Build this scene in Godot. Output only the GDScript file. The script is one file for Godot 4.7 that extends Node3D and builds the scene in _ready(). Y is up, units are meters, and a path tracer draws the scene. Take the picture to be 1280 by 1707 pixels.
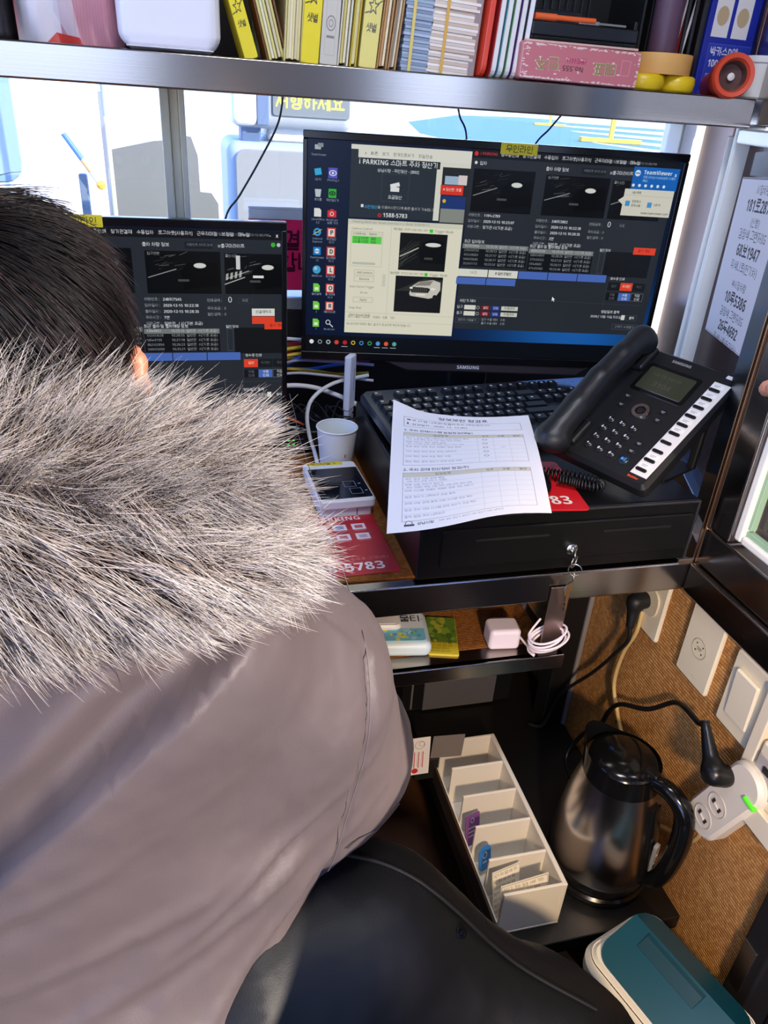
extends Node3D
# A parking-lot booth seen over the shoulder of the attendant. Floor at y = 0, x to the right along the desk, z towards the viewer.

func _ready() -> void:
	var cam := Camera3D.new()
	cam.name = "camera"
	cam.transform = Transform3D(Basis(v3(0.97019, 0.06119, 0.23448), v3(0.06059, 0.87561, -0.47920), v3(-0.23464, 0.47912, 0.84581)), v3(0, 1.30, 0))
	cam.fov = 68.53
	cam.near = 0.03
	cam.far = 500.0
	add_child(cam)
	var we := WorldEnvironment.new()
	we.name = "environment"
	var en := Environment.new()
	en.background_mode = Environment.BG_SKY
	var sk := ProceduralSkyMaterial.new()
	sk.sky_top_color = Color(0.36, 0.56, 0.95)
	sk.sky_horizon_color = Color(0.80, 0.88, 1.0)
	sk.ground_bottom_color = Color(0.55, 0.55, 0.54)
	sk.ground_horizon_color = Color(0.75, 0.76, 0.78)
	sk.sky_energy_multiplier = 2.1
	sk.ground_energy_multiplier = 1.0
	var sky := Sky.new()
	sky.sky_material = sk
	en.sky = sky
	en.tonemap_mode = Environment.TONE_MAPPER_LINEAR
	en.tonemap_exposure = 1.0
	en.sdfgi_enabled = true
	en.ssao_enabled = true
	en.ssil_enabled = true
	we.environment = en
	add_child(we)
	var sun := DirectionalLight3D.new()
	sun.name = "sun"
	sun.basis = Basis.looking_at(-v3(0.60, 0.46, 0.66))
	sun.light_color = Color(1.0, 0.94, 0.87)
	sun.light_energy = 3.2
	sun.light_angular_distance = 0.5
	sun.shadow_enabled = true
	sun.sky_mode = DirectionalLight3D.SKY_MODE_LIGHT_ONLY
	add_child(sun)
	surfaces()
	setting()
	outside()
	desk()
	screens()
	shelf()
	desk_things()
	under_desk()
	people()

# ---------- mesh building ----------
class MB:
	var v := PackedVector3Array()
	var n := PackedVector3Array()
	var uv := PackedVector2Array()
	var col := PackedColorArray()
	var idx := PackedInt32Array()
	func quad(a: Vector3, b: Vector3, c: Vector3, d: Vector3, u0 := Vector2(0, 1), u1 := Vector2(1, 1), u2 := Vector2(1, 0), u3 := Vector2(0, 0)) -> void:
		var nn := (b - a).cross(c - a)
		if nn.length_squared() < 1e-16:
			nn = (c - a).cross(d - a)
		nn = nn.normalized()
		var k := v.size()
		v.append_array([a, b, c, d])
		n.append_array([nn, nn, nn, nn])
		uv.append_array([u0, u1, u2, u3])
		idx.append_array([k, k + 2, k + 1, k, k + 3, k + 2])
	func tri(a: Vector3, b: Vector3, c: Vector3, ua := Vector2.ZERO, ub := Vector2.ZERO, uc := Vector2.ZERO) -> void:
		var nn := (b - a).cross(c - a).normalized()
		var k := v.size()
		v.append_array([a, b, c])
		n.append_array([nn, nn, nn])
		uv.append_array([ua, ub, uc])
		idx.append_array([k, k + 2, k + 1])
	# rows of points; outside is to the left-hand side of (next column) x (next row)
	func grid(rows: Array, wrap := false) -> void:
		var nr := rows.size()
		var nc: int = rows[0].size()
		var k := v.size()
		for i in nr:
			for j in nc:
				var p: Vector3 = rows[i][j]
				var jl := j - 1
				var jr := j + 1
				if wrap:
					jl = nc - 2 if j == 0 else jl
					jr = 1 if j == nc - 1 else jr
				else:
					jl = maxi(jl, 0)
					jr = mini(jr, nc - 1)
				var du: Vector3 = rows[i][jr] - rows[i][jl]
				var dv: Vector3 = rows[mini(i + 1, nr - 1)][j] - rows[maxi(i - 1, 0)][j]
				if du.length_squared() < 1e-14:
					var ii := i + 1 if i == 0 else i - 1
					du = rows[ii][jr] - rows[ii][jl]
				v.append(p)
				n.append(du.cross(dv).normalized())
				uv.append(Vector2(float(j) / (nc - 1), 1.0 - float(i) / (nr - 1)))
		for i in nr - 1:
			for j in nc - 1:
				var a := k + i * nc + j
				idx.append_array([a, a + nc + 1, a + 1, a, a + nc, a + nc + 1])
	func add(m: MB, t := Transform3D.IDENTITY) -> void:
		var k := v.size()
		v.append_array(t * m.v)
		var nb := t.basis.inverse().transposed()
		for q in m.n:
			n.append((nb * q).normalized())
		uv.append_array(m.uv)
		for q in m.idx:
			idx.append(q + k)
	func mesh() -> ArrayMesh:
		var a := []
		a.resize(Mesh.ARRAY_MAX)
		a[Mesh.ARRAY_VERTEX] = v
		a[Mesh.ARRAY_NORMAL] = n
		a[Mesh.ARRAY_TEX_UV] = uv
		if col.size() == v.size():
			a[Mesh.ARRAY_COLOR] = col
		a[Mesh.ARRAY_INDEX] = idx
		var m := ArrayMesh.new()
		m.add_surface_from_arrays(Mesh.PRIMITIVE_TRIANGLES, a)
		return m

func v3(x: float, y: float, z: float) -> Vector3:
	return Vector3(x, y, z)

func tf(p := Vector3.ZERO, r := Vector3.ZERO, s := Vector3.ONE) -> Transform3D:
	return Transform3D(Basis.from_euler(r * (PI / 180.0)) * Basis.from_scale(s), p)

# box with rounded edges, centred
func rbox(s: Vector3, r := 0.002, seg := 1) -> MB:
	var m := MB.new()
	var h := s * 0.5
	r = maxf(r, 1e-5)
	r = minf(r, minf(h.x, minf(h.y, h.z)) * 0.99)
	var inn := h - Vector3(r, r, r)
	var ax := []
	for a in 3:
		var l := []
		for i in seg + 1:
			l.append(-h[a] + r * (1.0 - tan((1.0 - float(i) / seg) * PI / 4.0)))
		for i in seg + 1:
			l.append(h[a] - r * (1.0 - tan(float(i) / seg * PI / 4.0)))
		ax.append(l)
	for f in 6:
		var a := f / 2
		var b := (a + 1) % 3
		var c := (a + 2) % 3
		var sg := 1.0 if f % 2 == 0 else -1.0
		var k := m.v.size()
		var nc: int = ax[b].size()
		for i in ax[c].size():
			for j in nc:
				var p := Vector3.ZERO
				p[a] = h[a] * sg
				p[b] = ax[b][j] * sg
				p[c] = ax[c][i]
				var q := p.clamp(-inn, inn)
				var d := (p - q).normalized()
				m.v.append(q + d * r)
				m.n.append(d)
				m.uv.append(Vector2((p[b] * sg + h[b]) / s[b], 1.0 - (p[c] + h[c]) / s[c]))
		for i in ax[c].size() - 1:
			for j in nc - 1:
				var e: int = k + i * nc + j
				m.idx.append_array([e, e + nc + 1, e + 1, e, e + nc, e + nc + 1])
	return m

func cbox(s: Vector3, c: Vector3, r := 0.002, seg := 1) -> MB:   # the same about a centre
	var m := MB.new()
	m.add(rbox(s, r, seg), Transform3D(Basis.IDENTITY, c))
	return m

func bx(x0: float, x1: float, y0: float, y1: float, z0: float, z1: float, r := 0.002) -> MB:
	return cbox(v3(x1 - x0, y1 - y0, z1 - z0), v3(x0 + x1, y0 + y1, z0 + z1) * 0.5, r)

func join(l: Array) -> MB:
	var m := MB.new()
	for q in l:
		m.add(q)
	return m

# profile of (radius, height), bottom to top, turned about y
func lathe(pr: Array, seg := 32, sharp := 0.75) -> MB:
	var m := MB.new()
	for i in pr.size() - 1:
		var a: Vector2 = pr[i]
		var b: Vector2 = pr[i + 1]
		if a.distance_to(b) < 1e-7:
			continue
		var d := (b - a).normalized()
		var na := d
		var nb := d
		if i > 0:
			var e: Vector2 = (a - pr[i - 1]).normalized()
			if e.dot(d) > sharp:
				na = (e + d).normalized()
		if i < pr.size() - 2:
			var e: Vector2 = (pr[i + 2] - b).normalized()
			if e.dot(d) > sharp:
				nb = (e + d).normalized()
		var k := m.v.size()
		for j in seg + 1:
			var t := TAU * j / seg
			var c := cos(t)
			var s := sin(t)
			m.v.append(v3(a.x * c, a.y, -a.x * s))
			m.v.append(v3(b.x * c, b.y, -b.x * s))
			m.n.append(v3(na.y * c, -na.x, -na.y * s))
			m.n.append(v3(nb.y * c, -nb.x, -nb.y * s))
			m.uv.append(Vector2(float(j) / seg, 1.0 - float(i) / (pr.size() - 1)))
			m.uv.append(Vector2(float(j) / seg, 1.0 - float(i + 1) / (pr.size() - 1)))
		for j in seg:
			var e := k + j * 2
			m.idx.append_array([e, e + 3, e + 2, e, e + 1, e + 3])
	return m

func smooth(p: Array, n := 6, closed := false) -> Array:
	var out := []
	var c := p.size()
	for i in (c if closed else c - 1):
		var p0: Vector3 = p[(i - 1 + c) % c] if closed else p[maxi(i - 1, 0)]
		var p1: Vector3 = p[i]
		var p2: Vector3 = p[(i + 1) % c]
		var p3: Vector3 = p[(i + 2) % c] if closed else p[mini(i + 2, c - 1)]
		for k in n:
			var t := float(k) / n
			out.append(0.5 * (2.0 * p1 + (p2 - p0) * t + (2.0 * p0 - 5.0 * p1 + 4.0 * p2 - p3) * t * t + (3.0 * p1 - p0 - 3.0 * p2 + p3) * t * t * t))
	out.append(p[0] if closed else p[c - 1])
	return out

# rad: one radius or one per point; flat squashes the section across
func tube(p: Array, rad, sides := 8, cap := true) -> MB:
	var m := MB.new()
	var rows := []
	var t0: Vector3 = (p[1] - p[0]).normalized()
	var up := t0.cross(Vector3.UP if absf(t0.y) < 0.9 else Vector3.RIGHT).normalized()
	var nrm := up
	for i in p.size():
		var t: Vector3 = (p[mini(i + 1, p.size() - 1)] - p[maxi(i - 1, 0)]).normalized()
		nrm = (nrm - t * nrm.dot(t)).normalized()
		var bi := t.cross(nrm)
		var r: float = rad[i] if rad is Array else rad
		var row := []
		for j in sides + 1:
			var a := TAU * j / sides
			row.append(p[i] + (nrm * cos(a) + bi * sin(a)) * r)
		rows.append(row)
	m.grid(rows, true)
	if cap:
		for e in [0, rows.size() - 1]:
			var c: Vector3 = p[e]
			for j in sides:
				if e == 0:
					m.tri(c, rows[e][j + 1], rows[e][j])
				else:
					m.tri(c, rows[e][j], rows[e][j + 1])
	return m

func rrect(w: float, h: float, r: float, seg := 4) -> PackedVector2Array:
	var o := PackedVector2Array()
	if r <= 0.0:
		return PackedVector2Array([Vector2(-w, -h) / 2, Vector2(w, -h) / 2, Vector2(w, h) / 2, Vector2(-w, h) / 2])
	for q in 4:
		var c := Vector2((w / 2 - r) * (1 if q in [0, 3] else -1), (h / 2 - r) * (1 if q < 2 else -1))
		for i in seg + 1:
			var a := PI / 2 * (q + float(i) / seg)
			o.append(c + Vector2(cos(a), sin(a)) * r)
	return o

func ngon(r: float, seg := 24, rx := 1.0) -> PackedVector2Array:
	var o := PackedVector2Array()
	for i in seg:
		o.append(Vector2(cos(TAU * i / seg) * r * rx, sin(TAU * i / seg) * r))
	return o

# polygon in x, y pushed out along z from -d/2 to d/2, edges chamfered; uv spans the outline on the front
func extr(poly: PackedVector2Array, d: float, bev := 0.0, smooth_side := false) -> MB:
	var m := MB.new()
	var area := 0.0
	for i in poly.size():
		area += poly[i].cross(poly[(i + 1) % poly.size()])
	if area < 0.0:
		poly.reverse()
	var c := poly.size()
	var lo := poly[0]
	var hi := poly[0]
	for q in poly:
		lo = lo.min(q)
		hi = hi.max(q)
	var ins := PackedVector2Array()
	var nor := PackedVector2Array()
	for i in c:
		var e0 := (poly[i] - poly[(i + c - 1) % c]).normalized()
		var e1 := (poly[(i + 1) % c] - poly[i]).normalized()
		var n0 := Vector2(e0.y, -e0.x)
		var n1 := Vector2(e1.y, -e1.x)
		var b := (n0 + n1).normalized()
		nor.append(b)
		ins.append(poly[i] - b * bev / maxf(0.35, b.dot(n0)))
	var tr := Geometry2D.triangulate_polygon(ins)
	for sg in [1.0, -1.0]:
		var k := m.v.size()
		for q in ins:
			m.v.append(v3(q.x, q.y, sg * d / 2))
			m.n.append(v3(0, 0, sg))
			m.uv.append(Vector2((q.x - lo.x) / (hi.x - lo.x), 1.0 - (q.y - lo.y) / (hi.y - lo.y)))
		for t in tr.size() / 3:
			var a := tr[t * 3]
			var b := tr[t * 3 + 1]
			var e := tr[t * 3 + 2]
			var ccw := (ins[b] - ins[a]).cross(ins[e] - ins[a]) > 0.0
			if ccw == (sg > 0.0):
				m.idx.append_array([k + a, k + e, k + b])
			else:
				m.idx.append_array([k + a, k + b, k + e])
	var rings := [[ins, d / 2], [poly, d / 2 - bev], [poly, -d / 2 + bev], [ins, -d / 2]] if bev > 0.0 else [[poly, d / 2], [poly, -d / 2]]
	for ri in rings.size() - 1:
		for i in c:
			var j := (i + 1) % c
			var A: PackedVector2Array = rings[ri][0]
			var B: PackedVector2Array = rings[ri + 1][0]
			var za: float = rings[ri][1]
			var zb: float = rings[ri + 1][1]
			var ui := Vector2(clampf((poly[i].x - lo.x) / (hi.x - lo.x), 0.002, 0.998), 1.0 - clampf((poly[i].y - lo.y) / (hi.y - lo.y), 0.002, 0.998))
			var k := m.v.size()
			m.quad(v3(B[i].x, B[i].y, zb), v3(B[j].x, B[j].y, zb), v3(A[j].x, A[j].y, za), v3(A[i].x, A[i].y, za), ui, ui, ui, ui)
			if smooth_side:
				var zz := m.n[k].z
				var si := v3(nor[i].x, nor[i].y, zz).normalized()
				var sj := v3(nor[j].x, nor[j].y, zz).normalized()
				m.n[k] = si
				m.n[k + 3] = si
				m.n[k + 1] = sj
				m.n[k + 2] = sj
	return m

# the same lying down: the outline's y runs away from the viewer (-z), thickness up from y = 0
func slab(poly: PackedVector2Array, d: float, bev := 0.0, sm := false) -> MB:
	var m := MB.new()
	m.add(extr(poly, d, bev, sm), tf(v3(0, d / 2, 0), v3(-90, 0, 0)))
	return m

# a thin sheet with thickness from rows of points
func sheet(rows: Array, th: float) -> MB:
	var m := MB.new()
	m.grid(rows)
	var back := []
	var nr := rows.size()
	var nc: int = rows[0].size()
	for i in nr:
		var r := []
		for j in nc:
			r.append(rows[i][nc - 1 - j] - m.n[i * nc + nc - 1 - j] * th)
		back.append(r)
	m.grid(back)
	for i in nr - 1:
		m.quad(back[i][nc - 1], rows[i][0], rows[i + 1][0], back[i + 1][nc - 1])
		m.quad(rows[i][nc - 1], back[i][0], back[i + 1][0], rows[i + 1][nc - 1])
	for j in nc - 1:
		m.quad(back[0][nc - 1 - j], back[0][nc - 2 - j], rows[0][j + 1], rows[0][j])
		m.quad(rows[nr - 1][j], rows[nr - 1][j + 1], back[nr - 1][nc - 2 - j], back[nr - 1][nc - 1 - j])
	return m

# ---------- nodes ----------
var used := {}
func numbered(s: String) -> String:
	if not used.has(s):
		used[s] = 0
		return s
	used[s] += 1
	return "%s_%03d" % [s, used[s]]

func tag(o: Node3D, label: String, category: String, group := "") -> void:
	o.set_meta("label", label)
	o.set_meta("category", category)
	if group != "":
		o.set_meta("group", group)

func thing(called: String, label: String, category: String, at := Vector3.ZERO, rot := Vector3.ZERO, group := "") -> Node3D:
	var o := Node3D.new()
	o.name = numbered(called)
	o.transform = tf(at, rot)
	add_child(o)
	tag(o, label, category, group)
	return o

func part(par: Node3D, called: String, m, mt: Material, at := Vector3.ZERO, rot := Vector3.ZERO) -> MeshInstance3D:
	var o := MeshInstance3D.new()
	o.name = called if par != self else numbered(called)
	o.mesh = m.mesh() if m is MB else m
	o.material_override = mt
	o.transform = tf(at, rot)
	par.add_child(o, true)
	return o

func solo(called: String, label: String, category: String, m, mt: Material, at := Vector3.ZERO, rot := Vector3.ZERO, group := "") -> MeshInstance3D:
	var o := part(self, called, m, mt, at, rot)
	tag(o, label, category, group)
	return o

func struct(called: String, m, mt: Material, at := Vector3.ZERO, rot := Vector3.ZERO) -> MeshInstance3D:
	var o := part(self, called, m, mt, at, rot)
	o.set_meta("kind", "structure")
	return o

func frame_thing(called: String, at := Vector3.ZERO, rot := Vector3.ZERO) -> Node3D:   # a piece of the setting with parts
	var o := Node3D.new()
	o.name = numbered(called)
	o.transform = tf(at, rot)
	add_child(o)
	o.set_meta("kind", "structure")
	return o

func copy(o: Node3D, at: Vector3, rot: Vector3, label: String) -> Node3D:
	var c: Node3D = o.duplicate()
	var s := str(o.name)
	c.name = numbered(s.trim_suffix("_" + s.get_slice("_", s.get_slice_count("_") - 1)) if s.right(3).is_valid_int() else s)
	c.transform = tf(at, rot)
	add_child(c)
	c.set_meta("label", label)
	return c

# ---------- materials ----------
var mats := {}
func M(hex: String, rough := 0.6, metal := 0.0, spec := 0.5) -> StandardMaterial3D:
	var key := "%s %s %s %s" % [hex, rough, metal, spec]
	if not mats.has(key):
		var m := StandardMaterial3D.new()
		m.albedo_color = Color.html(hex)
		m.roughness = rough
		m.metallic = metal
		m.metallic_specular = spec
		mats[key] = m
	return mats[key]

func MT(img: Image, rough := 0.6, spec := 0.5) -> StandardMaterial3D:   # a printed surface
	var m := StandardMaterial3D.new()
	m.albedo_texture = ImageTexture.create_from_image(img)
	m.roughness = rough
	m.metallic_specular = spec
	m.texture_repeat = false
	return m

func glass(hex: String, alpha: float, rough := 0.02) -> StandardMaterial3D:
	var m := StandardMaterial3D.new()
	m.transparency = BaseMaterial3D.TRANSPARENCY_ALPHA
	var c := Color.html(hex)
	c.a = alpha
	m.albedo_color = c
	m.roughness = rough
	return m

# ---------- lettering in images ----------
var fonts := {}
var cov := {}
var tinted := {}
const JAMO := {
	"ㄱ": "00 90 96 79", "ㄴ": "00 09 99", "ㄷ": "90 00 09 99", "ㄹ": "00 90 94 04 09 99", "ㅁ": "00 90 99 09 00", "ㅂ": "00 09 99 90/05 95", "ㅅ": "50 53 09/53 99", "ㅇ": "o",
	"ㅈ": "00 90/50 53 09/53 99", "ㅊ": "30 70/03 93/53 55 09/55 99", "ㅋ": "00 90 96 79/04 94", "ㅌ": "90 00 09 99/04 94", "ㅍ": "00 90/09 99/30 39/70 79", "ㅎ": "30 70/03 93/h",
	"ㄲ": "00 40 49/50 90 99", "ㄸ": "40 00 09 49/90 50 59 99", "ㅃ": "00 09 49 40/04 44/50 59 99 90/54 94", "ㅆ": "30 33 09/33 49/70 73 59/73 99", "ㅉ": "00 40/20 24 09/24 49/50 90/70 74 59/74 99",
	"ㅏ": "40 49/45 95", "ㅐ": "20 29/25 75/70 79", "ㅑ": "40 49/43 93/46 96", "ㅒ": "20 29/23 73/26 76/70 79", "ㅓ": "60 69/05 65", "ㅔ": "40 49/05 45/80 89", "ㅕ": "60 69/03 63/06 66", "ㅖ": "40 49/03 43/06 46/80 89", "ㅣ": "50 59",
	"ㅗ": "50 57/07 97", "ㅛ": "30 37/60 67/07 97", "ㅜ": "02 92/52 59", "ㅠ": "02 92/32 39/62 69", "ㅡ": "05 95"}
const LEAD := "ㄱㄲㄴㄷㄸㄹㅁㅂㅃㅅㅆㅇㅈㅉㅊㅋㅌㅍㅎ"
const VOW := ["ㅏ", "ㅐ", "ㅑ", "ㅒ", "ㅓ", "ㅔ", "ㅕ", "ㅖ", "ㅗ", "ㅗㅏ", "ㅗㅐ", "ㅗㅣ", "ㅛ", "ㅜ", "ㅜㅓ", "ㅜㅔ", "ㅜㅣ", "ㅠ", "ㅡ", "ㅡㅣ", "ㅣ"]
const TAIL := ["", "ㄱ", "ㄲ", "ㄱㅅ", "ㄴ", "ㄴㅈ", "ㄴㅎ", "ㄷ", "ㄹ", "ㄹㄱ", "ㄹㅁ", "ㄹㅂ", "ㄹㅅ", "ㄹㅌ", "ㄹㅍ", "ㄹㅎ", "ㅁ", "ㅂ", "ㅂㅅ", "ㅅ", "ㅆ", "ㅇ", "ㅈ", "ㅊ", "ㅋ", "ㅌ", "ㅍ", "ㅎ"]

func strokes(j: String, b: Rect2, out: Array) -> void:
	for s in JAMO[j].split("/"):
		if s == "o" or s == "h":
			var c := b.position + b.size * (Vector2(0.5, 0.5) if s == "o" else Vector2(0.5, 0.72))
			var r := b.size * (0.5 if s == "o" else 0.27)
			r.x = b.size.x * (0.48 if s == "o" else 0.36)
			for i in 14:
				out.append([c + Vector2(cos(TAU * i / 14), sin(TAU * i / 14)) * r, c + Vector2(cos(TAU * (i + 1) / 14), sin(TAU * (i + 1) / 14)) * r])
		else:
			var pts: PackedStringArray = s.split(" ")
			for i in pts.size() - 1:
				var a := Vector2(pts[i][0].to_int(), pts[i][1].to_int()) / 9.0
				var e := Vector2(pts[i + 1][0].to_int(), pts[i + 1][1].to_int()) / 9.0
				out.append([b.position + a * b.size, b.position + e * b.size])

func hangul(code: int) -> Array:
	var out := []
	code -= 0xAC00
	var l := LEAD[code / 588]
	var vv: String = VOW[code / 28 % 21]
	var t: String = TAIL[code % 28]
	var hh := 0.56 if t != "" else 0.84
	var hor := vv[0] in "ㅗㅛㅜㅠㅡ"
	var mix := vv.length() > 1
	var y0 := 0.06
	if not hor:
		strokes(l, Rect2(0.08, y0 + 0.03, 0.40, hh - 0.10), out)
		strokes(vv, Rect2(0.60, y0, 0.34, hh), out)
	elif not mix:
		strokes(l, Rect2(0.2, y0, 0.6, hh * 0.48), out)
		strokes(vv, Rect2(0.05, y0 + hh * 0.56, 0.9, hh * 0.44), out)
	else:
		strokes(l, Rect2(0.1, y0, 0.42, hh * 0.5), out)
		strokes(vv[0], Rect2(0.04, y0 + hh * 0.58, 0.58, hh * 0.40), out)
		strokes(vv[1], Rect2(0.66, y0, 0.30, hh), out)
	if t.length() == 1:
		strokes(t, Rect2(0.2, 0.68, 0.62, 0.26), out)
	elif t.length() == 2:
		strokes(t[0], Rect2(0.14, 0.68, 0.33, 0.26), out)
		strokes(t[1], Rect2(0.55, 0.68, 0.33, 0.26), out)
	return out

# coverage of one letter: [width, height, values, advance, left]
func cover(ch: String, px: int, bold: bool) -> Array:
	var key := "%s%d%s" % [ch, px, bold]
	if cov.has(key):
		return cov[key]
	var code := ch.unicode_at(0)
	var w := px + 2
	var h := int(px * 1.3) + 2
	var buf := PackedFloat32Array()
	var adv := float(px) * 0.94
	if code >= 0xAC00 and code < 0xD7A4:
		buf.resize(w * h)
		var hw := maxf(px * (0.055 if bold else 0.036), 0.42)
		for s in hangul(code):
			var a: Vector2 = s[0] * (px * 0.92) + Vector2(1, px * 0.12)
			var b: Vector2 = s[1] * (px * 0.92) + Vector2(1, px * 0.12)
			var d := b - a
			var ll := maxf(d.length_squared(), 1e-6)
			for y in range(maxi(0, int(minf(a.y, b.y) - hw - 1)), mini(h, int(maxf(a.y, b.y) + hw + 2))):
				for x in range(maxi(0, int(minf(a.x, b.x) - hw - 1)), mini(w, int(maxf(a.x, b.x) + hw + 2))):
					var p := Vector2(x + 0.5, y + 0.5)
					var t := clampf((p - a).dot(d) / ll, 0.0, 1.0)
					var c := clampf(hw + 0.5 - p.distance_to(a + d * t), 0.0, 1.0)
					if c > buf[y * w + x]:
						buf[y * w + x] = c
	else:
		var fk := "b" if bold else "r"
		if not fonts.has(fk):
			var f := SystemFont.new()
			f.font_names = PackedStringArray(["Droid Sans"])
			f.font_weight = 700 if bold else 400
			fonts[fk] = f
		var f: Font = fonts[fk]
		adv = f.get_string_size(ch, HORIZONTAL_ALIGNMENT_LEFT, -1, 64).x * px / 64.0
		w = int(adv) + px / 3 + 3
		buf.resize(w * h)
		if ch != " ":
			var tm := TextMesh.new()
			tm.text = ch
			tm.font = f
			tm.font_size = 64
			tm.pixel_size = 1.0
			tm.depth = 0.0
			tm.horizontal_alignment = HORIZONTAL_ALIGNMENT_LEFT
			tm.vertical_alignment = VERTICAL_ALIGNMENT_TOP
			var ar := tm.get_mesh_arrays()
			var vs: PackedVector3Array = ar[Mesh.ARRAY_VERTEX]
			var id = ar[Mesh.ARRAY_INDEX]
			var ids: PackedInt32Array = id if id != null else PackedInt32Array(range(vs.size()))
			var k := px / 64.0
			for t in ids.size() / 3:
				var P := []
				for e in 3:
					var q := vs[ids[t * 3 + e]]
					P.append(Vector2(q.x * k + 1.0, -q.y * k))
				var ylo := minf(P[0].y, minf(P[1].y, P[2].y))
				var yhi := maxf(P[0].y, maxf(P[1].y, P[2].y))
				for sy in range(maxi(0, int(floor(ylo * 4.0))), mini(h * 4 - 1, int(ceil(yhi * 4.0))) + 1):
					var yy := (sy + 0.5) / 4.0
					var xl := 1e9
					var xr := -1e9
					for e in 3:
						var A: Vector2 = P[e]
						var B: Vector2 = P[(e + 1) % 3]
						if (A.y <= yy) != (B.y <= yy):
							var xx := A.x + (B.x - A.x) * (yy - A.y) / (B.y - A.y)
							xl = minf(xl, xx)
							xr = maxf(xr, xx)
					if xr > xl:
						var row := (sy / 4) * w
						for x in range(maxi(0, int(xl)), mini(w, int(xr) + 1)):
							buf[row + x] += 0.25 * maxf(0.0, minf(xr, x + 1.0) - maxf(xl, x))
	var r := [w, h, buf, adv]
	cov[key] = r
	return r

func letter(ch: String, px: int, bold: bool, c: Color) -> Image:
	var key := "%s%d%s%s" % [ch, px, bold, c.to_html()]
	if tinted.has(key):
		return tinted[key]
	var g := cover(ch, px, bold)
	var b := PackedByteArray()
	b.resize(g[0] * g[1] * 4)
	for i in g[0] * g[1]:
		var a: float = g[2][i]
		if a > 0.0:
			b[i * 4] = c.r8
			b[i * 4 + 1] = c.g8
			b[i * 4 + 2] = c.b8
			b[i * 4 + 3] = int(clampf(a, 0.0, 1.0) * 255.0 * c.a)
	var im := Image.create_from_data(g[0], g[1], false, Image.FORMAT_RGBA8, b)
	tinted[key] = im
	return im

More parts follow.
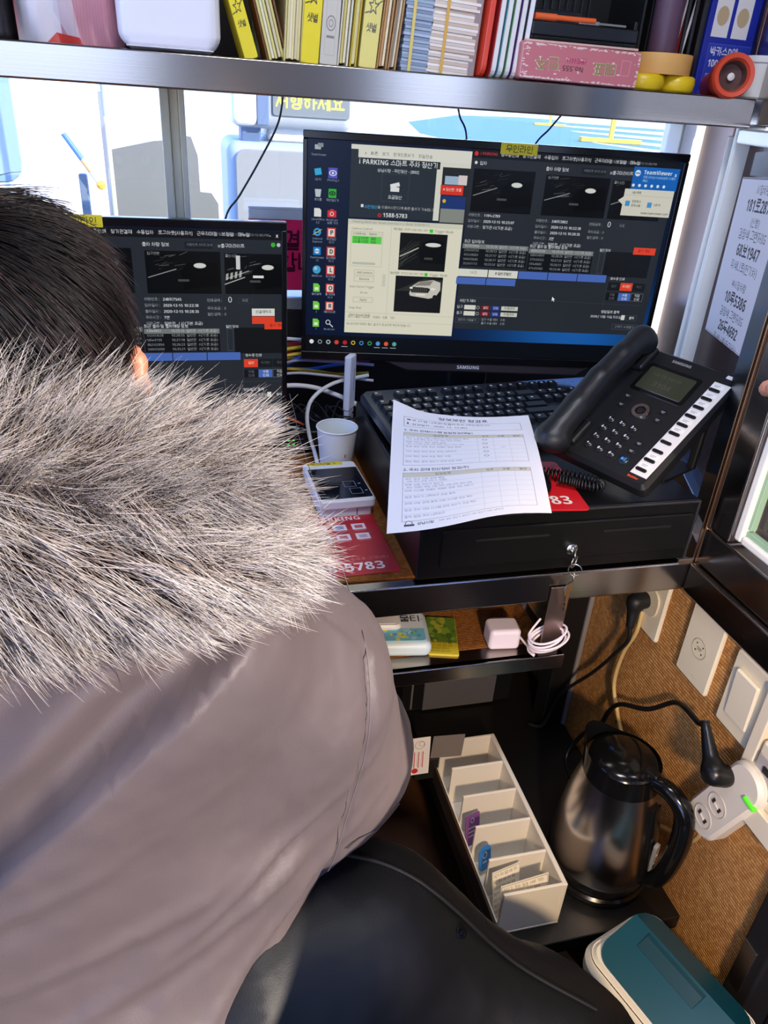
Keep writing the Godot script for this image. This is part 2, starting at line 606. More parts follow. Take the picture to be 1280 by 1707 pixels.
class CV:
	var im: Image
	var own
	func _init(o, w: int, h: int, c: String) -> void:
		own = o
		im = Image.create_empty(w, h, false, Image.FORMAT_RGBA8)
		im.fill(Color.html(c))
	func rect(x: int, y: int, w: int, h: int, c: String) -> void:
		im.fill_rect(Rect2i(x, y, w, h), Color.html(c))
	func frame(x: int, y: int, w: int, h: int, c: String, t := 1) -> void:
		rect(x, y, w, t, c)
		rect(x, y + h - t, w, t, c)
		rect(x, y, t, h, c)
		rect(x + w - t, y, t, h, c)
	func text(s: String, x: float, y: float, px: int, c: String, bold := false, stretch := 1.0) -> float:
		var cc := Color.html(c)
		for ch in s:
			if ch != " ":
				var g: Image = own.letter(ch, px, bold, cc)
				im.blend_rect(g, Rect2i(0, 0, g.get_width(), g.get_height()), Vector2i(roundi(x), roundi(y)))
			x += own.cover(ch, px, bold)[3] * stretch
		return x
	func width(s: String, px: int, bold := false) -> float:
		var x := 0.0
		for ch in s:
			x += own.cover(ch, px, bold)[3]
		return x
	func mid(s: String, cx: float, y: float, px: int, c: String, bold := false) -> void:
		text(s, cx - width(s, px, bold) / 2.0, y, px, c, bold)
	func px(x: int, y: int, c: Color, a: float) -> void:
		if a > 0.0 and x >= 0 and y >= 0 and x < im.get_width() and y < im.get_height():
			im.set_pixel(x, y, im.get_pixel(x, y).lerp(c, minf(a, 1.0)))
	func disc(cx: float, cy: float, r: float, c: String, ring := 0.0, sx := 1.0) -> void:
		var cc := Color.html(c)
		for y in range(int(cy - r) - 1, int(cy + r) + 2):
			for x in range(int(cx - r * sx) - 1, int(cx + r * sx) + 2):
				var d := Vector2((x + 0.5 - cx) / sx, y + 0.5 - cy).length()
				var a := clampf(r + 0.5 - d, 0.0, 1.0)
				if ring > 0.0:
					a = minf(a, clampf(d - r + ring + 0.5, 0.0, 1.0))
				px(x, y, cc, a)
	func line(x0: float, y0: float, x1: float, y1: float, w: float, c: String, al := 1.0) -> void:
		var cc := Color.html(c)
		var a := Vector2(x0, y0)
		var b := Vector2(x1, y1)
		var d := b - a
		var ll := maxf(d.length_squared(), 1e-6)
		var hw := w / 2.0
		for y in range(int(minf(y0, y1) - hw) - 1, int(maxf(y0, y1) + hw) + 2):
			for x in range(int(minf(x0, x1) - hw) - 1, int(maxf(x0, x1) + hw) + 2):
				var p := Vector2(x + 0.5, y + 0.5)
				px(x, y, cc, al * clampf(hw + 0.5 - p.distance_to(a + d * clampf((p - a).dot(d) / ll, 0.0, 1.0)), 0.0, 1.0))
	func poly(pts: Array, c: String, al := 1.0) -> void:
		var cc := Color.html(c)
		var lo: Vector2 = pts[0]
		var hi: Vector2 = pts[0]
		for q in pts:
			lo = lo.min(q)
			hi = hi.max(q)
		for y in range(int(lo.y), int(hi.y) + 1):
			var xs := []
			for i in pts.size():
				var A: Vector2 = pts[i]
				var B: Vector2 = pts[(i + 1) % pts.size()]
				if (A.y <= y + 0.5) != (B.y <= y + 0.5):
					xs.append(A.x + (B.x - A.x) * (y + 0.5 - A.y) / (B.y - A.y))
			xs.sort()
			for i in xs.size() / 2:
				for x in range(int(floor(xs[i * 2])), int(ceil(xs[i * 2 + 1]))):
					px(x, y, cc, al * clampf(minf(xs[i * 2 + 1], x + 1.0) - maxf(xs[i * 2], x), 0.0, 1.0))
	func speckle(x0: int, y0: int, w: int, h: int, amt: float, rng: RandomNumberGenerator) -> void:
		for y in range(y0, mini(y0 + h, im.get_height())):
			for x in range(x0, mini(x0 + w, im.get_width())):
				var c := im.get_pixel(x, y)
				var d := rng.randf_range(-amt, amt)
				im.set_pixel(x, y, Color(c.r + d, c.g + d, c.b + d))

# ---------- a smooth surface round joints ----------
# bones: [a, b, ra, rb] tapered capsules, or [centre, radii, basis] ellipsoids
func bone_dist(b: Array, p: Vector3) -> float:
	if b.size() == 3:
		var q: Vector3 = b[2] * (p - b[0])
		var k0: float = (q / b[1]).length()
		var k1: float = (q / (b[1] * b[1])).length()
		return k0 * (k0 - 1.0) / maxf(k1, 1e-9)
	var d: Vector3 = b[1] - b[0]
	var t := clampf((p - b[0]).dot(d) / maxf(d.length_squared(), 1e-12), 0.0, 1.0)
	return p.distance_to(b[0] + d * t) - lerpf(b[2], b[3], t)

func field(bones: Array, p: Vector3, k: float) -> float:
	var f := 1e3
	for b in bones:
		f = smin(f, bone_dist(b, p), k)
	return f

func smin(a: float, b: float, k: float) -> float:
	var h := maxf(k - absf(a - b), 0.0) / k
	return minf(a, b) - h * h * k * 0.25

func sdf(bones: Array, cell: float, k: float) -> MB:
	var lo := Vector3(1e3, 1e3, 1e3)
	var hi := -lo
	var boxes := []
	for b in bones:
		var l: Vector3
		var h: Vector3
		if b.size() == 3:
			var r: float = maxf(b[1].x, maxf(b[1].y, b[1].z))
			l = b[0] - Vector3.ONE * r
			h = b[0] + Vector3.ONE * r
		else:
			l = (b[0] - Vector3.ONE * b[2]).min(b[1] - Vector3.ONE * b[3])
			h = (b[0] + Vector3.ONE * b[2]).max(b[1] + Vector3.ONE * b[3])
		var mg := Vector3.ONE * (k * 0.5 + cell * 2.5)
		boxes.append([l - mg, h + mg])
		lo = lo.min(l - mg)
		hi = hi.max(h + mg)
	var nx := int((hi.x - lo.x) / cell) + 2
	var ny := int((hi.y - lo.y) / cell) + 2
	var nz := int((hi.z - lo.z) / cell) + 2
	var F := PackedFloat32Array()
	F.resize(nx * ny * nz)
	F.fill(1e3)
	for bi in bones.size():
		var b: Array = bones[bi]
		var l := Vector3i((boxes[bi][0] - lo) / cell)
		var h := Vector3i((boxes[bi][1] - lo) / cell) + Vector3i.ONE
		h = h.min(Vector3i(nx - 1, ny - 1, nz - 1))
		var cap := b.size() == 4
		var A: Vector3 = b[0]
		var D: Vector3 = b[1] - b[0] if cap else Vector3.ZERO
		var il := 1.0 / maxf(D.length_squared(), 1e-12)
		for z in range(l.z, h.z + 1):
			for y in range(l.y, h.y + 1):
				var row := (z * ny + y) * nx
				for x in range(l.x, h.x + 1):
					var p := lo + Vector3(x, y, z) * cell
					var d: float
					if cap:
						var t := clampf((p - A).dot(D) * il, 0.0, 1.0)
						d = p.distance_to(A + D * t) - lerpf(b[2], b[3], t)
					else:
						d = bone_dist(b, p)
					var o := F[row + x]
					var hh := k - absf(o - d)
					F[row + x] = minf(o, d) - (hh * hh * 0.25 / k if hh > 0.0 else 0.0)
	var m := MB.new()
	var at := PackedInt32Array()
	at.resize(nx * ny * nz)
	at.fill(-1)
	var off := [0, 1, nx, nx + 1, nx * ny, nx * ny + 1, nx * ny + nx, nx * ny + nx + 1]
	var lim := cell * 1.8
	for z in nz - 1:
		for y in ny - 1:
			for x in nx - 1:
				var i := (z * ny + y) * nx + x
				if absf(F[i]) > lim:
					continue
				var neg := 0
				for o in off:
					if F[i + o] < 0.0:
						neg += 1
				if neg == 0 or neg == 8:
					continue
				var s := Vector3.ZERO
				var c := 0
				for e in 12:
					var ax := e / 4
					var q := e % 4
					var c0 := 0
					if ax == 0:
						c0 = (q & 1) * 2 + (q >> 1) * 4
					elif ax == 1:
						c0 = (q & 1) + (q >> 1) * 4
					else:
						c0 = (q & 1) + (q >> 1) * 2
					var c1 := c0 + (1 << ax)
					var f0 := F[i + off[c0]]
					var f1 := F[i + off[c1]]
					if (f0 < 0.0) != (f1 < 0.0):
						var p := Vector3(c0 & 1, (c0 >> 1) & 1, c0 >> 2)
						p[ax] += f0 / (f0 - f1)
						s += p
						c += 1
				at[i] = m.v.size()
				m.v.append(lo + (Vector3(x, y, z) + s / c) * cell)
	m.n.resize(m.v.size())
	m.uv.resize(m.v.size())
	var st := [1, nx, nx * ny]
	for z in range(1, nz - 1):
		for y in range(1, ny - 1):
			for x in range(1, nx - 1):
				var i := (z * ny + y) * nx + x
				if at[i] < 0:
					continue
				for ax in 3:
					var inside := F[i] < 0.0
					if inside == (F[i + st[ax]] < 0.0):
						continue
					var u: int = st[(ax + 1) % 3]
					var w: int = st[(ax + 2) % 3]
					var q := [at[i], at[i - u], at[i - u - w], at[i - w]]
					if q.min() < 0:
						continue
					if not inside:
						q = [q[0], q[3], q[2], q[1]]
					# q runs counter-clockwise seen from outside
					var nn: Vector3 = (m.v[q[2]] - m.v[q[0]]).cross(m.v[q[3]] - m.v[q[1]])
					for e in q:
						m.n[e] += nn
					m.idx.append_array([q[0], q[2], q[1], q[0], q[3], q[2]])
	for i in m.n.size():
		m.n[i] = m.n[i].normalized()
	return m

func renormal(m: MB) -> void:
	var a := PackedVector3Array()
	a.resize(m.v.size())
	for t in m.idx.size() / 3:
		var i := m.idx[t * 3]
		var j := m.idx[t * 3 + 2]
		var l := m.idx[t * 3 + 1]
		var nn := (m.v[j] - m.v[i]).cross(m.v[l] - m.v[i])
		a[i] += nn
		a[j] += nn
		a[l] += nn
	for i in a.size():
		m.n[i] = a[i].normalized()

# ---------- surfaces that are used in many places ----------
var steel: StandardMaterial3D
var steel2: StandardMaterial3D
var weave: StandardMaterial3D
var mat_weave: StandardMaterial3D
var black: StandardMaterial3D
var blackg: StandardMaterial3D
var cream: StandardMaterial3D
var clear: StandardMaterial3D
var brushed: ImageTexture

func tex(im: Image) -> ImageTexture:
	return ImageTexture.create_from_image(im)

func surfaces() -> void:
	var rng := RandomNumberGenerator.new()
	rng.seed = 11
	# brushed steel: streaks along u
	var b := Image.create_empty(256, 256, false, Image.FORMAT_RGB8)
	for y in 256:
		var g := rng.randf_range(0.3, 0.7)
		for x in 256:
			if rng.randf() < 0.03:
				g = clampf(g + rng.randf_range(-0.15, 0.15), 0.2, 0.8)
			b.set_pixel(x, y, Color(g, g, g))
	brushed = tex(b)
	steel = StandardMaterial3D.new()
	steel.albedo_color = Color.html("a59d96")
	steel.metallic = 1.0
	steel.roughness = 0.19
	steel.heightmap_enabled = true
	steel.heightmap_texture = brushed
	steel.heightmap_scale = 0.003
	steel.uv1_triplanar = true
	steel.uv1_world_triplanar = true
	steel.uv1_scale = v3(1.2, 6, 1.2)
	steel2 = M("a8a29c", 0.3, 1.0)
	# coarse woven wall cloth: horizontal ribs of short loops
	var w := Image.create_empty(256, 256, false, Image.FORMAT_RGB8)
	var wh := Image.create_empty(256, 256, false, Image.FORMAT_RGB8)
	var tone := []
	for i in 1024:
		tone.append(rng.randf_range(-0.06, 0.06))
	for y in 256:
		for x in 256:
			var r := y / 8
			var c := (x + (4 if r % 2 == 1 else 0)) / 8 % 32
			var u := float((x + (4 if r % 2 == 1 else 0)) % 8) / 8.0
			var vv := float(y % 8) / 8.0
			var h := sin(PI * vv) * (0.55 + 0.45 * sin(PI * u))
			var t: float = tone[(r * 32 + c) % 1024] + rng.randf_range(-0.03, 0.03)
			w.set_pixel(x, y, Color(0.67 + t + h * 0.1, 0.47 + t + h * 0.1, 0.27 + t * 0.8 + h * 0.07))
			wh.set_pixel(x, y, Color(h, h, h))
	weave = StandardMaterial3D.new()
	weave.albedo_texture = tex(w)
	weave.heightmap_enabled = true
	weave.heightmap_texture = tex(wh)
	weave.heightmap_scale = 0.08
	weave.roughness = 0.95
	weave.metallic_specular = 0.2
	weave.uv1_triplanar = true
	weave.uv1_world_triplanar = true
	weave.uv1_scale = v3(5.6, 5.6, 5.6)
	mat_weave = weave.duplicate()
	mat_weave.albedo_color = Color.html("c8b09a")
	mat_weave.uv1_scale = v3(8, 8, 8)
	black = M("121213", 0.5)
	blackg = M("0b0b0c", 0.22)
	cream = M("e6ddc4", 0.45)
	clear = glass("f4fbff", 0.06)

func wall_box(x0: float, x1: float, y0: float, y1: float, z0: float, z1: float) -> MB:
	return bx(x0, x1, y0, y1, z0, z1, 0.002)

func setting() -> void:
	var lino := M("4a2f20", 0.45)
	var paint := M("958c82", 0.7)
	var alu := M("d9dbd8", 0.35, 0.6)
	struct("floor", wall_box(-1.12, 0.78, -0.06, 0.0, -1.46, 1.12), lino)
	struct("ceiling", wall_box(-1.12, 1.0, 2.15, 2.2, -1.46, 1.12), paint)
	# right wall: woven cloth below the sill, closed behind the door
	struct("wall_right", wall_box(0.70, 0.76, 0.0, 0.70, -1.40, -0.478), weave)
	struct("wall_right", wall_box(0.70, 0.76, 1.78, 2.15, -0.785, -0.43), paint)
	struct("wall_right", wall_box(0.70, 0.76, 0.0, 2.15, 1.0, 1.06), paint)
	struct("wall_right", wall_box(0.70, 0.76, 2.03, 2.15, -0.43, 1.0), paint)
	# steel sill and rail under the side window, joint at the desk corner
	struct("trim_1", join([bx(0.682, 0.77, 0.693, 0.741, -0.783, -0.478, 0.003), bx(0.690, 0.765, 0.742, 0.80, -0.783, -0.478, 0.004)]), steel)
	struct("trim_2", join([bx(0.692, 0.765, 0.80, 1.80, -0.780, -0.737, 0.004)]), steel)
	struct("trim_3", join([bx(0.689, 0.694, 0.742, 1.80, -0.7895, -0.7875, 0.0006), bx(0.689, 0.694, 0.742, 1.80, -0.7830, -0.7810, 0.0006)]), M("c9a27e", 0.3, 1.0))
	var frame_white := M("f2f2ea", 0.35)
	var w2 := frame_thing("window_2", v3(0.725, 0.80, -0.61))
	for q in [[-0.126, -0.112, 0.008, 0.98], [0.108, 0.13, 0.008, 0.98]]:
		part(w2, "window_frame", bx(-0.028, 0.02, q[2], q[3], q[0], q[1], 0.004), frame_white)
	for q in [[0.008, 0.020], [0.956, 0.98]]:
		part(w2, "window_frame", bx(-0.028, 0.02, q[0], q[1], -0.112, 0.108, 0.004), frame_white)
	part(w2, "gasket", bx(-0.022, -0.012, 0.020, 0.027, -0.112, 0.108, 0.001), M("9fc2a4", 0.3))
	part(w2, "gasket", bx(-0.022, -0.012, 0.03, 0.95, -0.112, -0.106, 0.001), M("9fc2a4", 0.3))
	part(w2, "pane", bx(-0.008, -0.003, 0.02, 0.96, -0.114, 0.11, 0.001), glass("2a0f10", 0.86, 0.06))
	# door opening in the right wall
	var d := frame_thing("door_1", v3(0.72, 0, -0.455))
	part(d, "door_frame", bx(-0.035, 0.05, 0.0, 2.03, -0.022, 0.022, 0.006), M("141216", 0.6))
	part(d, "door_frame", bx(-0.035, 0.05, 0.0, 2.03, 1.425, 1.46, 0.006), M("141216", 0.6))
	part(d, "door_frame", bx(-0.035, 0.05, 2.0, 2.03, 0.022, 1.425, 0.004), M("141216", 0.6))
	# half leaf and dark side light added to block sun on desk and lap
	part(d, "half_leaf", bx(0.012, 0.045, 0.02, 1.085, 0.024, 1.42, 0.004), M("141216", 0.6))
	part(d, "half_leaf_cap", bx(0.006, 0.050, 1.085, 1.10, 0.024, 1.42, 0.003), M("2a282c", 0.5))
	part(d, "side_light", bx(0.026, 0.031, 1.0, 2.0, 0.022, 0.31, 0.001), glass("140a0a", 0.97, 0.05))
	part(d, "side_light_post", bx(0.012, 0.045, 1.0, 2.0, 0.31, 0.335, 0.003), M("141216", 0.6))
	part(d, "strike_plate", bx(-0.037, -0.034, 0.24, 0.33, -0.018, 0.006, 0.001), steel2)
	# slanted corner between the side window and the front window
	var c := frame_thing("window_3", v3(0.925, 0, -1.341), v3(0, -112, 0))
	var dim_pane := glass("3a1216", 0.93, 0.2)
	dim_pane.metallic_specular = 0.2
	part(c, "frame_post", bx(0.242, 0.256, 0.79, 1.30, -0.03, 0.012, 0.003), frame_white)
	part(c, "frame_channel", bx(0.204, 0.243, 0.79, 1.30, -0.03, 0.0, 0.001), M("7c716b", 0.4, 0.8))
	part(c, "frame_post", bx(0.216, 0.222, 0.79, 1.285, -0.03, 0.014, 0.002), frame_white)
	part(c, "frame_post", bx(0.525, 0.605, 0.79, 1.80, -0.03, 0.006, 0.004), M("6d747c", 0.28, 1.0))
	part(c, "corner_post", bx(0.0, 0.205, 0.74, 1.80, -0.035, 0.004, 0.006), M("6b504a", 0.3, 1.0))  # steel tinted maroon to stand for its reflections
	part(c, "frame_rail", bx(0.262, 0.525, 1.276, 1.296, -0.03, 0.012, 0.003), alu)
	part(c, "frame_rail", bx(0.262, 0.525, 0.74, 0.80, -0.03, 0.006, 0.003), steel2)
	part(c, "frame_header", bx(0.0, 0.605, 1.30, 1.80, -0.035, 0.0, 0.003), steel)
	part(c, "pane", bx(0.255, 0.53, 0.79, 1.285, -0.016, -0.011, 0.001), dim_pane)
	part(c, "panel", bx(-0.01, 0.605, 0.0, 0.745, -0.035, -0.002, 0.002), M("3a3634", 0.5))
	struct("wall_corner", wall_box(0.70, 1.0, 1.80, 2.15, -1.44, -0.785), paint)
	# front
	struct("wall_front", wall_box(-1.08, 0.96, 0.0, 0.955, -1.43, -1.375), M("2c2521", 0.7))
	struct("wall_front", wall_box(-1.08, 0.96, 1.335, 2.15, -1.43, -1.375), M("453b34", 0.7))
	var f := frame_thing("window_1", v3(0, 0, -1.40))
	for q in [[-1.06, -1.02], [0.893, 0.95]]:
		part(f, "window_frame", bx(q[0], q[1], 0.80 if q[0] > 0.0 else 0.955, 1.335, -0.03, 0.034, 0.004), M("f1ecdc", 0.4))
	for q in [[0.955, 0.98], [1.31, 1.335]]:
		part(f, "window_frame", bx(-1.02, 0.893, q[0], q[1], -0.03, 0.025, 0.004), alu)
	part(f, "mullion", join([bx(-0.026, -0.012, 0.98, 1.31, -0.02, 0.02, 0.002), bx(-0.012, 0.002, 0.98, 1.31, -0.024, 0.012, 0.002), bx(0.002, 0.012, 0.98, 1.31, -0.02, 0.022, 0.002)]), M("f2e9cc", 0.4))  # pale yellow colour stands for flare on the frame
	part(f, "pane", bx(-1.03, -0.02, 0.97, 1.32, 0.0, 0.004, 0.001), clear)
	part(f, "pane", bx(0.006, 0.90, 0.97, 1.32, -0.012, -0.008, 0.001), clear)
	# left and back
	struct("wall_left", wall_box(-1.12, -1.06, 0.0, 0.85, -1.43, 1.06), paint)
	struct("wall_left", wall_box(-1.12, -1.06, 1.85, 2.15, -1.43, 1.06), paint)
	struct("wall_left", wall_box(-1.12, -1.06, 0.85, 1.85, 0.2, 1.06), paint)
	struct("wall_left", wall_box(-1.12, -1.06, 0.85, 1.85, -1.43, -1.25), paint)
	var wl := frame_thing("window_4", v3(-1.09, 0.85, -0.5))
	for q in [-0.75, 0.67]:
		part(wl, "window_frame", bx(-0.02, 0.02, 0, 1.0, q, q + 0.03, 0.003), alu)
	part(wl, "pane", bx(-0.003, 0.002, 0.0, 1.0, -0.73, 0.68, 0.001), clear)
	struct("wall_back", wall_box(-0.10, 0.76, 0.0, 2.15, 1.06, 1.12), paint)
	struct("wall_back", wall_box(-1.12, -0.10, 2.0, 2.15, 1.06, 1.12), paint)
	struct("wall_back", wall_box(-1.12, -0.95, 0.0, 2.0, 1.06, 1.12), paint)
	# an unseen ceiling lamp, added to fill the booth with light
	var lp := thing("ceiling_lamp", "added unseen flat ceiling lamp above the viewer, filling the booth with light", "lamp", v3(0.25, 2.15, -0.25))
	part(lp, "housing", cbox(v3(0.5, 0.03, 0.3), v3(0, -0.015, 0), 0.006), M("eeeeea", 0.5))
	var mm := StandardMaterial3D.new()
	mm.albedo_color = Color(0.9, 0.9, 0.88)
	mm.emission_enabled = true
	mm.emission = Color(0.97, 0.97, 1.0)
	mm.emission_energy_multiplier = 2.0
	part(lp, "lamp_cover", cbox(v3(0.46, 0.02, 0.26), v3(0, -0.04, 0), 0.008), mm)
	var al := AreaLight3D.new()
	al.name = "ceiling_lamp_light"
	al.area_size = Vector2(0.44, 0.24)
	al.light_energy = 1.0
	al.light_color = Color(0.97, 0.97, 1.0)
	al.position = v3(0.25, 2.09, -0.25)
	al.rotation_degrees = v3(-90, 0, 0)
	al.area_range = 8.0
	al.shadow_enabled = true
	add_child(al)

	# unseen floor lamp, added to warm the corner under the worktop
	var fl := thing("floor_lamp", "added unseen floor lamp behind the viewer, warming the corner under the desk", "lamp", v3(0.13, 0, 0.54))
	part(fl, "base", lathe([Vector2(0, 0), Vector2(0.13, 0), Vector2(0.13, 0.012), Vector2(0.03, 0.022), Vector2(0, 0.022)], 32), M("2a2a2c", 0.4))
	part(fl, "pole", tube([v3(0, 0.02, 0), v3(0, 1.22, 0)], 0.009, 12), M("8a8a8c", 0.3, 1.0))
	var aim := Basis.looking_at(v3(0.51, -0.78, -1.15))
	var sh := part(fl, "shade", lathe([Vector2(0.018, -0.07), Vector2(0.03, -0.065), Vector2(0.062, 0.03), Vector2(0.060, 0.03), Vector2(0.028, -0.06), Vector2(0.0, -0.062)], 32), M("b8b8b6", 0.35, 0.8))
	sh.transform = Transform3D(aim * Basis(v3(1, 0, 0), -PI / 2), v3(0.02, 1.25, -0.07))
	var bm := StandardMaterial3D.new()
	bm.albedo_color = Color(0.9, 0.88, 0.8)
	bm.emission_enabled = true
	bm.emission = Color(1.0, 0.87, 0.70)
	bm.emission_energy_multiplier = 3.0
	var bu := part(fl, "bulb", lathe([Vector2(0, -0.03), Vector2(0.012, -0.025), Vector2(0.022, 0.0), Vector2(0.014, 0.02), Vector2(0, 0.024)], 24), bm)
	bu.transform = sh.transform
	var sl := SpotLight3D.new()
	sl.name = "floor_lamp_light"
	sl.transform = Transform3D(aim, v3(0.13, 0, 0.54) + v3(0.02, 1.25, -0.07) - aim.z * 0.034)
	sl.light_energy = 1.75
	sl.light_color = Color(1.0, 0.87, 0.70)
	sl.light_size = 0.05
	sl.spot_angle = 22.0
	sl.spot_angle_attenuation = 0.35
	sl.spot_range = 8.0
	sl.spot_attenuation = 2.0
	sl.shadow_enabled = true
	add_child(sl)

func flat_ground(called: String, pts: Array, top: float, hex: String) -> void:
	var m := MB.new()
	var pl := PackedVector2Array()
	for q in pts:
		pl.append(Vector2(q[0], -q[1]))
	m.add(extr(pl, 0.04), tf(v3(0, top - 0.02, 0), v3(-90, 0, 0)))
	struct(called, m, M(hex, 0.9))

func outside() -> void:
	struct("ground", bx(-260, 320, -0.6, -0.262, -300, 200, 0.0), M("f0e2bc", 0.95))
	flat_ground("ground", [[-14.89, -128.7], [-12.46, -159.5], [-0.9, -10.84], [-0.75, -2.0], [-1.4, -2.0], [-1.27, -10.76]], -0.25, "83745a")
	flat_ground("ground", [[-0.6, -1.9], [-0.89, -10.84], [-1.78, -22.6], [-0.79, -27.26], [0.09, -29.04], [0.17, -31.31], [0.42, -30.79], [0.45, -22.06], [0.3, -14.16], [0.48, -14.05], [0.53, -12.68], [0.46, -10.96], [0.4, -1.9]], -0.248, "72602a")  # cast shadows on the pavement, drawn as a darker patch
	flat_ground("ground", [[20.46, -74.86], [13.88, -47.91], [13.3, -39.42], [23.85, -36.38], [118.4, -181.2], [102.0, -192.2], [83.3, -201.5], [51.07, -152.9]], -0.25, "6288c4")
	for q in [[[82.5, -176.6], [135.2, -212.4], [91.4, -143.4], [73.5, -153.1]], [[53.8, -112.8], [69.0, -108.1], [55.5, -86.7], [50.2, -102.6]], [[39.6, -80.7], [47.2, -73.1], [40.4, -62.6], [37.9, -75.2]], [[31.6, -62.6], [34.5, -53.3], [30.8, -47.5], [30.6, -59.2]], [[26.3, -50.2], [27.2, -41.9], [24.8, -38.2], [25.7, -48.0]]]:
		flat_ground("ground", q, -0.238, "f4f4ee")
	flat_ground("ground", [[24.3, -38.2], [25.3, -38.8], [113.6, -175.4], [106.4, -166.5]], -0.234, "d8b04a")
	# yellow barricades far off on the painted bay
	var yel := M("e0b42c", 0.6)
	var spots := [[27.6, -50.2, 4.4, 1.4, "yellow barricade standing on the blue bay just above the wide monitor"], [46.8, -101.6, 5.6, 1.5, "small yellow barricade farther off, close under the steel shelf"]]
	var b0: Node3D
	for q in spots:
		var w: float = q[2]
		if b0 == null:
			b0 = thing("barricade", q[4], "barricade", v3(q[0], -0.24, q[1]), Vector3.ZERO, "yellow barricades on the blue bay")
			part(b0, "base_bar", cbox(v3(w, 0.28, 0.5), v3(0, 0.14, 0), 0.04), yel)
			part(b0, "upright", cbox(v3(0.3, 2.0, 0.2), v3(0, 1.25, 0), 0.03), yel)
		else:
			copy(b0, v3(q[0], -0.24, q[1]), Vector3.ZERO, q[4])
	# white van close by on the left
	var white := M("f3f3f0", 0.4)
	var van := thing("van", "white van with a blue grey side window, parked left outside the glass", "van", v3(-2.35, -0.25, -5.3))
	part(van, "body", rbox(v3(3.66, 2.3, 1.8), 0.06, 3), white, v3(0, 1.45, 0))
	part(van, "side_window", extr(rrect(1.8, 1.1, 0.09, 4), 0.02, 0.004), M("6f8c98", 0.15), v3(0.69, 1.63, 0.90))
	for x in [-1.2, 1.2]:
		part(van, "wheel", extr(ngon(0.36, 28), 0.2, 0.03), M("1b1b1c", 0.8), v3(x, 0.36, 0.82))
	# barrier stand with its striped, yellow-tipped arm
	var ba := thing("barrier_arm", "striped barrier arm with a round yellow tip on a dark stand, beside the van", "barrier", v3(-0.395, -0.25, -3.6))
	part(ba, "stand", cbox(v3(0.034, 1.20, 0.04), v3(0.0, 0.61, 0), 0.006), M("5f6e78", 0.5))
	part(ba, "foot", cbox(v3(0.13, 0.02, 0.09), v3(0.0, 0.99, 0.0), 0.004), M("6b7680", 0.5))
	part(ba, "base", cbox(v3(0.25, 0.05, 0.25), v3(0, 0.025, 0), 0.01), M("5f6e78", 0.5))
	var p0 := v3(-0.09, 1.42, 0.06)
	var p1 := v3(0.072, 1.175, 0.06)
	for q in [[0.0, 0.25, "f2efe2"], [0.25, 0.62, "4d78b4"], [0.62, 0.8, "e2a56a"], [0.8, 0.97, "d9dcd8"]]:
		part(ba, "arm_section", tube([p0.lerp(p1, q[0]), p0.lerp(p1, q[1])], 0.011, 10), M(q[2], 0.5))
	part(ba, "tip", lathe([Vector2(0, -0.02), Vector2(0.014, -0.014), Vector2(0.02, 0), Vector2(0.014, 0.014), Vector2(0, 0.02)], 16), M("f0b21c", 0.5), p1)
	var gp := thing("pole", "thin grey steel pole with a yellowed lower half between barrier and mullion", "pole", v3(-0.297, -0.25, -3.8))
	part(gp, "upper_tube", tube([v3(0, 1.42, 0), v3(0, 2.4, 0)], 0.011, 10), M("8f9aa0", 0.5))
	part(gp, "lower_tube", tube([v3(0, 0, 0), v3(0, 1.42, 0)], 0.0105, 10), M("c9bd8e", 0.5))
	# ticket kiosk with the drive-slowly display on top
	var ki := thing("ticket_kiosk", "pale rounded ticket kiosk with a sunken grey front panel, between the two monitors", "kiosk", v3(0.37, -0.25, -2.7))
	part(ki, "body", rbox(v3(0.47, 1.44, 0.4), 0.035, 3), M("9fb0bc", 0.45), v3(0, 0.70, 0))
	part(ki, "front_panel", extr(rrect(0.43, 1.0, 0.03, 4), 0.012, 0.003), M("878d88", 0.5), v3(0.004, 0.90, 0.203))
	part(ki, "top_cap", cbox(v3(0.34, 0.05, 0.3), v3(0.06, 1.445, 0), 0.02, 2), white)
	part(ki, "neck", cbox(v3(0.06, 0.12, 0.1), v3(-0.16, 1.44, 0.12), 0.006), M("4d6788", 0.5))
	var cv := CV.new(self, 512, 256, "6a7472")
	cv.frame(6, 6, 500, 244, "6f7a78", 4)
	cv.text("서행하세요", 16, 116, 98, "e6f04a", true)
	var ls := thing("led_sign", "grey message board with yellow green letters on the kiosk, just under the shelf", "sign", v3(0.335, 1.205, -2.62))
	part(ls, "housing", rbox(v3(0.36, 0.26, 0.22), 0.03, 3), M("98a2a6", 0.4), v3(0.0, 0.13, 0.0))
	part(ls, "side_cover", cbox(v3(0.075, 0.25, 0.2), v3(-0.145, 0.132, 0.03), 0.02, 2), white)
	part(ls, "gap_strip", cbox(v3(0.035, 0.24, 0.2), v3(-0.092, 0.13, 0.025), 0.003), M("5f7590", 0.5))
	var led := MT(cv.im, 0.5)
	led.emission_enabled = true
	led.emission_texture = led.albedo_texture
	led.emission_energy_multiplier = 0.2
	part(ls, "display", extr(rrect(0.23, 0.125, 0.008, 3), 0.008, 0.001), led, v3(0.052, 0.10, 0.112))

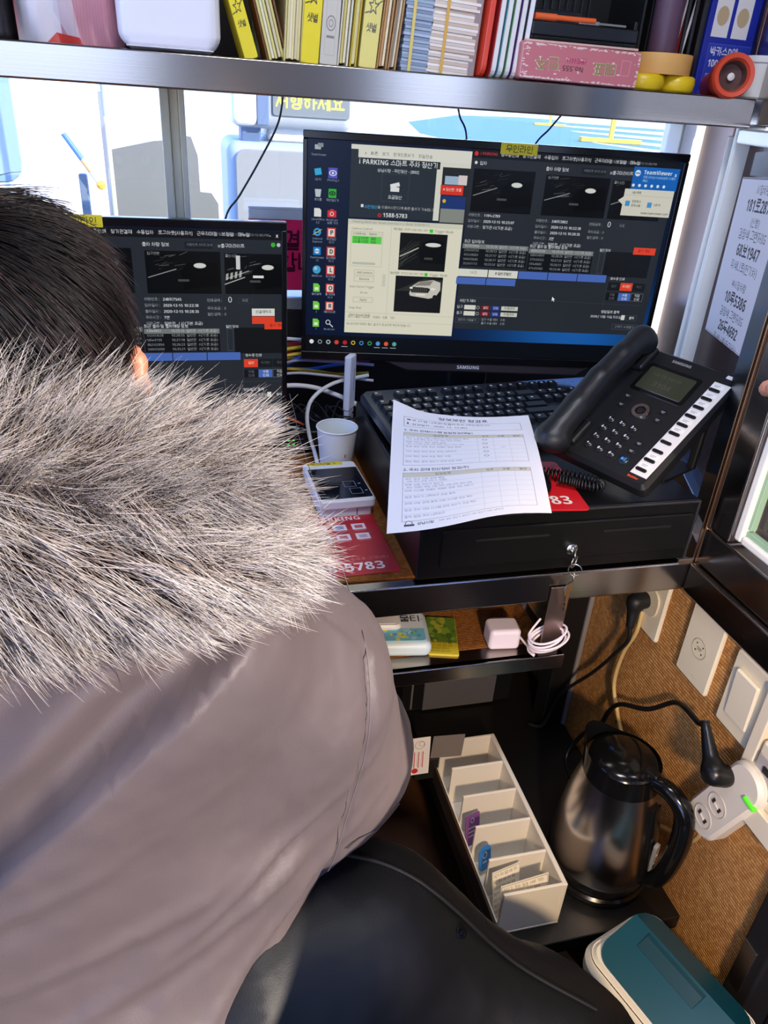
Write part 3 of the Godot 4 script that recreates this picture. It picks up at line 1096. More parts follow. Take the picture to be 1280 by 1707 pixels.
func desk() -> void:
	# steel-edged worktop with its mat, the shelf under it and its leg
	var d := thing("worktop", "long worktop with a polished steel front edge under monitors and cash drawer", "desk", v3(0, 0, 0))
	part(d, "top", bx(-1.055, 0.69, 0.70, 0.738, -1.37, -0.80, 0.002), M("7a6a5c", 0.6))
	part(d, "steel_edge", join([bx(-1.055, 0.688, 0.693, 0.7405, -0.80, -0.784, 0.003), bx(-1.055, 0.688, 0.737, 0.7405, -0.815, -0.785, 0.001)]), steel)
	part(d, "leg", bx(0.645, 0.690, 0.0, 0.70, -1.06, -1.015, 0.003), M("101011", 0.5))
	part(d, "leg_cover", bx(0.690, 0.699, 0.0, 0.70, -1.045, -1.012, 0.002), M("8a8681", 0.5))
	part(d, "corner_clip", bx(0.664, 0.688, 0.735, 0.746, -0.788, -0.784, 0.001), M("8a7a68", 0.35, 0.8))
	solo("desk_mat", "brown woven mat lying along the worktop, showing beside the red leaflet", "mat", bx(-1.04, 0.688, 0.7405, 0.7435, -1.365, -0.803, 0.001), mat_weave)
	var s := thing("under_shelf", "narrow steel-lipped shelf hung under the worktop, with a brown woven cover", "shelf", v3(0, 0, 0))
	part(s, "board", bx(-0.35, 0.515, 0.566, 0.585, -1.20, -0.80, 0.002), steel2)
	part(s, "lip", join([bx(-0.35, 0.515, 0.563, 0.589, -0.80, -0.788, 0.002), bx(-0.35, 0.515, 0.585, 0.589, -0.822, -0.79, 0.001)]), steel)
	part(s, "cover", bx(-0.34, 0.50, 0.585, 0.588, -1.19, -0.823, 0.001), mat_weave)
	part(s, "bracket", bx(0.476, 0.500, 0.588, 0.70, -1.16, -1.14, 0.001), steel2)
	part(s, "bracket", bx(-0.33, -0.306, 0.588, 0.70, -1.16, -1.14, 0.001), steel2)
	part(s, "side_rail", bx(0.507, 0.515, 0.585, 0.70, -1.19, -0.93, 0.001), steel2)

	# flat steel bar hanging from the worktop edge
	solo("steel_bar", "short flat steel bar hanging below the worktop edge, wound with a white cable", "bar", join([bx(0.466, 0.496, 0.598, 0.72, -0.782, -0.7795, 0.001), bx(0.466, 0.496, 0.598, 0.602, -0.795, -0.78, 0.001)]), M("c2ada4", 0.3, 1.0))

	# cash drawer
	var cd := thing("cash_drawer", "black metal cash drawer carrying keyboard, paper and desk phone", "cash drawer", v3(0.4725, 0.7435, -0.993))
	part(cd, "case", rbox(v3(0.405, 0.098, 0.415), 0.004, 2), M("0b0b0c", 0.36, 0.0, 0.4), v3(0, 0.049, -0.005))
	part(cd, "drawer_front", extr(rrect(0.372, 0.058, 0.005, 3), 0.006, 0.0018), M("0a0a0b", 0.4, 0.0, 0.4), v3(0.012, 0.048, 0.204))
	part(cd, "slot", cbox(v3(0.105, 0.0035, 0.004), v3(0.11, 0.060, 0.2065), 0.001), M("030303", 0.9))
	part(cd, "slot", cbox(v3(0.105, 0.0035, 0.004), v3(-0.075, 0.060, 0.2065), 0.001), M("030303", 0.9))
	part(cd, "front_rim", join([cbox(v3(0.405, 0.004, 0.006), v3(0, 0.0955, 0.2035), 0.0015), cbox(v3(0.004, 0.095, 0.006), v3(0.2005, 0.049, 0.2035), 0.0015)]), M("47474a", 0.3, 0.7))
	part(cd, "lock", lathe([Vector2(0, -0.004), Vector2(0.0085, -0.004), Vector2(0.0085, 0.004), Vector2(0.006, 0.006), Vector2(0, 0.006)], 20), M("c9c5bc", 0.2, 1.0), v3(0.0125, 0.038, 0.209), v3(90, 0, 0))
	# keys in the lock
	var chrome := M("d8d2c6", 0.18, 1.0)
	var ks := thing("key_ring", "chrome keys dangling on rings from the cash drawer lock", "keys", v3(0.481, 0.777, -0.780))
	part(ks, "key_head", extr(ngon(0.0105, 20), 0.002, 0.0005), chrome, v3(0.0, 0.004, 0.012), v3(0, 75, 0))
	part(ks, "key_shaft", cbox(v3(0.002, 0.005, 0.012), v3(0.0, 0.004, 0.003), 0.0005), chrome)
	var ring := func(r: float, w: float) -> MB:
		var p := []
		for i in 20:
			p.append(v3(cos(TAU * i / 20) * r, sin(TAU * i / 20) * r, 0))
		p.append(p[0])
		return tube(p, w, 6, false)
	var rg: MB = ring.call(0.009, 0.0009)
	for q in [[0.002, -0.006, 0.014, 40.0], [0.006, -0.020, 0.014, -30.0], [0.007, -0.031, 0.013, 60.0]]:
		part(ks, "ring", rg, chrome, v3(q[0], q[1], q[2]), v3(0, q[3], 0))
	var kh := PackedVector2Array([Vector2(-0.0085, 0), Vector2(-0.0095, 0.009), Vector2(-0.0045, 0.017), Vector2(0.0045, 0.017), Vector2(0.0095, 0.009), Vector2(0.0085, 0), Vector2(0.0032, -0.004), Vector2(0.0032, -0.034), Vector2(0.001, -0.037), Vector2(-0.003, -0.034), Vector2(-0.0022, -0.028), Vector2(-0.0034, -0.024), Vector2(-0.0022, -0.02), Vector2(-0.0034, -0.016), Vector2(-0.003, -0.004)])
	part(ks, "hanging_key", extr(kh, 0.0022, 0.0004), M("cfc3ae", 0.22, 1.0), v3(0.002, -0.056, 0.014), v3(4, 30, 10))

	# keyboard lying on the drawer
	var kb := thing("keyboard", "black full-size keyboard lying on the cash drawer under the wide monitor", "keyboard", v3(0.262, 0.8625, -1.155), v3(6.0, 6.5, 0))
	var plate := M("262b35", 0.3)
	var kb_top := PackedVector2Array([Vector2(0, 0.012), Vector2(0.012, 0.0), Vector2(0.44, 0.0), Vector2(0.452, 0.012), Vector2(0.452, 0.190), Vector2(0.44, 0.205), Vector2(0.012, 0.205), Vector2(0, 0.190)])
	var bm := MB.new()
	bm.add(extr(kb_top, 0.016, 0.003, true), tf(v3(0, 0.008, 0), v3(90, 0, 0)))
	part(kb, "case", bm, plate)
	var km := [M("191b20", 0.3), M("1d2026", 0.3)]
	var legend := M("c8ccd2", 0.5)
	var shapes := {}
	var rows := [[0.0185, "1 .5 .5 .5 1 1 1 1 .5 1 1 1 1 .5 1 1 1 1"]]
	var cap_mesh := func(w: float) -> ArrayMesh:
		var m := MB.new()
		var h := 0.0085
		var b := 0.0085
		var t := 0.0062
		var bw := w * 0.0095 - 0.0011
		var tw := bw - 0.0024
		var ring_b := [v3(-bw, 0, b), v3(bw, 0, b), v3(bw, 0, -b), v3(-bw, 0, -b)]
		var ring_t := [v3(-tw, h, t - 0.0008), v3(tw, h, t - 0.0008), v3(tw, h + 0.0006, -t - 0.001), v3(-tw, h + 0.0006, -t - 0.001)]
		for i in 4:
			m.quad(ring_b[i], ring_b[(i + 1) % 4], ring_t[(i + 1) % 4], ring_t[i])
		m.quad(ring_t[0], ring_t[1], ring_t[2], ring_t[3])
		return m.mesh()
	var lay := [
		[0.0, [[0, 1], [2, 1], [3, 1], [4, 1], [5, 1], [6.5, 1], [7.5, 1], [8.5, 1], [9.5, 1], [11, 1], [12, 1], [13, 1], [14, 1], [15.25, 1], [16.25, 1], [17.25, 1]]],
		[1.4, [[0, 1], [1, 1], [2, 1], [3, 1], [4, 1], [5, 1], [6, 1], [7, 1], [8, 1], [9, 1], [10, 1], [11, 1], [12, 1], [13, 2], [15.25, 1], [16.25, 1], [17.25, 1], [18.5, 1], [19.5, 1], [20.5, 1], [21.5, 1]]],
		[2.4, [[0, 1.5], [1.5, 1], [2.5, 1], [3.5, 1], [4.5, 1], [5.5, 1], [6.5, 1], [7.5, 1], [8.5, 1], [9.5, 1], [10.5, 1], [11.5, 1], [12.5, 1], [13.5, 1.5], [15.25, 1], [16.25, 1], [17.25, 1], [18.5, 1], [19.5, 1], [20.5, 1], [21.5, 1]]],
		[3.4, [[0, 1.75], [1.75, 1], [2.75, 1], [3.75, 1], [4.75, 1], [5.75, 1], [6.75, 1], [7.75, 1], [8.75, 1], [9.75, 1], [10.75, 1], [11.75, 1], [12.75, 2.25], [18.5, 1], [19.5, 1], [20.5, 1]]],
		[4.4, [[0, 2.25], [2.25, 1], [3.25, 1], [4.25, 1], [5.25, 1], [6.25, 1], [7.25, 1], [8.25, 1], [9.25, 1], [10.25, 1], [11.25, 1], [12.25, 2.75], [16.25, 1], [18.5, 1], [19.5, 1], [20.5, 1], [21.5, 1]]],
		[5.4, [[0, 1.25], [1.25, 1.25], [2.5, 1.25], [3.75, 6.25], [10, 1.25], [11.25, 1.25], [12.5, 1.25], [13.75, 1.25], [15.25, 1], [16.25, 1], [17.25, 1], [18.5, 2], [20.5, 1]]]]
	var n := 0
	for r in lay:
		for q in r[1]:
			var w: float = q[1]
			if not shapes.has(w):
				shapes[w] = cap_mesh.call(w)
			var k := part(kb, "key", shapes[w], km[n % 2], v3(0.013 + (q[0] + w * 0.5) * 0.019, 0.0155, 0.020 + (r[0] + 0.5) * 0.0212))
			n += 1
			if w <= 1.5:
				part(k, "legend", cbox(v3(0.0042, 0.0003, 0.0034), v3(-0.0025, 0.0091, -0.002), 0.0001), legend)
	for x in [0.03, 0.40]:
		part(kb, "foot", cbox(v3(0.03, 0.032, 0.008), v3(x, -0.014, 0.012), 0.002), plate, Vector3.ZERO, v3(-9, 0, 0))
	for i in 3:
		part(kb, "indicator", cbox(v3(0.004, 0.001, 0.002), v3(0.37 + i * 0.016, 0.0165, 0.016), 0.0004), M("9aa2a8", 0.4))

	# mouse and the red card it lies on, mostly under the paper
	var rc := CV.new(self, 512, 340, "d8202a")
	rc.text("1588-5783", 128, 236, 72, "f4efe6", true)
	rc.text("고객센터", 300, 165, 30, "f0b0a8", false)
	rc.text("i PARKING", 60, 40, 60, "f4efe6", true)
	var pm := PackedVector2Array(rrect(0.20, 0.15, 0.008, 4))
	solo("mouse_pad", "red glossy card with a phone number, half under the paper before the desk phone", "mouse pad", slab(pm, 0.0018, 0.0004), MT(rc.im, 0.25), v3(0.410, 0.8405, -0.866), v3(0, -7, 0))
	var mo := thing("mouse", "black computer mouse peeking out from under the paper sheet, on the red card", "mouse", v3(0.446, 0.8425, -0.862), v3(0, -15, 0))
	part(mo, "shell", sdf([[v3(0, 0.006, 0.0), v3(0.027, 0.014, 0.050), Basis.IDENTITY], [v3(0, 0.006, 0.012), v3(0.026, 0.012, 0.036), Basis.IDENTITY]], 0.004, 0.012), blackg)
	part(mo, "wheel", lathe([Vector2(0, -0.003), Vector2(0.006, -0.003), Vector2(0.006, 0.003), Vector2(0, 0.003)], 16), M("3c3c3f", 0.6), v3(0, 0.016, -0.027), v3(0, 0, 90))

	monitor(v3(0.4825, 0.0, -1.216), 1.2555, "wide monitor showing a pale window and dark parking program, on the right", 0, -8.6)
	monitor(v3(-0.1595, 0.0, -1.165), 1.138, "lower dark-bezelled monitor half hidden behind the attendant's head and fur collar", 1, 0.0)

var screen_mats := []
# origin: middle of the screen's foot; top: height of the upper edge
func monitor(at: Vector3, top: float, label: String, which: int, yaw: float) -> void:
	if screen_mats.is_empty():
		screen_pictures()
	var mo := thing("monitor", label, "monitor", at + v3(0, 0.7435, 0), v3(0, yaw, 0), "two monitors on the worktop")
	var h := top - 0.7435
	var bz := M("0d0e10", 0.18)
	part(mo, "housing", cbox(v3(0.602, 0.345, 0.030), v3(0, h - 0.1745, -0.005), 0.006, 2), M("111214", 0.4))
	part(mo, "back_shell", cbox(v3(0.42, 0.22, 0.03), v3(0, h - 0.19, -0.032), 0.012, 2), M("141516", 0.5))
	# bezel: a frame round the screen
	var outer := [[-0.3035, 0.3035, h - 0.0115, h], [-0.3035, 0.3035, h - 0.350, h - 0.3365], [-0.3035, -0.2965, h - 0.3365, h - 0.0115], [0.2955, 0.3035, h - 0.3365, h - 0.0115]]
	for q in outer:
		part(mo, "bezel", bx(q[0], q[1], q[2], q[3], 0.0, 0.016, 0.0015), bz)
	part(mo, "screen", extr(rrect(0.593, 0.3265, 0.0), 0.004), screen_mats[which], v3(0, h - 0.174, 0.0105))
	part(mo, "chin", extr(PackedVector2Array([Vector2(-0.19, 0.0), Vector2(0.19, 0.0), Vector2(0.165, -0.020), Vector2(-0.14, -0.020)]), 0.014, 0.003), M("3a3234", 0.28), v3(0.02, h - 0.347, 0.006))
	var tm := TextMesh.new()
	var f := SystemFont.new()
	f.font_names = PackedStringArray(["Droid Sans"])
	f.font_weight = 700
	tm.text = "SAMSUNG"
	tm.font = f
	tm.font_size = 64
	tm.pixel_size = 0.00013
	tm.depth = 0.0004
	part(mo, "brand_letters", tm, M("e8e6e2", 0.4), v3(-0.012, h - 0.3570, 0.0135))
	part(mo, "neck", cbox(v3(0.075, h - 0.22, 0.035), v3(0, (h - 0.22) / 2 + 0.012, -0.055), 0.008, 2), M("131415", 0.4))
	part(mo, "base", slab(rrect(0.27, 0.10, 0.04, 6), 0.014, 0.004, true), M("131415", 0.3), v3(0, 0, -0.095))
	var al := AreaLight3D.new()
	al.name = "monitor_glow"
	al.area_size = Vector2(0.6, 0.33)
	al.light_energy = 0.02
	al.light_color = Color(0.75, 0.85, 1.0)
	al.position = at + v3(0, 0.7435 + h - 0.18, 0) + Basis(Vector3.UP, deg_to_rad(yaw)).z * 0.02
	al.rotation_degrees = v3(0, 180 + yaw, 0)
	al.area_range = 4.0
	al.shadow_enabled = true
	add_child(al)

func screens() -> void:
	pass

# the dark parking program that both screens show, in a 736 x 595 window at (x, y)
func parking_app(c: CV, ox: int, oy: int, first: bool, rng: RandomNumberGenerator) -> void:
	var W := 720 if first else 681
	c.rect(ox, oy, W, 595, "2b3038")
	c.rect(ox, oy, W, 26, "15181d")
	c.disc(ox + 14, oy + 13, 7, "e02c34")
	c.text("i PARKING", ox + 26, oy + 5, 12, "d8323a", true)
	var x := ox + 96.0
	for s in ["영수증인쇄", "정기권결제", "수동입차", "로그아웃[사용자1]", "근무자마감", "보정열", "매뉴얼"]:
		x = c.text(s, x, oy + 4, 13, "e6e8ea", true) + 13
	c.text("무인정산-본관 3.1.5.70 (2020-10-08) PM", ox + 466, oy + 6, 10, "b8bcc2")
	if not first:
		c.text("-", ox + 640, oy + 3, 16, "ffffff", true)
		c.text("x", ox + 660, oy + 3, 16, "ffffff", true)
	# three camera pictures
	c.text("입차", ox + 28, oy + 33, 13, "e8eaec", true)
	c.disc(ox + 16, oy + 40, 5, "e8eaec")
	c.text("출차 차량 정보", ox + 256, oy + 38, 13, "e8eaec", true)
	c.rect(ox + 382, oy + 36, 84, 20, "20242b")
	c.text("차량번호 8자리 검색", ox + 388, oy + 39, 9, "8d939b")
	c.text("출구미라이트", ox + 490, oy + 38, 13, "e8eaec", true)
	c.rect(ox + 482, oy + 43, 8, 8, "8d939b")
	for q in [[12, 58, 212, 134], [262, 64, 226, 128], [500, 68, 188, 124]]:
		c.rect(ox + q[0], oy + q[1], q[2], q[3], "0d0f12")
		var fx: int = ox + q[0]
		var fy: int = oy + q[1]
		for i in 16:
			var yy := fy + rng.randf_range(10, q[3] * 0.55)
			var xx := fx + rng.randf_range(4, q[2] * 0.5)
			c.line(xx, yy, xx + rng.randf_range(6, 40), yy - rng.randf_range(1, 10), rng.randf_range(1.0, 2.2), "9aa09c", rng.randf_range(0.15, 0.6))
		c.line(fx + 6, fy + q[3] * 0.62, fx + q[2] * 0.4, fy + q[3] * 0.42, 3.0, "b9beb8", 0.8)
		c.poly([Vector2(fx + q[2] * 0.45, fy + q[3] * 0.45), Vector2(fx + q[2] * 0.6, fy + q[3] * 0.25), Vector2(fx + q[2] * 0.95, fy + q[3] * 0.25), Vector2(fx + q[2] * 0.99, fy + q[3] * 0.8), Vector2(fx + q[2] * 0.5, fy + q[3] * 0.9)], "050607", 0.85)
		c.disc(fx + q[2] * 0.72, fy + q[3] * 0.33, 8, "dfe4dc", 0.0, 2.4)
		c.rect(fx + int(q[2] * 0.42), fy + int(q[3] * 0.66), 34, 7, "4b4f52")
		c.speckle(fx, fy, q[2], q[3], 0.025, rng)
	if not first:
		c.rect(ox + 536, oy + 74, 13, 42, "d9dcd8")
		c.rect(ox + 588, oy + 134, 34, 8, "f0f2ee")
		for i in 4:
			c.poly([Vector2(ox + 502 + i * 14, oy + 150 - i * 3), Vector2(ox + 510 + i * 14, oy + 148 - i * 3), Vector2(ox + 512 + i * 14, oy + 128 - i * 3), Vector2(ox + 504 + i * 14, oy + 130 - i * 3)], "d8dbd6", 0.8)
		c.line(ox + 500, oy + 162, ox + 562, oy + 140, 3, "c5c9c4")
		c.disc(ox + 653, oy + 40, 7, "3fbf2e")
		c.disc(ox + 670, oy + 40, 6, "c9ced2")
	c.text("입구전면", ox + 268, oy + 66, 10, "d8dadc")
	c.text("출차사진", ox + 502, oy + 69, 10, "d8dadc")
	var plate := "119누2789" if first else "248위7545"
	var L := [["차량번호", plate], ["입차일시", "2020-12-15 10:23:07"], ["차량구분", "정기권 시(기본 요금)"]]
	for i in 3:
		c.text(L[i][0] + " : ", ox + 8, oy + 196 + i * 19, 11, "c9cdd2")
		c.text(L[i][1], ox + 62, oy + 196 + i * 19, 12, "eceef0", true)
	L = [["차량번호", "240위3802" if first else "248위7545"], ["입차일시", "2020-12-15 10:22:38"], ["출차일시", "2020-12-15 10:28:35"], ["주차시간", "2분" if first else "7분"], ["차량구분", "일반권   / 시(기본 요금)"]]
	for i in 5:
		c.text(L[i][0] + " : ", ox + 248, oy + 203 + i * 19, 11, "c9cdd2")
		c.text(L[i][1], ox + 304, oy + 203 + i * 19, 12, "eceef0", true)
	c.text("판매금액 : ", ox + 440, oy + 206, 11, "c9cdd2")
	c.text("0", ox + 506, oy + 196, 24, "ffffff")
	c.text("주차요금 :  0", ox + 440, oy + 231, 11, "c9cdd2")
	c.text("할인금액 :  0", ox + 440, oy + 250, 11, "c9cdd2")
	c.frame(ox + 540, oy + 205, 44, 16, "3c424b")
	c.text("무료", ox + 550, oy + 206, 11, "9fa5ac")
	c.text("최근 입차정보", ox + 4, oy + 282, 12, "f0f2f4", true)
	c.text("최근 출차 및 출차예정 정보", ox + 240, oy + 288, 12, "f0f2f4", true)
	for k in 2:
		var tx := ox + (0 if k == 0 else 240)
		var ty := oy + (297 if k == 0 else 303)
		c.rect(tx, ty, 236, 76, "14171b")
		c.rect(tx, ty, 236, 16, "7c827f")
		for i in 5:
			c.text(["%d누%d" % [10 + rng.randi() % 80, 1000 + rng.randi() % 8999], "%d%d사%d" % [1 + rng.randi() % 9, 30 + rng.randi() % 60, 1000 + rng.randi() % 8999]][rng.randi() % 2], tx + 6, ty + i * 15, 11, "c2c7cc" if i > 0 else "e8ebe8")
			c.text("10:2%d:%d  일반권  시(기본 요금)" % [9 - i, 10 + rng.randi() % 49], tx + 82, ty + i * 15, 11, "d5d9dd")
	c.text("할인정보", ox + 496, oy + 290, 11, "e8eaec", true)
	c.rect(ox + 524, oy + 300, 168, 86, "17191d")
	c.frame(ox + 500, oy + 304, 20, 72, "5b626b")
	c.rect(ox + 622, oy + 282, 82, 24, "f0482e")
	c.text("출구 개방", ox + 638, oy + 286, 11, "8c2418")
	if not first:
		c.rect(ox + 582, oy + 238, 74, 24, "e8e8e2")
		c.mid("선결제카드", ox + 619, oy + 242, 11, "3a3a3a")
		c.rect(ox + 582, oy + 264, 74, 24, "f0482e")
	for i in 5:
		c.rect(ox - 6 + i * 110, oy + 382, 107, 26, "e6e6da" if i < 2 else "4f71c4")
	c.mid("1시간", ox + 48, oy + 387, 11, "7a7a74")
	c.mid("B 일반권할인", ox + 158, oy + 387, 11, "5a5a54", true)
	for i in 2:
		c.rect(ox - 10 + i * 110, oy + 411, 107, 24, "4f71c4")
	c.line(ox + 552, oy + 384, ox + 548, oy + 500, 1, "454b54")
	c.line(ox, oy + 480, ox + 700, oy + 484, 1, "454b54")
	c.text("영수증 인쇄", ox + 556, oy + 386, 11, "eceef0", true)
	var hot := 1 if first else 0
	for i in 3:
		c.rect(ox + 552 + i * 48, oy + 406, 46, 28, "f0482e" if i == hot else "1c1f24")
		c.mid(["일반", "무제한", "확인"][i], ox + 575 + i * 48, oy + 412, 11, "ffd8cc" if i == hot else "6c727a", i == hot)
		c.rect(ox + 552 + i * 48, oy + 442, 46, 28, ["1a1c20", "4f71c4", "23272d"][i])
		if i == 2:
			c.frame(ox + 552 + i * 48, oy + 442, 46, 28, "8a9098")
		c.mid(["자동", "수동", "직접"][i], ox + 575 + i * 48, oy + 443, 11, "eceef0" if i > 0 else "6c727a", true)
		c.mid("인쇄", ox + 575 + i * 48, oy + 456, 11, "eceef0" if i > 0 else "6c727a", true)
	c.text("차단기 제어", ox + 10, oy + 486, 12, "eceef0", true)
	for i in 2:
		var yy := oy + 508 + i * 22
		c.text(["입구", "출구"][i], ox + 2, yy, 12, "d6d9dc", true)
		c.rect(ox + 30, yy, 42, 16, "e4e4d8")
		c.disc(ox + 81, yy + 8, 6, "b9b9ae", 2.0)
		c.rect(ox + 92, yy, 34, 16, "7a1c22")
		c.mid("열림", ox + 109, yy + 1, 11, "f3d2cc", true)
		c.rect(ox + 130, yy, 34, 16, "243a8c")
		c.mid("닫힘", ox + 147, yy + 1, 11, "d2dcf6", true)
		c.rect(ox + 168, yy, 62, 15, "d9dacc")
		c.mid("자동모드", ox + 199, yy, 11, "4a4a44")
	c.frame(ox, oy + 554, 90, 18, "5b626b")
	c.mid("관리자 수동열기", ox + 45, oy + 556, 10, "aeb4ba")
	c.text("입구 수동 제어    0 회", ox + 98, oy + 552, 10, "d0d4d8")
	c.text("출구 수동 제어    0 회", ox + 98, oy + 566, 10, "d0d4d8")
	c.text("영업일보 출력", ox + 546, oy + 505, 12, "eceef0", true)
	c.text("2020년 12월 15일 화요일", ox + 508, oy + 524, 11, "d8dbde", true)
	c.rect(ox + 628, oy + 522, 14, 18, "e2e2da")
	c.frame(ox + 648, oy + 522, 40, 20, "5b626b")
	c.mid("출력", ox + 668, oy + 525, 11, "eceef0", true)
	c.frame(ox + 600, oy + 556, 96, 20, "5b626b")
	c.mid("선택기 수동열기", ox + 648, oy + 559, 11, "a6acb3")

func blue_desktop(c: CV, w: int, h: int) -> void:
	for y in range(h):
		for x in range(0, w, 8):
			var t := clampf(1.0 - Vector2((x - w * 0.78) / (w * 0.45), (y - h * 0.86) / (h * 0.5)).length(), 0.0, 1.0)
			var cc := Color.html("0c1a36").lerp(Color.html("1c62b4"), t * t * (3.0 - 2.0 * t))
			c.im.fill_rect(Rect2i(x, y, 8, 1), cc)

func icon(c: CV, x: float, y: float, kind: int, name_a: String, name_b := "") -> void:
	match kind:
		0:
			c.rect(int(x) - 13, int(y) - 8, 20, 14, "b9bec4")
			c.rect(int(x) - 3, int(y) - 13, 18, 12, "8d949c")
		1:
			c.poly([Vector2(x - 14, y - 10), Vector2(x + 8, y - 14), Vector2(x + 12, y + 6), Vector2(x - 10, y + 10)], "38b4e6")
		2:
			c.poly([Vector2(x - 11, y - 11), Vector2(x + 11, y - 11), Vector2(x + 8, y + 13), Vector2(x - 8, y + 13)], "c9d2d6")
		3:
			c.poly([Vector2(x - 12, y - 14), Vector2(x + 6, y - 14), Vector2(x + 12, y - 8), Vector2(x + 12, y + 13), Vector2(x - 12, y + 13)], "ecefe8")
		4:
			c.disc(x, y, 13, "3ba0e0", 6)
			c.line(x - 12, y + 1, x + 11, y + 1, 4, "3ba0e0")
			c.line(x - 14, y + 9, x + 14, y - 9, 2.5, "e8c83a")
		5:
			c.rect(int(x) - 13, int(y) - 13, 26, 26, "1e88d8")
			c.disc(x, y, 8, "f2f6fa")
			c.line(x - 6, y, x + 6, y, 3, "1e88d8")
		6:
			c.disc(x, y, 14, "4aa6d8")
			c.disc(x - 4, y - 4, 6, "9fd6ee")
		7:
			c.poly([Vector2(x - 11, y - 15), Vector2(x + 5, y - 15), Vector2(x + 12, y - 8), Vector2(x + 12, y + 14), Vector2(x - 11, y + 14)], "7ed84a")
			c.rect(int(x) - 6, int(y) - 2, 13, 10, "eefbe4")
		8:
			c.rect(int(x) - 15, int(y) - 16, 30, 32, "5a58c8")
			c.disc(x, y, 9, "f4f4ff", 2.5, 1.4)
			c.disc(x, y, 4, "f4f4ff")
		9:
			c.rect(int(x) - 13, int(y) - 14, 26, 28, "36b83c")
			c.disc(x, y, 7, "0e2a10", 2.5, 1.5)
			c.disc(x, y, 3, "0e2a10")
		10:
			c.rect(int(x) - 15, int(y) - 9, 30, 22, "e0303a")
			c.disc(x, y + 2, 7, "f6e6e6", 2.5)
			c.rect(int(x) - 6, int(y) - 13, 12, 5, "e0303a")
		11:
			c.disc(x - 4, y - 4, 9, "dfe3e6", 3)
			c.line(x + 3, y + 3, x + 13, y + 12, 4, "dfe3e6")
		_:
			c.rect(int(x) - 15, int(y) - 16, 30, 32, "d8382e")
			c.rect(int(x) - 11, int(y) - 12, 22, 24, "f2e4dc")
			c.mid(["P", "D", "L", "O", "R"][kind - 20], x, y - 12, 20, "333333", true)
	c.mid(name_a, x, y + 16, 9, "d8dde6")
	if name_b != "":
		c.mid(name_b, x, y + 26, 9, "d8dde6")

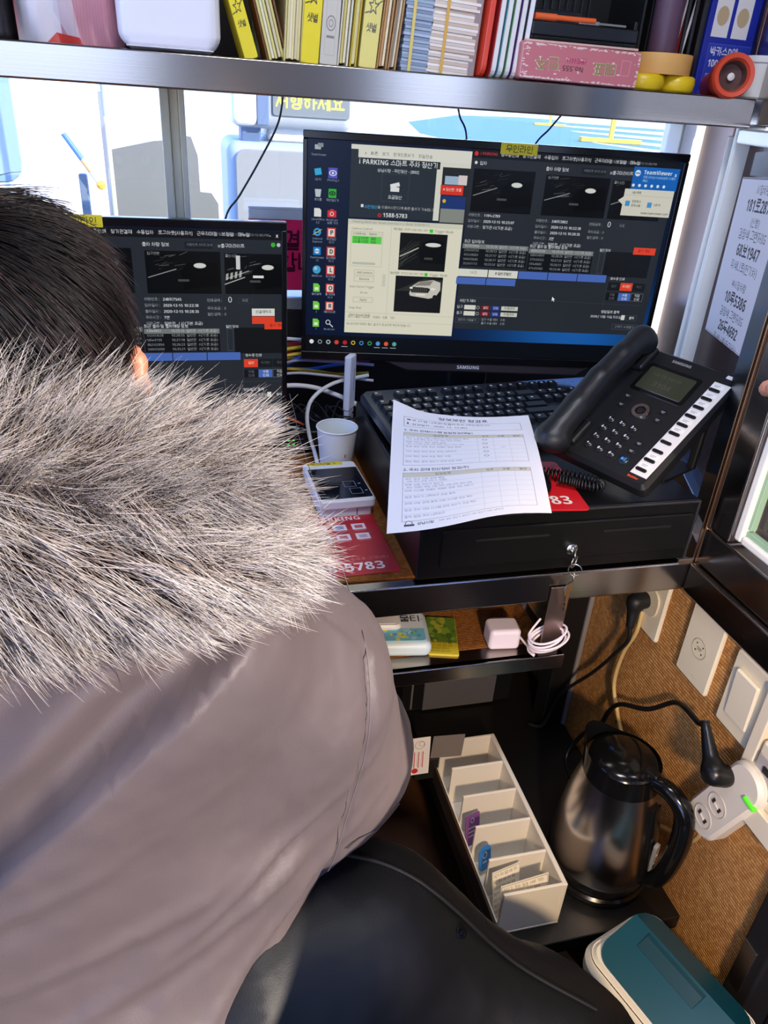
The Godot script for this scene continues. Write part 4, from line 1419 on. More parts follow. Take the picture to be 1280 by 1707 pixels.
func screen_pictures() -> void:
	var rng := RandomNumberGenerator.new()
	rng.seed = 5
	var c := CV.new(self, 1280, 700, "0c1a36")
	blue_desktop(c, 1280, 700)
	c.rect(0, 640, 1280, 60, "0c1018")
	var names := [[0, "TeamViewer", ""], [1, "내 PC", ""], [2, "휴지통", ""], [3, "LibreOffice", "6.2"], [4, "Internet", "Explorer"], [5, "TeamViewer", "13"], [6, "IMGPrint", ""], [7, "할인결제", ""], [7, "2", ""], [7, "1", ""]]
	for i in names.size():
		icon(c, 36, 26 + i * 62 + (12 if i > 0 else 0), names[i][0], names[i][1], names[i][2])
	names = [[8, "iParking_v", ""], [9, "무인정산기", ""], [10, "MultiCam", "- 바로 가기"], [20, "무인정산", "V2.0"], [21, "정산화면", "V2.0"], [22, "정산재생", "V2.0"], [23, "출구관제", "V2.0"], [24, "에이지시즌", ""], [11, "MultiCam", ""]]
	for i in names.size():
		icon(c, 84, 100 + i * 62, names[i][0], names[i][1], names[i][2])
	# pay-machine window
	c.rect(142, 10, 408, 222, "2c343c")
	c.rect(142, 10, 408, 14, "e8e8dc")
	c.rect(440, 24, 110, 206, "e4e4d6")
	c.rect(430, 70, 12, 160, "e4e4d6")
	c.mid("i PARKING 스마트 주차 정산기", 300, 48, 20, "f2f4f4", true)
	c.mid("성남시청 - 무인정산 - [B02]", 300, 76, 12, "e4e8ea", true)
	c.frame(248, 92, 92, 86, "4a535c")
	c.poly([Vector2(276, 124), Vector2(306, 116), Vector2(310, 128), Vector2(278, 136)], "eef0ee")
	c.rect(278, 132, 30, 14, "eef0ee")
	c.mid("요금정산", 294, 156, 13, "eef0ee", true)
	var xx := c.text("※ ", 180, 190, 12, "eef0ee", true)
	xx = c.text("사전정산", xx, 190, 12, "3fb4f0", true)
	c.text("을 이용하시면 더욱 빠른 출차가 가능합니다.", xx, 190, 11, "eef0ee")
	c.disc(246, 222, 6, "e03038", 3)
	c.text("1588-5783", 256, 210, 18, "f6f6f4", true)
	c.rect(166, 22, 378, 26, "e8e8dc")
	c.text("x    빠른    보기    원격진료하기    파일전송", 186, 27, 12, "6a6a64", false, 1.05)
	c.rect(450, 62, 96, 176, "2a2c30")
	c.rect(460, 88, 76, 26, "a8c0d8")
	c.rect(506, 84, 30, 30, "e8d8d8")
	c.rect(448, 116, 78, 30, "e63a2a")
	c.mid("A 정산원 호출", 487, 123, 11, "fbe8e2", true)
	c.rect(454, 150, 84, 46, "223a7a")
	c.disc(464, 166, 6, "e8c020")
	c.rect(454, 190, 84, 44, "8f938c")
	# camera window
	c.rect(140, 238, 398, 388, "ece9d2")
	c.rect(140, 238, 398, 16, "dcdcc8")
	c.text("i-Parking MultiCam Viewer [remote] v1.2 (Build 2020/08/11)", 152, 240, 10, "8d8d80")
	c.text("Camera Control", 152, 262, 10, "8a8a7c")
	c.frame(152, 276, 110, 116, "b8b8a4")
	c.rect(153, 277, 108, 14, "e2e2cc")
	c.text("v Address    Name", 158, 278, 10, "77776a")
	c.rect(156, 292, 102, 24, "5fe052")
	c.text("[1] 입구전면   열림", 160, 293, 10, "2c6a26")
	c.text("[2] 출구전면   닫힘", 160, 304, 10, "2c6a26")
	c.rect(160, 378, 80, 8, "c9c9b8")
	for q in [[168, 404, "Add camera"], [168, 426, "Remove"], [168, 498, "Apply"], [158, 552, "Save Image Now"]]:
		c.frame(q[0], q[1], 70, 18, "a9a998")
		c.mid(q[2], q[0] + 35, q[1] + 3, 10, "6f6f62")
	c.text("Auto Permit Trigger", 152, 456, 10, "8a8a7c")
	c.text("50 ms", 190, 476, 10, "8a8a7c")
	c.text("Snap Shot", 152, 530, 10, "8a8a7c")
	c.line(290, 254, 290, 576, 1, "c4c4b0")
	c.rect(268, 416, 12, 42, "d8d8c4")
	c.text("무인정산  [TCP1:150.150.1.101 *]", 296, 258, 9, "77776a")
	c.rect(424, 259, 11, 11, "36d824")
	c.text("Trigger Mode", 440, 258, 11, "8a8a7c")
	c.text("정산전면  [TCP2:150.150.1.102 *]", 294, 404, 9, "77776a")
	c.rect(418, 405, 11, 11, "36d824")
	c.text("Trigger Mode", 434, 404, 11, "8a8a7c")
	# dark lane picture
	c.rect(322, 274, 166, 124, "131412")
	for i in 14:
		var y0 := 290.0 + rng.randf() * 60
		c.line(324, y0 + 40, 324 + rng.randf_range(20, 70), y0, 1.6, "8f948a", 0.35)
	c.line(326, 352, 388, 322, 4, "d2d6ca", 0.9)
	c.poly([Vector2(392, 340), Vector2(400, 306), Vector2(430, 292), Vector2(478, 296), Vector2(486, 372), Vector2(400, 372)], "08090a", 0.9)
	c.disc(440, 310, 7, "e6e9e0", 0.0, 4.0)
	c.rect(412, 352, 30, 8, "44483f")
	c.speckle(322, 274, 166, 124, 0.03, rng)
	# pale car picture
	c.rect(316, 418, 170, 126, "17171a")
	c.poly([Vector2(316, 470), Vector2(420, 424), Vector2(486, 428), Vector2(486, 470), Vector2(390, 470)], "3d3f3c", 0.7)
	c.poly([Vector2(368, 478), Vector2(376, 452), Vector2(400, 436), Vector2(450, 428), Vector2(478, 436), Vector2(480, 462), Vector2(464, 488), Vector2(440, 494), Vector2(372, 486)], "d6d2c4")
	c.poly([Vector2(370, 462), Vector2(376, 454), Vector2(432, 456), Vector2(444, 460), Vector2(436, 474), Vector2(376, 474)], "2c2b28")
	c.poly([Vector2(384, 450), Vector2(404, 436), Vector2(452, 430), Vector2(440, 448)], "8f8f86")
	for i in 8:
		c.line(380 + i * 7, 456, 382 + i * 7, 473, 1.4, "8d8a80", 0.8)
	c.disc(374, 458, 4, "f4f4ee", 0.0, 1.5)
	c.disc(452, 460, 5, "f0f0e8", 0.0, 2.0)
	c.rect(392, 478, 34, 6, "f0eee4")
	c.disc(462, 488, 8, "1c1c1c")
	c.speckle(316, 418, 170, 126, 0.03, rng)
	c.line(140, 552, 538, 556, 1, "c4c4b0")
	c.text("로그   통신   이미지   카메라   오류   기타", 150, 562, 10, "8a8a7c")
	c.line(140, 582, 538, 584, 1, "c4c4b0")
	c.text("08:00시에 카메라 통신 결과가 정상으로 확인되었습니다.", 146, 588, 10, "8a8a7c")
	parking_app(c, 544, 2, true, rng)
	# remote-help pop-up
	c.rect(1108, 24, 164, 70, "1767c0")
	c.disc(1124, 44, 10, "e8f0f6")
	c.line(1117, 44, 1131, 44, 3, "1767c0")
	c.text("TeamViewer", 1144, 30, 17, "f6fafc", true)
	c.text("무료 라이선스(비상업적 사용만", 1144, 50, 9, "dce8f4")
	c.text("해당)", 1144, 61, 9, "dce8f4")
	c.text("x", 1254, 34, 16, "f6fafc", true)
	for i in 6:
		c.disc(1116 + i * 22, 82, 5, "e8f2fa")
	c.rect(1090, 94, 178, 86, "dedccc")
	c.poly([Vector2(1072, 132), Vector2(1092, 118), Vector2(1092, 146)], "dedccc")
	c.text("세션목록", 1116, 100, 9, "6a6a60")
	c.line(1094, 113, 1264, 116, 1, "b9b8aa")
	c.rect(1100, 132, 16, 17, "4a9ad2")
	c.rect(1180, 134, 16, 17, "4a9ad2")
	c.text("컨퍼런스", 1122, 128, 9, "55554c")
	c.text("원격사용", 1122, 141, 9, "55554c")
	c.text("스피커", 1202, 136, 9, "55554c")
	c.text("www.teamviewer.com", 1162, 163, 10, "4a4a42")
	c.poly([Vector2(896, 468), Vector2(896, 484), Vector2(900, 480), Vector2(904, 486), Vector2(906, 484), Vector2(903, 479), Vector2(908, 478)], "ffffff")
	var tb := ["f0f4f6", "9aa0a6", "cdd6dc", "e24a34", "d0202c", "e8c23a", "4a9ce0", "3fae6a", "5a9ee0", "f0623a", "5fb0a8"]
	for i in tb.size():
		c.disc(22 + i * 30.5, 664, 8, tb[i], 3.5 if i in [1, 2, 5, 6, 7] else 0.0)
		if i in [4, 8, 9, 10]:
			c.rect(12 + i * 30, 678, 22, 2, "cfd4d8")
	# left screen
	var d := CV.new(self, 1280, 700, "0c1a36")
	blue_desktop(d, 1280, 700)
	parking_app(d, 599, 6, false, rng)
	d.disc(1110, 606, 5, "7fae2c")
	d.text("정품 인증 필요", 1128, 596, 12, "c8d4de")
	d.text("정품 인증을 하려면", 1120, 612, 12, "c8d4de")
	d.text("설정으로 이동하십시오.", 1100, 628, 12, "c8d4de")
	d.rect(0, 660, 1280, 40, "0c1018")
	for im in [c.im, d.im]:
		var m := MT(im, 0.28, 0.35)
		m.albedo_color = Color(0.12, 0.12, 0.12)
		m.emission_enabled = true
		m.emission_texture = m.albedo_texture
		m.emission = Color.WHITE
		m.emission_operator = BaseMaterial3D.EMISSION_OP_MULTIPLY
		m.emission_energy_multiplier = 0.75
		screen_mats.append(m)

func star_label(c: CV, cx: float, cy: float, col: String) -> void:
	var p := []
	for i in 11:
		var a := -PI / 2 + TAU * i / 10.0
		var r := 26.0 if i % 2 == 0 else 11.0
		p.append(Vector2(cx + cos(a) * r, cy + sin(a) * r))
	for i in 10:
		c.line(p[i].x, p[i].y, p[i + 1].x, p[i + 1].y, 4, col)
	c.line(cx + 22, cy - 10, cx + 46, cy - 22, 4, col)
	c.line(cx + 46, cy - 22, cx + 50, cy - 14, 4, col)
	c.line(cx - 20, cy + 18, cx - 42, cy + 24, 4, col)

# a file box or folder: spine towards the viewer
func binder(label: String, w: float, h: float, d: float, hex: String, at: Vector3, rot: Vector3, spine: Image, edge := "", called := "binder") -> Node3D:
	var b := thing(called, label, "binder", at, rot, "files in a row on the steel shelf")
	part(b, "cover", cbox(v3(0.0022, h, d), v3(-w / 2 + 0.0011, h / 2, -d / 2), 0.0008), M(hex, 0.5))
	part(b, "cover", cbox(v3(0.0022, h, d), v3(w / 2 - 0.0011, h / 2, -d / 2), 0.0008), M(hex, 0.5))
	if spine != null:
		part(b, "spine", extr(rrect(w, h, 0.002, 2), 0.002, 0.0005), MT(spine, 0.4), v3(0, h / 2, 0.0))
		part(b, "paper_block", bx(-w / 2 + 0.003, w / 2 - 0.003, 0.004, h - 0.01, -d + 0.006, -0.003, 0.001), M("e9e4d6", 0.9))
	else:
		# open towards the viewer: the edges of the papers show
		var n := maxi(2, int((w - 0.005) / 0.0035))
		for i in n:
			var x := -w / 2 + 0.0028 + (w - 0.0056) * (i + 0.5) / n
			var tone := [edge, "efe6c4", edge, "d9c9a0"]
			part(b, "paper_block", bx(x - 0.0016, x + 0.0016, 0.003 + 0.001 * (i % 2), h - 0.012 - 0.004 * (i % 3), -d + 0.004, -0.003 - 0.0018 * (i * 7 % 3), 0.0005), M(tone[i % 4], 0.9))
	return b

func shelf() -> void:
	var T := 1.3355
	var s := thing("steel_shelf", "long polished steel-edged shelf across the top of the booth holding files and boxes", "shelf", v3(0, 0, 0))
	part(s, "board", bx(-1.055, 0.80, 1.312, 1.334, -1.370, -1.086, 0.001), steel2)
	part(s, "front_edge", join([bx(-1.055, 0.815, 1.2965, 1.3355, -1.086, -1.079, 0.0025)]), steel)
	part(s, "end_plate", bx(0.80, 0.815, 1.2965, 1.334, -1.125, -1.086, 0.001), steel2)
	# dark box at the far left
	var db := thing("dark_case", "dark plastic case at the left end of the shelf, cut by the picture's edge", "case", v3(-0.225, T, -1.14))
	part(db, "body", rbox(v3(0.075, 0.16, 0.12), 0.008, 2), M("1d1a1c", 0.5), v3(0, 0.08, -0.03))
	part(db, "clasp", cbox(v3(0.02, 0.012, 0.004), v3(0, 0.07, 0.031), 0.001), M("4a4648", 0.4))
	# pink pouch
	var c := CV.new(self, 400, 400, "c98a92")
	c.rect(0, 0, 170, 400, "e6dcdc")
	c.poly([Vector2(130, 400), Vector2(190, 380), Vector2(150, 330), Vector2(175, 250), Vector2(140, 0), Vector2(170, 0), Vector2(240, 400)], "d9c9ca", 0.8)
	c.disc(66, 250, 34, "d8383c", 8)
	c.disc(66, 250, 17, "d8383c", 6)
	c.text("cosmetics", 20, 170, 22, "7a5a5e", true)
	c.rect(128, 170, 70, 90, "e04a40")
	c.text("물티슈", 134, 186, 20, "f6e8e4", true)
	c.rect(240, 60, 110, 180, "cfd0d4")
	c.poly([Vector2(110, 400), Vector2(150, 376), Vector2(235, 384), Vector2(245, 400)], "d24238")
	for i in 14:
		c.line(220 + i * 12, 400, 250 + i * 9, 60 + i * 5, 2, "b56f7a", 0.35)
	var rows := []
	for i in 13:
		var r := []
		for j in 17:
			var u := j / 16.0 - 0.5
			var v := i / 12.0
			r.append(v3(u * 0.122, v * 0.19 + 0.0008, 0.034 * pow(maxf(0.0, 1.0 - pow(absf(u * 2), 3.0)), 0.5) * pow(sin(PI * clampf(v * 0.92 + 0.06, 0, 1)), 0.5) + 0.004 * sin(u * 19 + v * 7)))
		rows.append(r)
	var back := []
	for r in rows:
		var q := []
		for j in 17:
			var p: Vector3 = r[16 - j]
			q.append(v3(p.x, p.y, -p.z * 0.9))
		back.append(q)
	var pm := MB.new()
	pm.grid(rows)
	var po := thing("pink_pouch", "pink and white plastic pouch with a red ring mark at the left of the shelf", "pouch", v3(-0.119, T, -1.145))
	part(po, "front_film", pm, MT(c.im, 0.25))
	pm = MB.new()
	pm.grid(back)
	part(po, "back_film", pm, M("c98a92", 0.3))
	# big white wrapped pack
	var wp := thing("white_pack", "plump white plastic-wrapped pack between pink pouch and leaning files", "pack", v3(-0.003, T, -1.20))
	var wm := rbox(v3(0.118, 0.105, 0.19), 0.018, 3)
	for i in wm.v.size():
		var p := wm.v[i]
		wm.v[i] = p + wm.n[i] * (0.0025 * sin(p.x * 90 + p.y * 40) * sin(p.y * 55 + p.z * 60 + 1.0))
	renormal(wm)
	part(wp, "wrapper", wm, M("ece8ea", 0.35), v3(0, 0.054, 0.02))
	part(wp, "fold_flap", cbox(v3(0.10, 0.0012, 0.02), v3(0.0, 0.0035, 0.115), 0.0005), M("e4e0e2", 0.4))

	# files
	var spine := CV.new(self, 90, 900, "f0d81c")
	spine.rect(16, 60, 60, 560, "e4e2ea")
	star_label(spine, 44, 700, "4a4416")
	spine.mid("샛별", 44, 745, 30, "4a4416", true)
	binder("narrow yellow file tipped sideways against the white pack, lowest at its foot", 0.017, 0.25, 0.045, "d2b822", v3(0.094, T, -1.10), v3(0, 4, 17), spine.im)
	binder("brown-edged ledger leaning left beside the tipped yellow file", 0.026, 0.29, 0.045, "7a4a20", v3(0.127, T, -1.105), v3(0, 2, 15), null, "e0d888", "ledger")
	binder("grey green folder standing behind the leaning ledger", 0.03, 0.30, 0.2, "a3a083", v3(0.116, T, -1.162), v3(0, 0, 1), null, "b5b298", "folder")
	binder("thick cream paper file just left of the bright yellow spine", 0.023, 0.31, 0.21, "d8c884", v3(0.145, T, -1.10), v3(0, 0, -3), null, "e8dca6", "folder")
	binder("bright yellow file spine with a white label and star, left of the two star files", 0.022, 0.32, 0.22, "f0d81c", v3(0.1655, T, -1.095), v3(0, 0, -4), spine.im)
	var s2 := CV.new(self, 90, 900, "cfc6b4")
	s2.rect(18, 40, 54, 620, "dcd8d4")
	s2.frame(18, 640, 54, 230, "b9ae98", 2)
	s2.disc(45, 770, 24, "8b8272", 4)
	s2.disc(45, 770, 12, "8b8272", 3)
	s2.rect(26, 808, 40, 8, "8b8272")
	binder("worn grey white file with a small round emblem between the yellow spines", 0.022, 0.31, 0.21, "cdc4b2", v3(0.189, T, -1.095), v3(0, 0, -3.5), s2.im)
	binder("pair of white folders beside the emblem file", 0.014, 0.31, 0.21, "e6e2d2", v3(0.2085, T, -1.10), v3(0, 0, -4.5), null, "d8c878", "folder")
	binder("thin mustard folder squeezed between white folders and pale star file", 0.009, 0.22, 0.21, "c4aa28", v3(0.2215, T, -1.097), v3(0, 0, -4.5), null, "e4dc9c", "folder")
	var s3 := CV.new(self, 90, 900, "e8d878")
	s3.rect(16, 40, 60, 600, "dedbe2")
	star_label(s3, 44, 712, "5a5648")
	s3.mid("샛별", 44, 758, 30, "5a5648", true)
	binder("pale yellow file with a white label and star, right of the emblem file", 0.022, 0.32, 0.22, "e6d67a", v3(0.2395, T, -1.095), v3(0, 0, -5), s3.im)
	binder("brown kraft folder directly right of the pale star file", 0.014, 0.31, 0.22, "b58a56", v3(0.259, T, -1.096), v3(0, 0, -5.5), null, "c69a66", "folder")
	binder("second brown kraft folder, touching the blue ticket stack", 0.011, 0.28, 0.22, "b98f5e", v3(0.2735, T, -1.10), v3(0, 0, -6), null, "8f8a84", "folder")

	# ticket stacks: bundles of thin slips
	var rng := RandomNumberGenerator.new()
	rng.seed = 21
	var st := [["blue_ticket_stack", "tall stack of blue grey ticket bundles right of the brown folders", 0.303, 0.036, ["93a3b4", "a3b2c2", "8794a8", "b2bdd0"], "e0c86a"],
		["white_ticket_stack", "tall stack of white ticket bundles with ragged edges, beside red-backed boards", 0.352, 0.062, ["e9dfd2", "d9cabb", "efe8de", "d2bba6"], "d8a84a"]]
	for q in st:
		var t := thing(q[0], q[1], "ticket stack", v3(q[2], T, -1.105), v3(0, 0, -3))
		for k in 4:
			var m := MB.new()
			for i in 50:
				if i % 4 == k:
					var ox := rng.randf_range(-0.0012, 0.0012)
					m.add(cbox(v3(q[3], 0.0034, 0.05), v3(ox, 0.0018 + i * 0.0036, rng.randf_range(-0.0015, 0.0015)), 0.0003))
			var o := part(t, "ticket_bundles", m, M(q[4][k], 0.9), v3(0, 0, -0.02))
			o.set_meta("kind", "stuff")
		part(t, "paper_band", cbox(v3(0.004, 0.182, 0.0006), v3(-q[3] * 0.2, 0.091, 0.0072), 0.0002), M(q[5], 0.6))
		if q[3] > 0.05:
			part(t, "red_edge", cbox(v3(0.010, 0.182, 0.051), v3(q[3] * 0.5 - 0.001, 0.091, -0.02), 0.002), M("9a8c8a", 0.8))
	# white boards with coloured edges, rounded corners
	var cols := ["e0452c", "e9e6e2", "e9e6e2", "e9e6e2", "e9e6e2", "ecebee"]
	var lines := ["", "b23030", "3f7f86", "3f7a4a", "4a2a6a", "2c2c34"]
	var names := ["red", "white red-lined", "white teal-lined", "white green-lined", "white purple-lined", "outermost white"]
	for i in 6:
		var b := thing("file_board", "%s board in the upright row between white tickets and black tray" % names[i], "file board", v3(0.398 + i * 0.0098 - (0.004 if i == 0 else 0.0), T, -1.10), v3(0, 0, -3.5), "rounded boards in an upright row")
		part(b, "board", extr(rrect(0.21, 0.30, 0.012, 4), 0.0074, 0.001), M(cols[i], 0.35), v3(0, 0.151, -0.09), v3(0, 90, 0))
		if i > 0:
			part(b, "edge_line", extr(rrect(0.212, 0.302, 0.012, 4), 0.0012, 0.0), M(lines[i], 0.4), v3(-0.0044, 0.1515, -0.09), v3(0, 90, 0))
	# stamp-pad box, standing upside down
	c = CV.new(self, 760, 200, "c8737a")
	for i in 260:
		var e := rng.randf()
		var x := rng.randf() * 760
		var y := (rng.randf() * 10 if rng.randf() < 0.5 else 200 - rng.randf() * 12) if e < 0.75 else rng.randf() * 200
		if e >= 0.75 and rng.randf() < 0.6:
			x = rng.randf() * 14 if rng.randf() < 0.5 else 760 - rng.randf() * 40
		c.disc(x, y, rng.randf_range(1.5, 5), "e6cfc6", 0.0, 2.2)
	c.text("매표", 150, 42, 84, "ece0c0", true)
	c.text("인주", 520, 42, 84, "ece0c0", true)
	c.text("매표", 152, 44, 80, "8f8a52", true)
	c.text("인주", 522, 44, 80, "8f8a52", true)
	c.text("No.555", 360, 48, 42, "6a3a44", true)
	c.text("(원터치)", 350, 98, 36, "b0305c", true)
	c.frame(60, 60, 60, 90, "d8969a", 4)
	c.im.rotate_180()
	var sb := thing("stamp_pad_box", "worn pink stamp pad box lying upside down on the shelf, pale letters inverted", "box", v3(0.528, T, -1.105))
	part(sb, "carton", rbox(v3(0.176, 0.043, 0.10), 0.004, 2), M("c27a7c", 0.7), v3(0, 0.0225, -0.02), v3(0, 0, -0.6))
	part(sb, "printed_side", extr(rrect(0.172, 0.0405, 0.002, 3), 0.001, 0.0003), MT(c.im, 0.6), v3(0, 0.0225, 0.0303), v3(0, 0, -0.6))
	part(sb, "worn_lid", cbox(v3(0.165, 0.003, 0.094), v3(0.0, 0.0455, -0.02), 0.001), M("d8b4a8", 0.8))
	solo("red_box", "small dusty red box peeping out left of the stamp pad box", "box", join([cbox(v3(0.05, 0.032, 0.06), v3(0, 0.0165, 0), 0.003), cbox(v3(0.052, 0.006, 0.062), v3(0, 0.03, 0), 0.002)]), M("b5585a", 0.7), v3(0.446, T, -1.125))
	# black tray with pens on top of the box, mesh cup behind
	var tr := thing("black_tray", "black plastic organiser tray resting above the stamp pad box, with ribbed back", "tray", v3(0.535, 1.384, -1.13))
	part(tr, "floor_panel", bx(-0.08, 0.075, 0.0, 0.004, -0.10, 0.045, 0.001), blackg)
	part(tr, "front_wall", bx(-0.08, 0.075, 0.004, 0.020, 0.039, 0.045, 0.002), M("1a1b1d", 0.3))
	part(tr, "side_wall", bx(-0.08, -0.075, 0.004, 0.03, -0.10, 0.039, 0.001), blackg)
	part(tr, "side_wall", bx(0.070, 0.075, 0.004, 0.03, -0.10, 0.039, 0.001), blackg)
	part(tr, "inner_wall", bx(-0.075, 0.03, 0.004, 0.042, -0.045, -0.04, 0.001), M("15171a", 0.3))
	for i in 12:
		part(tr, "rib", bx(-0.068 + i * 0.012, -0.066 + i * 0.012, 0.004, 0.11, -0.098, -0.094, 0.0005), M("2e3034", 0.4))
	part(tr, "back_wall", bx(-0.08, 0.105, 0.0, 0.16, -0.105, -0.10, 0.001), black)
	part(tr, "side_wing", bx(0.101, 0.105, 0.0, 0.16, -0.10, 0.0, 0.001), black)
	part(tr, "rear_floor", bx(0.075, 0.105, 0.0, 0.004, -0.10, 0.0, 0.001), black)
	solo("orange_pen", "orange marker cap end lying along the black tray's front rim", "pen", join([tube([v3(0, 0, 0), v3(0.03, 0, 0)], 0.0042, 10), tube([v3(0.03, 0, 0), v3(0.085, 0, 0)], 0.0032, 10)]), M("e2622c", 0.4), v3(0.458, 1.4088, -1.088), v3(0, -2, 0))
	solo("silver_cutter", "slim silver cutter lying at the right of the black tray's rim", "cutter", join([cbox(v3(0.07, 0.003, 0.008), v3(0.035, 0, 0), 0.001), cbox(v3(0.03, 0.005, 0.009), v3(0.015, 0, 0), 0.001)]), M("a9a9a4", 0.35, 0.8), v3(0.52, 1.4065, -1.089))
	var mc := thing("mesh_basket", "black slatted desk basket behind the tape roll, striped with red and white inside", "basket", v3(0.702, T, -1.20))
	part(mc, "base", bx(-0.045, 0.045, 0.0, 0.004, -0.06, 0.06, 0.001), black)
	for i in 7:
		part(mc, "slat", bx(-0.041 + i * 0.0125, -0.036 + i * 0.0125, 0.004, 0.2, 0.055, 0.059, 0.001), M("141416", 0.35), v3(0, 0, 0), v3(0, 0, 0))
	part(mc, "back_panel", bx(-0.045, 0.045, 0.0, 0.22, -0.06, -0.056, 0.001), black)
	part(mc, "side_panel", bx(0.041, 0.045, 0.0, 0.20, -0.056, 0.055, 0.001), black)
	part(mc, "side_panel", bx(-0.045, -0.041, 0.0, 0.20, -0.056, 0.055, 0.001), black)
	solo("red_striped_pad", "red and white striped pad standing inside the black slatted basket", "pad", join([bx(-0.03, 0.030, 0, 0.17, 0, 0.008, 0.001)]), M("c8333a", 0.6), v3(0.702, T + 0.0045, -1.175), v3(0, 0, 0))
	for i in 3:
		solo("white_stick", ["white plastic stick leaning in the slatted basket, left", "white plastic stick leaning in the slatted basket, middle", "white plastic stick leaning in the slatted basket, right"][i], "stick", tube([v3(0, 0, 0), v3(0.02, 0.17, 0)], 0.002, 6), M("e8e4e0", 0.4), v3(0.690 + i * 0.014, T + 0.006, -1.155), Vector3.ZERO, "white sticks in the slatted basket")
	var pb := thing("purple_holder", "tall dull purple plastic holder standing left of the red-striped basket", "holder", v3(0.672, T, -1.125))
	part(pb, "body", lathe([Vector2(0, 0), Vector2(0.0185, 0), Vector2(0.0195, 0.003), Vector2(0.0205, 0.16), Vector2(0.019, 0.16), Vector2(0.018, 0.006), Vector2(0, 0.006)], 28), M("5e4458", 0.45))
	part(pb, "rim", lathe([Vector2(0.0205, 0.155), Vector2(0.0215, 0.156), Vector2(0.0215, 0.161), Vector2(0.0195, 0.161)], 28), M("6e5468", 0.4))
	# yellow rolls with the tape roll on them
	for q in [[0.644, 0.031, "thicker yellow plastic disc under the tape roll, on the left"], [0.696, 0.026, "yellow plastic disc under the tape roll's right side"]]:
		var y := thing("yellow_disc", q[2], "tape", v3(q[0], T, -1.112 + (0.004 if q[1] < 0.03 else 0.0)), Vector3.ZERO, "yellow discs under the tape roll")
		part(y, "ring", lathe([Vector2(0.010, 0.002), Vector2(q[1] - 0.004, 0.0), Vector2(q[1] - 0.001, 0.003), Vector2(q[1], 0.011), Vector2(q[1] - 0.001, 0.018), Vector2(q[1] - 0.004, 0.0205), Vector2(0.010, 0.0195), Vector2(0.010, 0.002)], 32, 0.5), M("e6c21a", 0.35))
		part(y, "core", lathe([Vector2(0.0, 0.004), Vector2(0.0098, 0.004), Vector2(0.0098, 0.017), Vector2(0, 0.017)], 20), M("c9a818", 0.4))
	var ta := thing("tape_roll", "tan masking tape roll lying flat on two yellow discs", "tape", v3(0.672, T + 0.0207, -1.128))
	part(ta, "tape", lathe([Vector2(0.030, 0.0), Vector2(0.0465, 0.0), Vector2(0.047, 0.001), Vector2(0.047, 0.0245), Vector2(0.0465, 0.0255), Vector2(0.030, 0.0255), Vector2(0.030, 0.0)], 48), M("dda75c", 0.6))
	part(ta, "cardboard_core", lathe([Vector2(0.027, 0.0005), Vector2(0.0298, 0.0005), Vector2(0.0298, 0.025), Vector2(0.027, 0.025), Vector2(0.027, 0.0005)], 40), M("b08a58", 0.8))
	# orange-red torch lying with its open end to the viewer
	var to := thing("orange_torch", "orange red torch lying with its hollow end out over the shelf edge", "torch", v3(0.763, T + 0.0005, -1.080), v3(-6, -18, 0))
	var om := M("d4492c", 0.4)
	part(to, "head", lathe([Vector2(0.019, 0.006), Vector2(0.0215, 0.0), Vector2(0.027, -0.001), Vector2(0.0285, 0.003), Vector2(0.0285, 0.012), Vector2(0.026, 0.018), Vector2(0.026, 0.03), Vector2(0.020, 0.044), Vector2(0.0, 0.044)], 36, 0.6), om, v3(0, 0.0235, 0.018), v3(-90, 0, 0))
	part(to, "lens_well", lathe([Vector2(0.0, 0.020), Vector2(0.016, 0.019), Vector2(0.0195, 0.005)], 30), M("5a3a34", 0.3), v3(0, 0.0235, 0.018), v3(-90, 0, 0))
	part(to, "handle", lathe([Vector2(0.0, 0.04), Vector2(0.018, 0.04), Vector2(0.0165, 0.12), Vector2(0.013, 0.135), Vector2(0, 0.136)], 28), om, v3(0, 0.0235, 0.018), v3(-90, 0, 0))
	part(to, "glass", lathe([Vector2(0.0, 0.0185), Vector2(0.0045, 0.018), Vector2(0.005, 0.014), Vector2(0.0, 0.011)], 14), M("e8e4dc", 0.1), v3(0, 0.0235, 0.018), v3(-90, 0, 0))
	# blue drink carton
	c = CV.new(self, 420, 560, "2434a8")
	for q in [[90, 40], [250, 40]]:
		c.rect(q[0] - 55, 0, 130, 270, "f0eeee")
		c.disc(q[0] + 10, 170, 46, "cdb48e")
	c.rect(40, 300, 380, 260, "3044b4")
	c.frame(40, 300, 380, 260, "5a6cd0", 3)
	c.text("박카스D액", 60, 308, 50, "f2f4fa", true)
	c.text("100mL X 10병", 60, 366, 50, "f2f4fa", true)
	c.text("의약외품", 60, 440, 34, "dfe4f4", true)
	c.text("1일 1회 1병(100mL)", 60, 500, 26, "dfe4f4")
	var bb := thing("blue_carton", "blue drink carton with white squares and beige discs at the shelf's right end", "carton", v3(0.800, T, -1.225), v3(0, 6, 0))
	part(bb, "carton", bx(-0.042, 0.056, 0.0, 0.15, -0.07, 0.055, 0.002), M("1c2c9c", 0.35))
	part(bb, "printed_front", extr(rrect(0.097, 0.149, 0.001, 2), 0.0008, 0.0002), MT(c.im, 0.35), v3(0.007, 0.075, 0.0556))
	part(bb, "lid_flap", bx(-0.0425, 0.0565, 0.149, 0.151, -0.07, 0.056, 0.001), M("1c2c9c", 0.35))
	solo("white_pot", "small white plastic pot at the extreme right of the shelf", "pot", lathe([Vector2(0, 0), Vector2(0.019, 0), Vector2(0.022, 0.003), Vector2(0.023, 0.045), Vector2(0.025, 0.047), Vector2(0.025, 0.055), Vector2(0, 0.056)], 28), M("e6e4de", 0.45), v3(0.828, T - 0.001, -1.108))

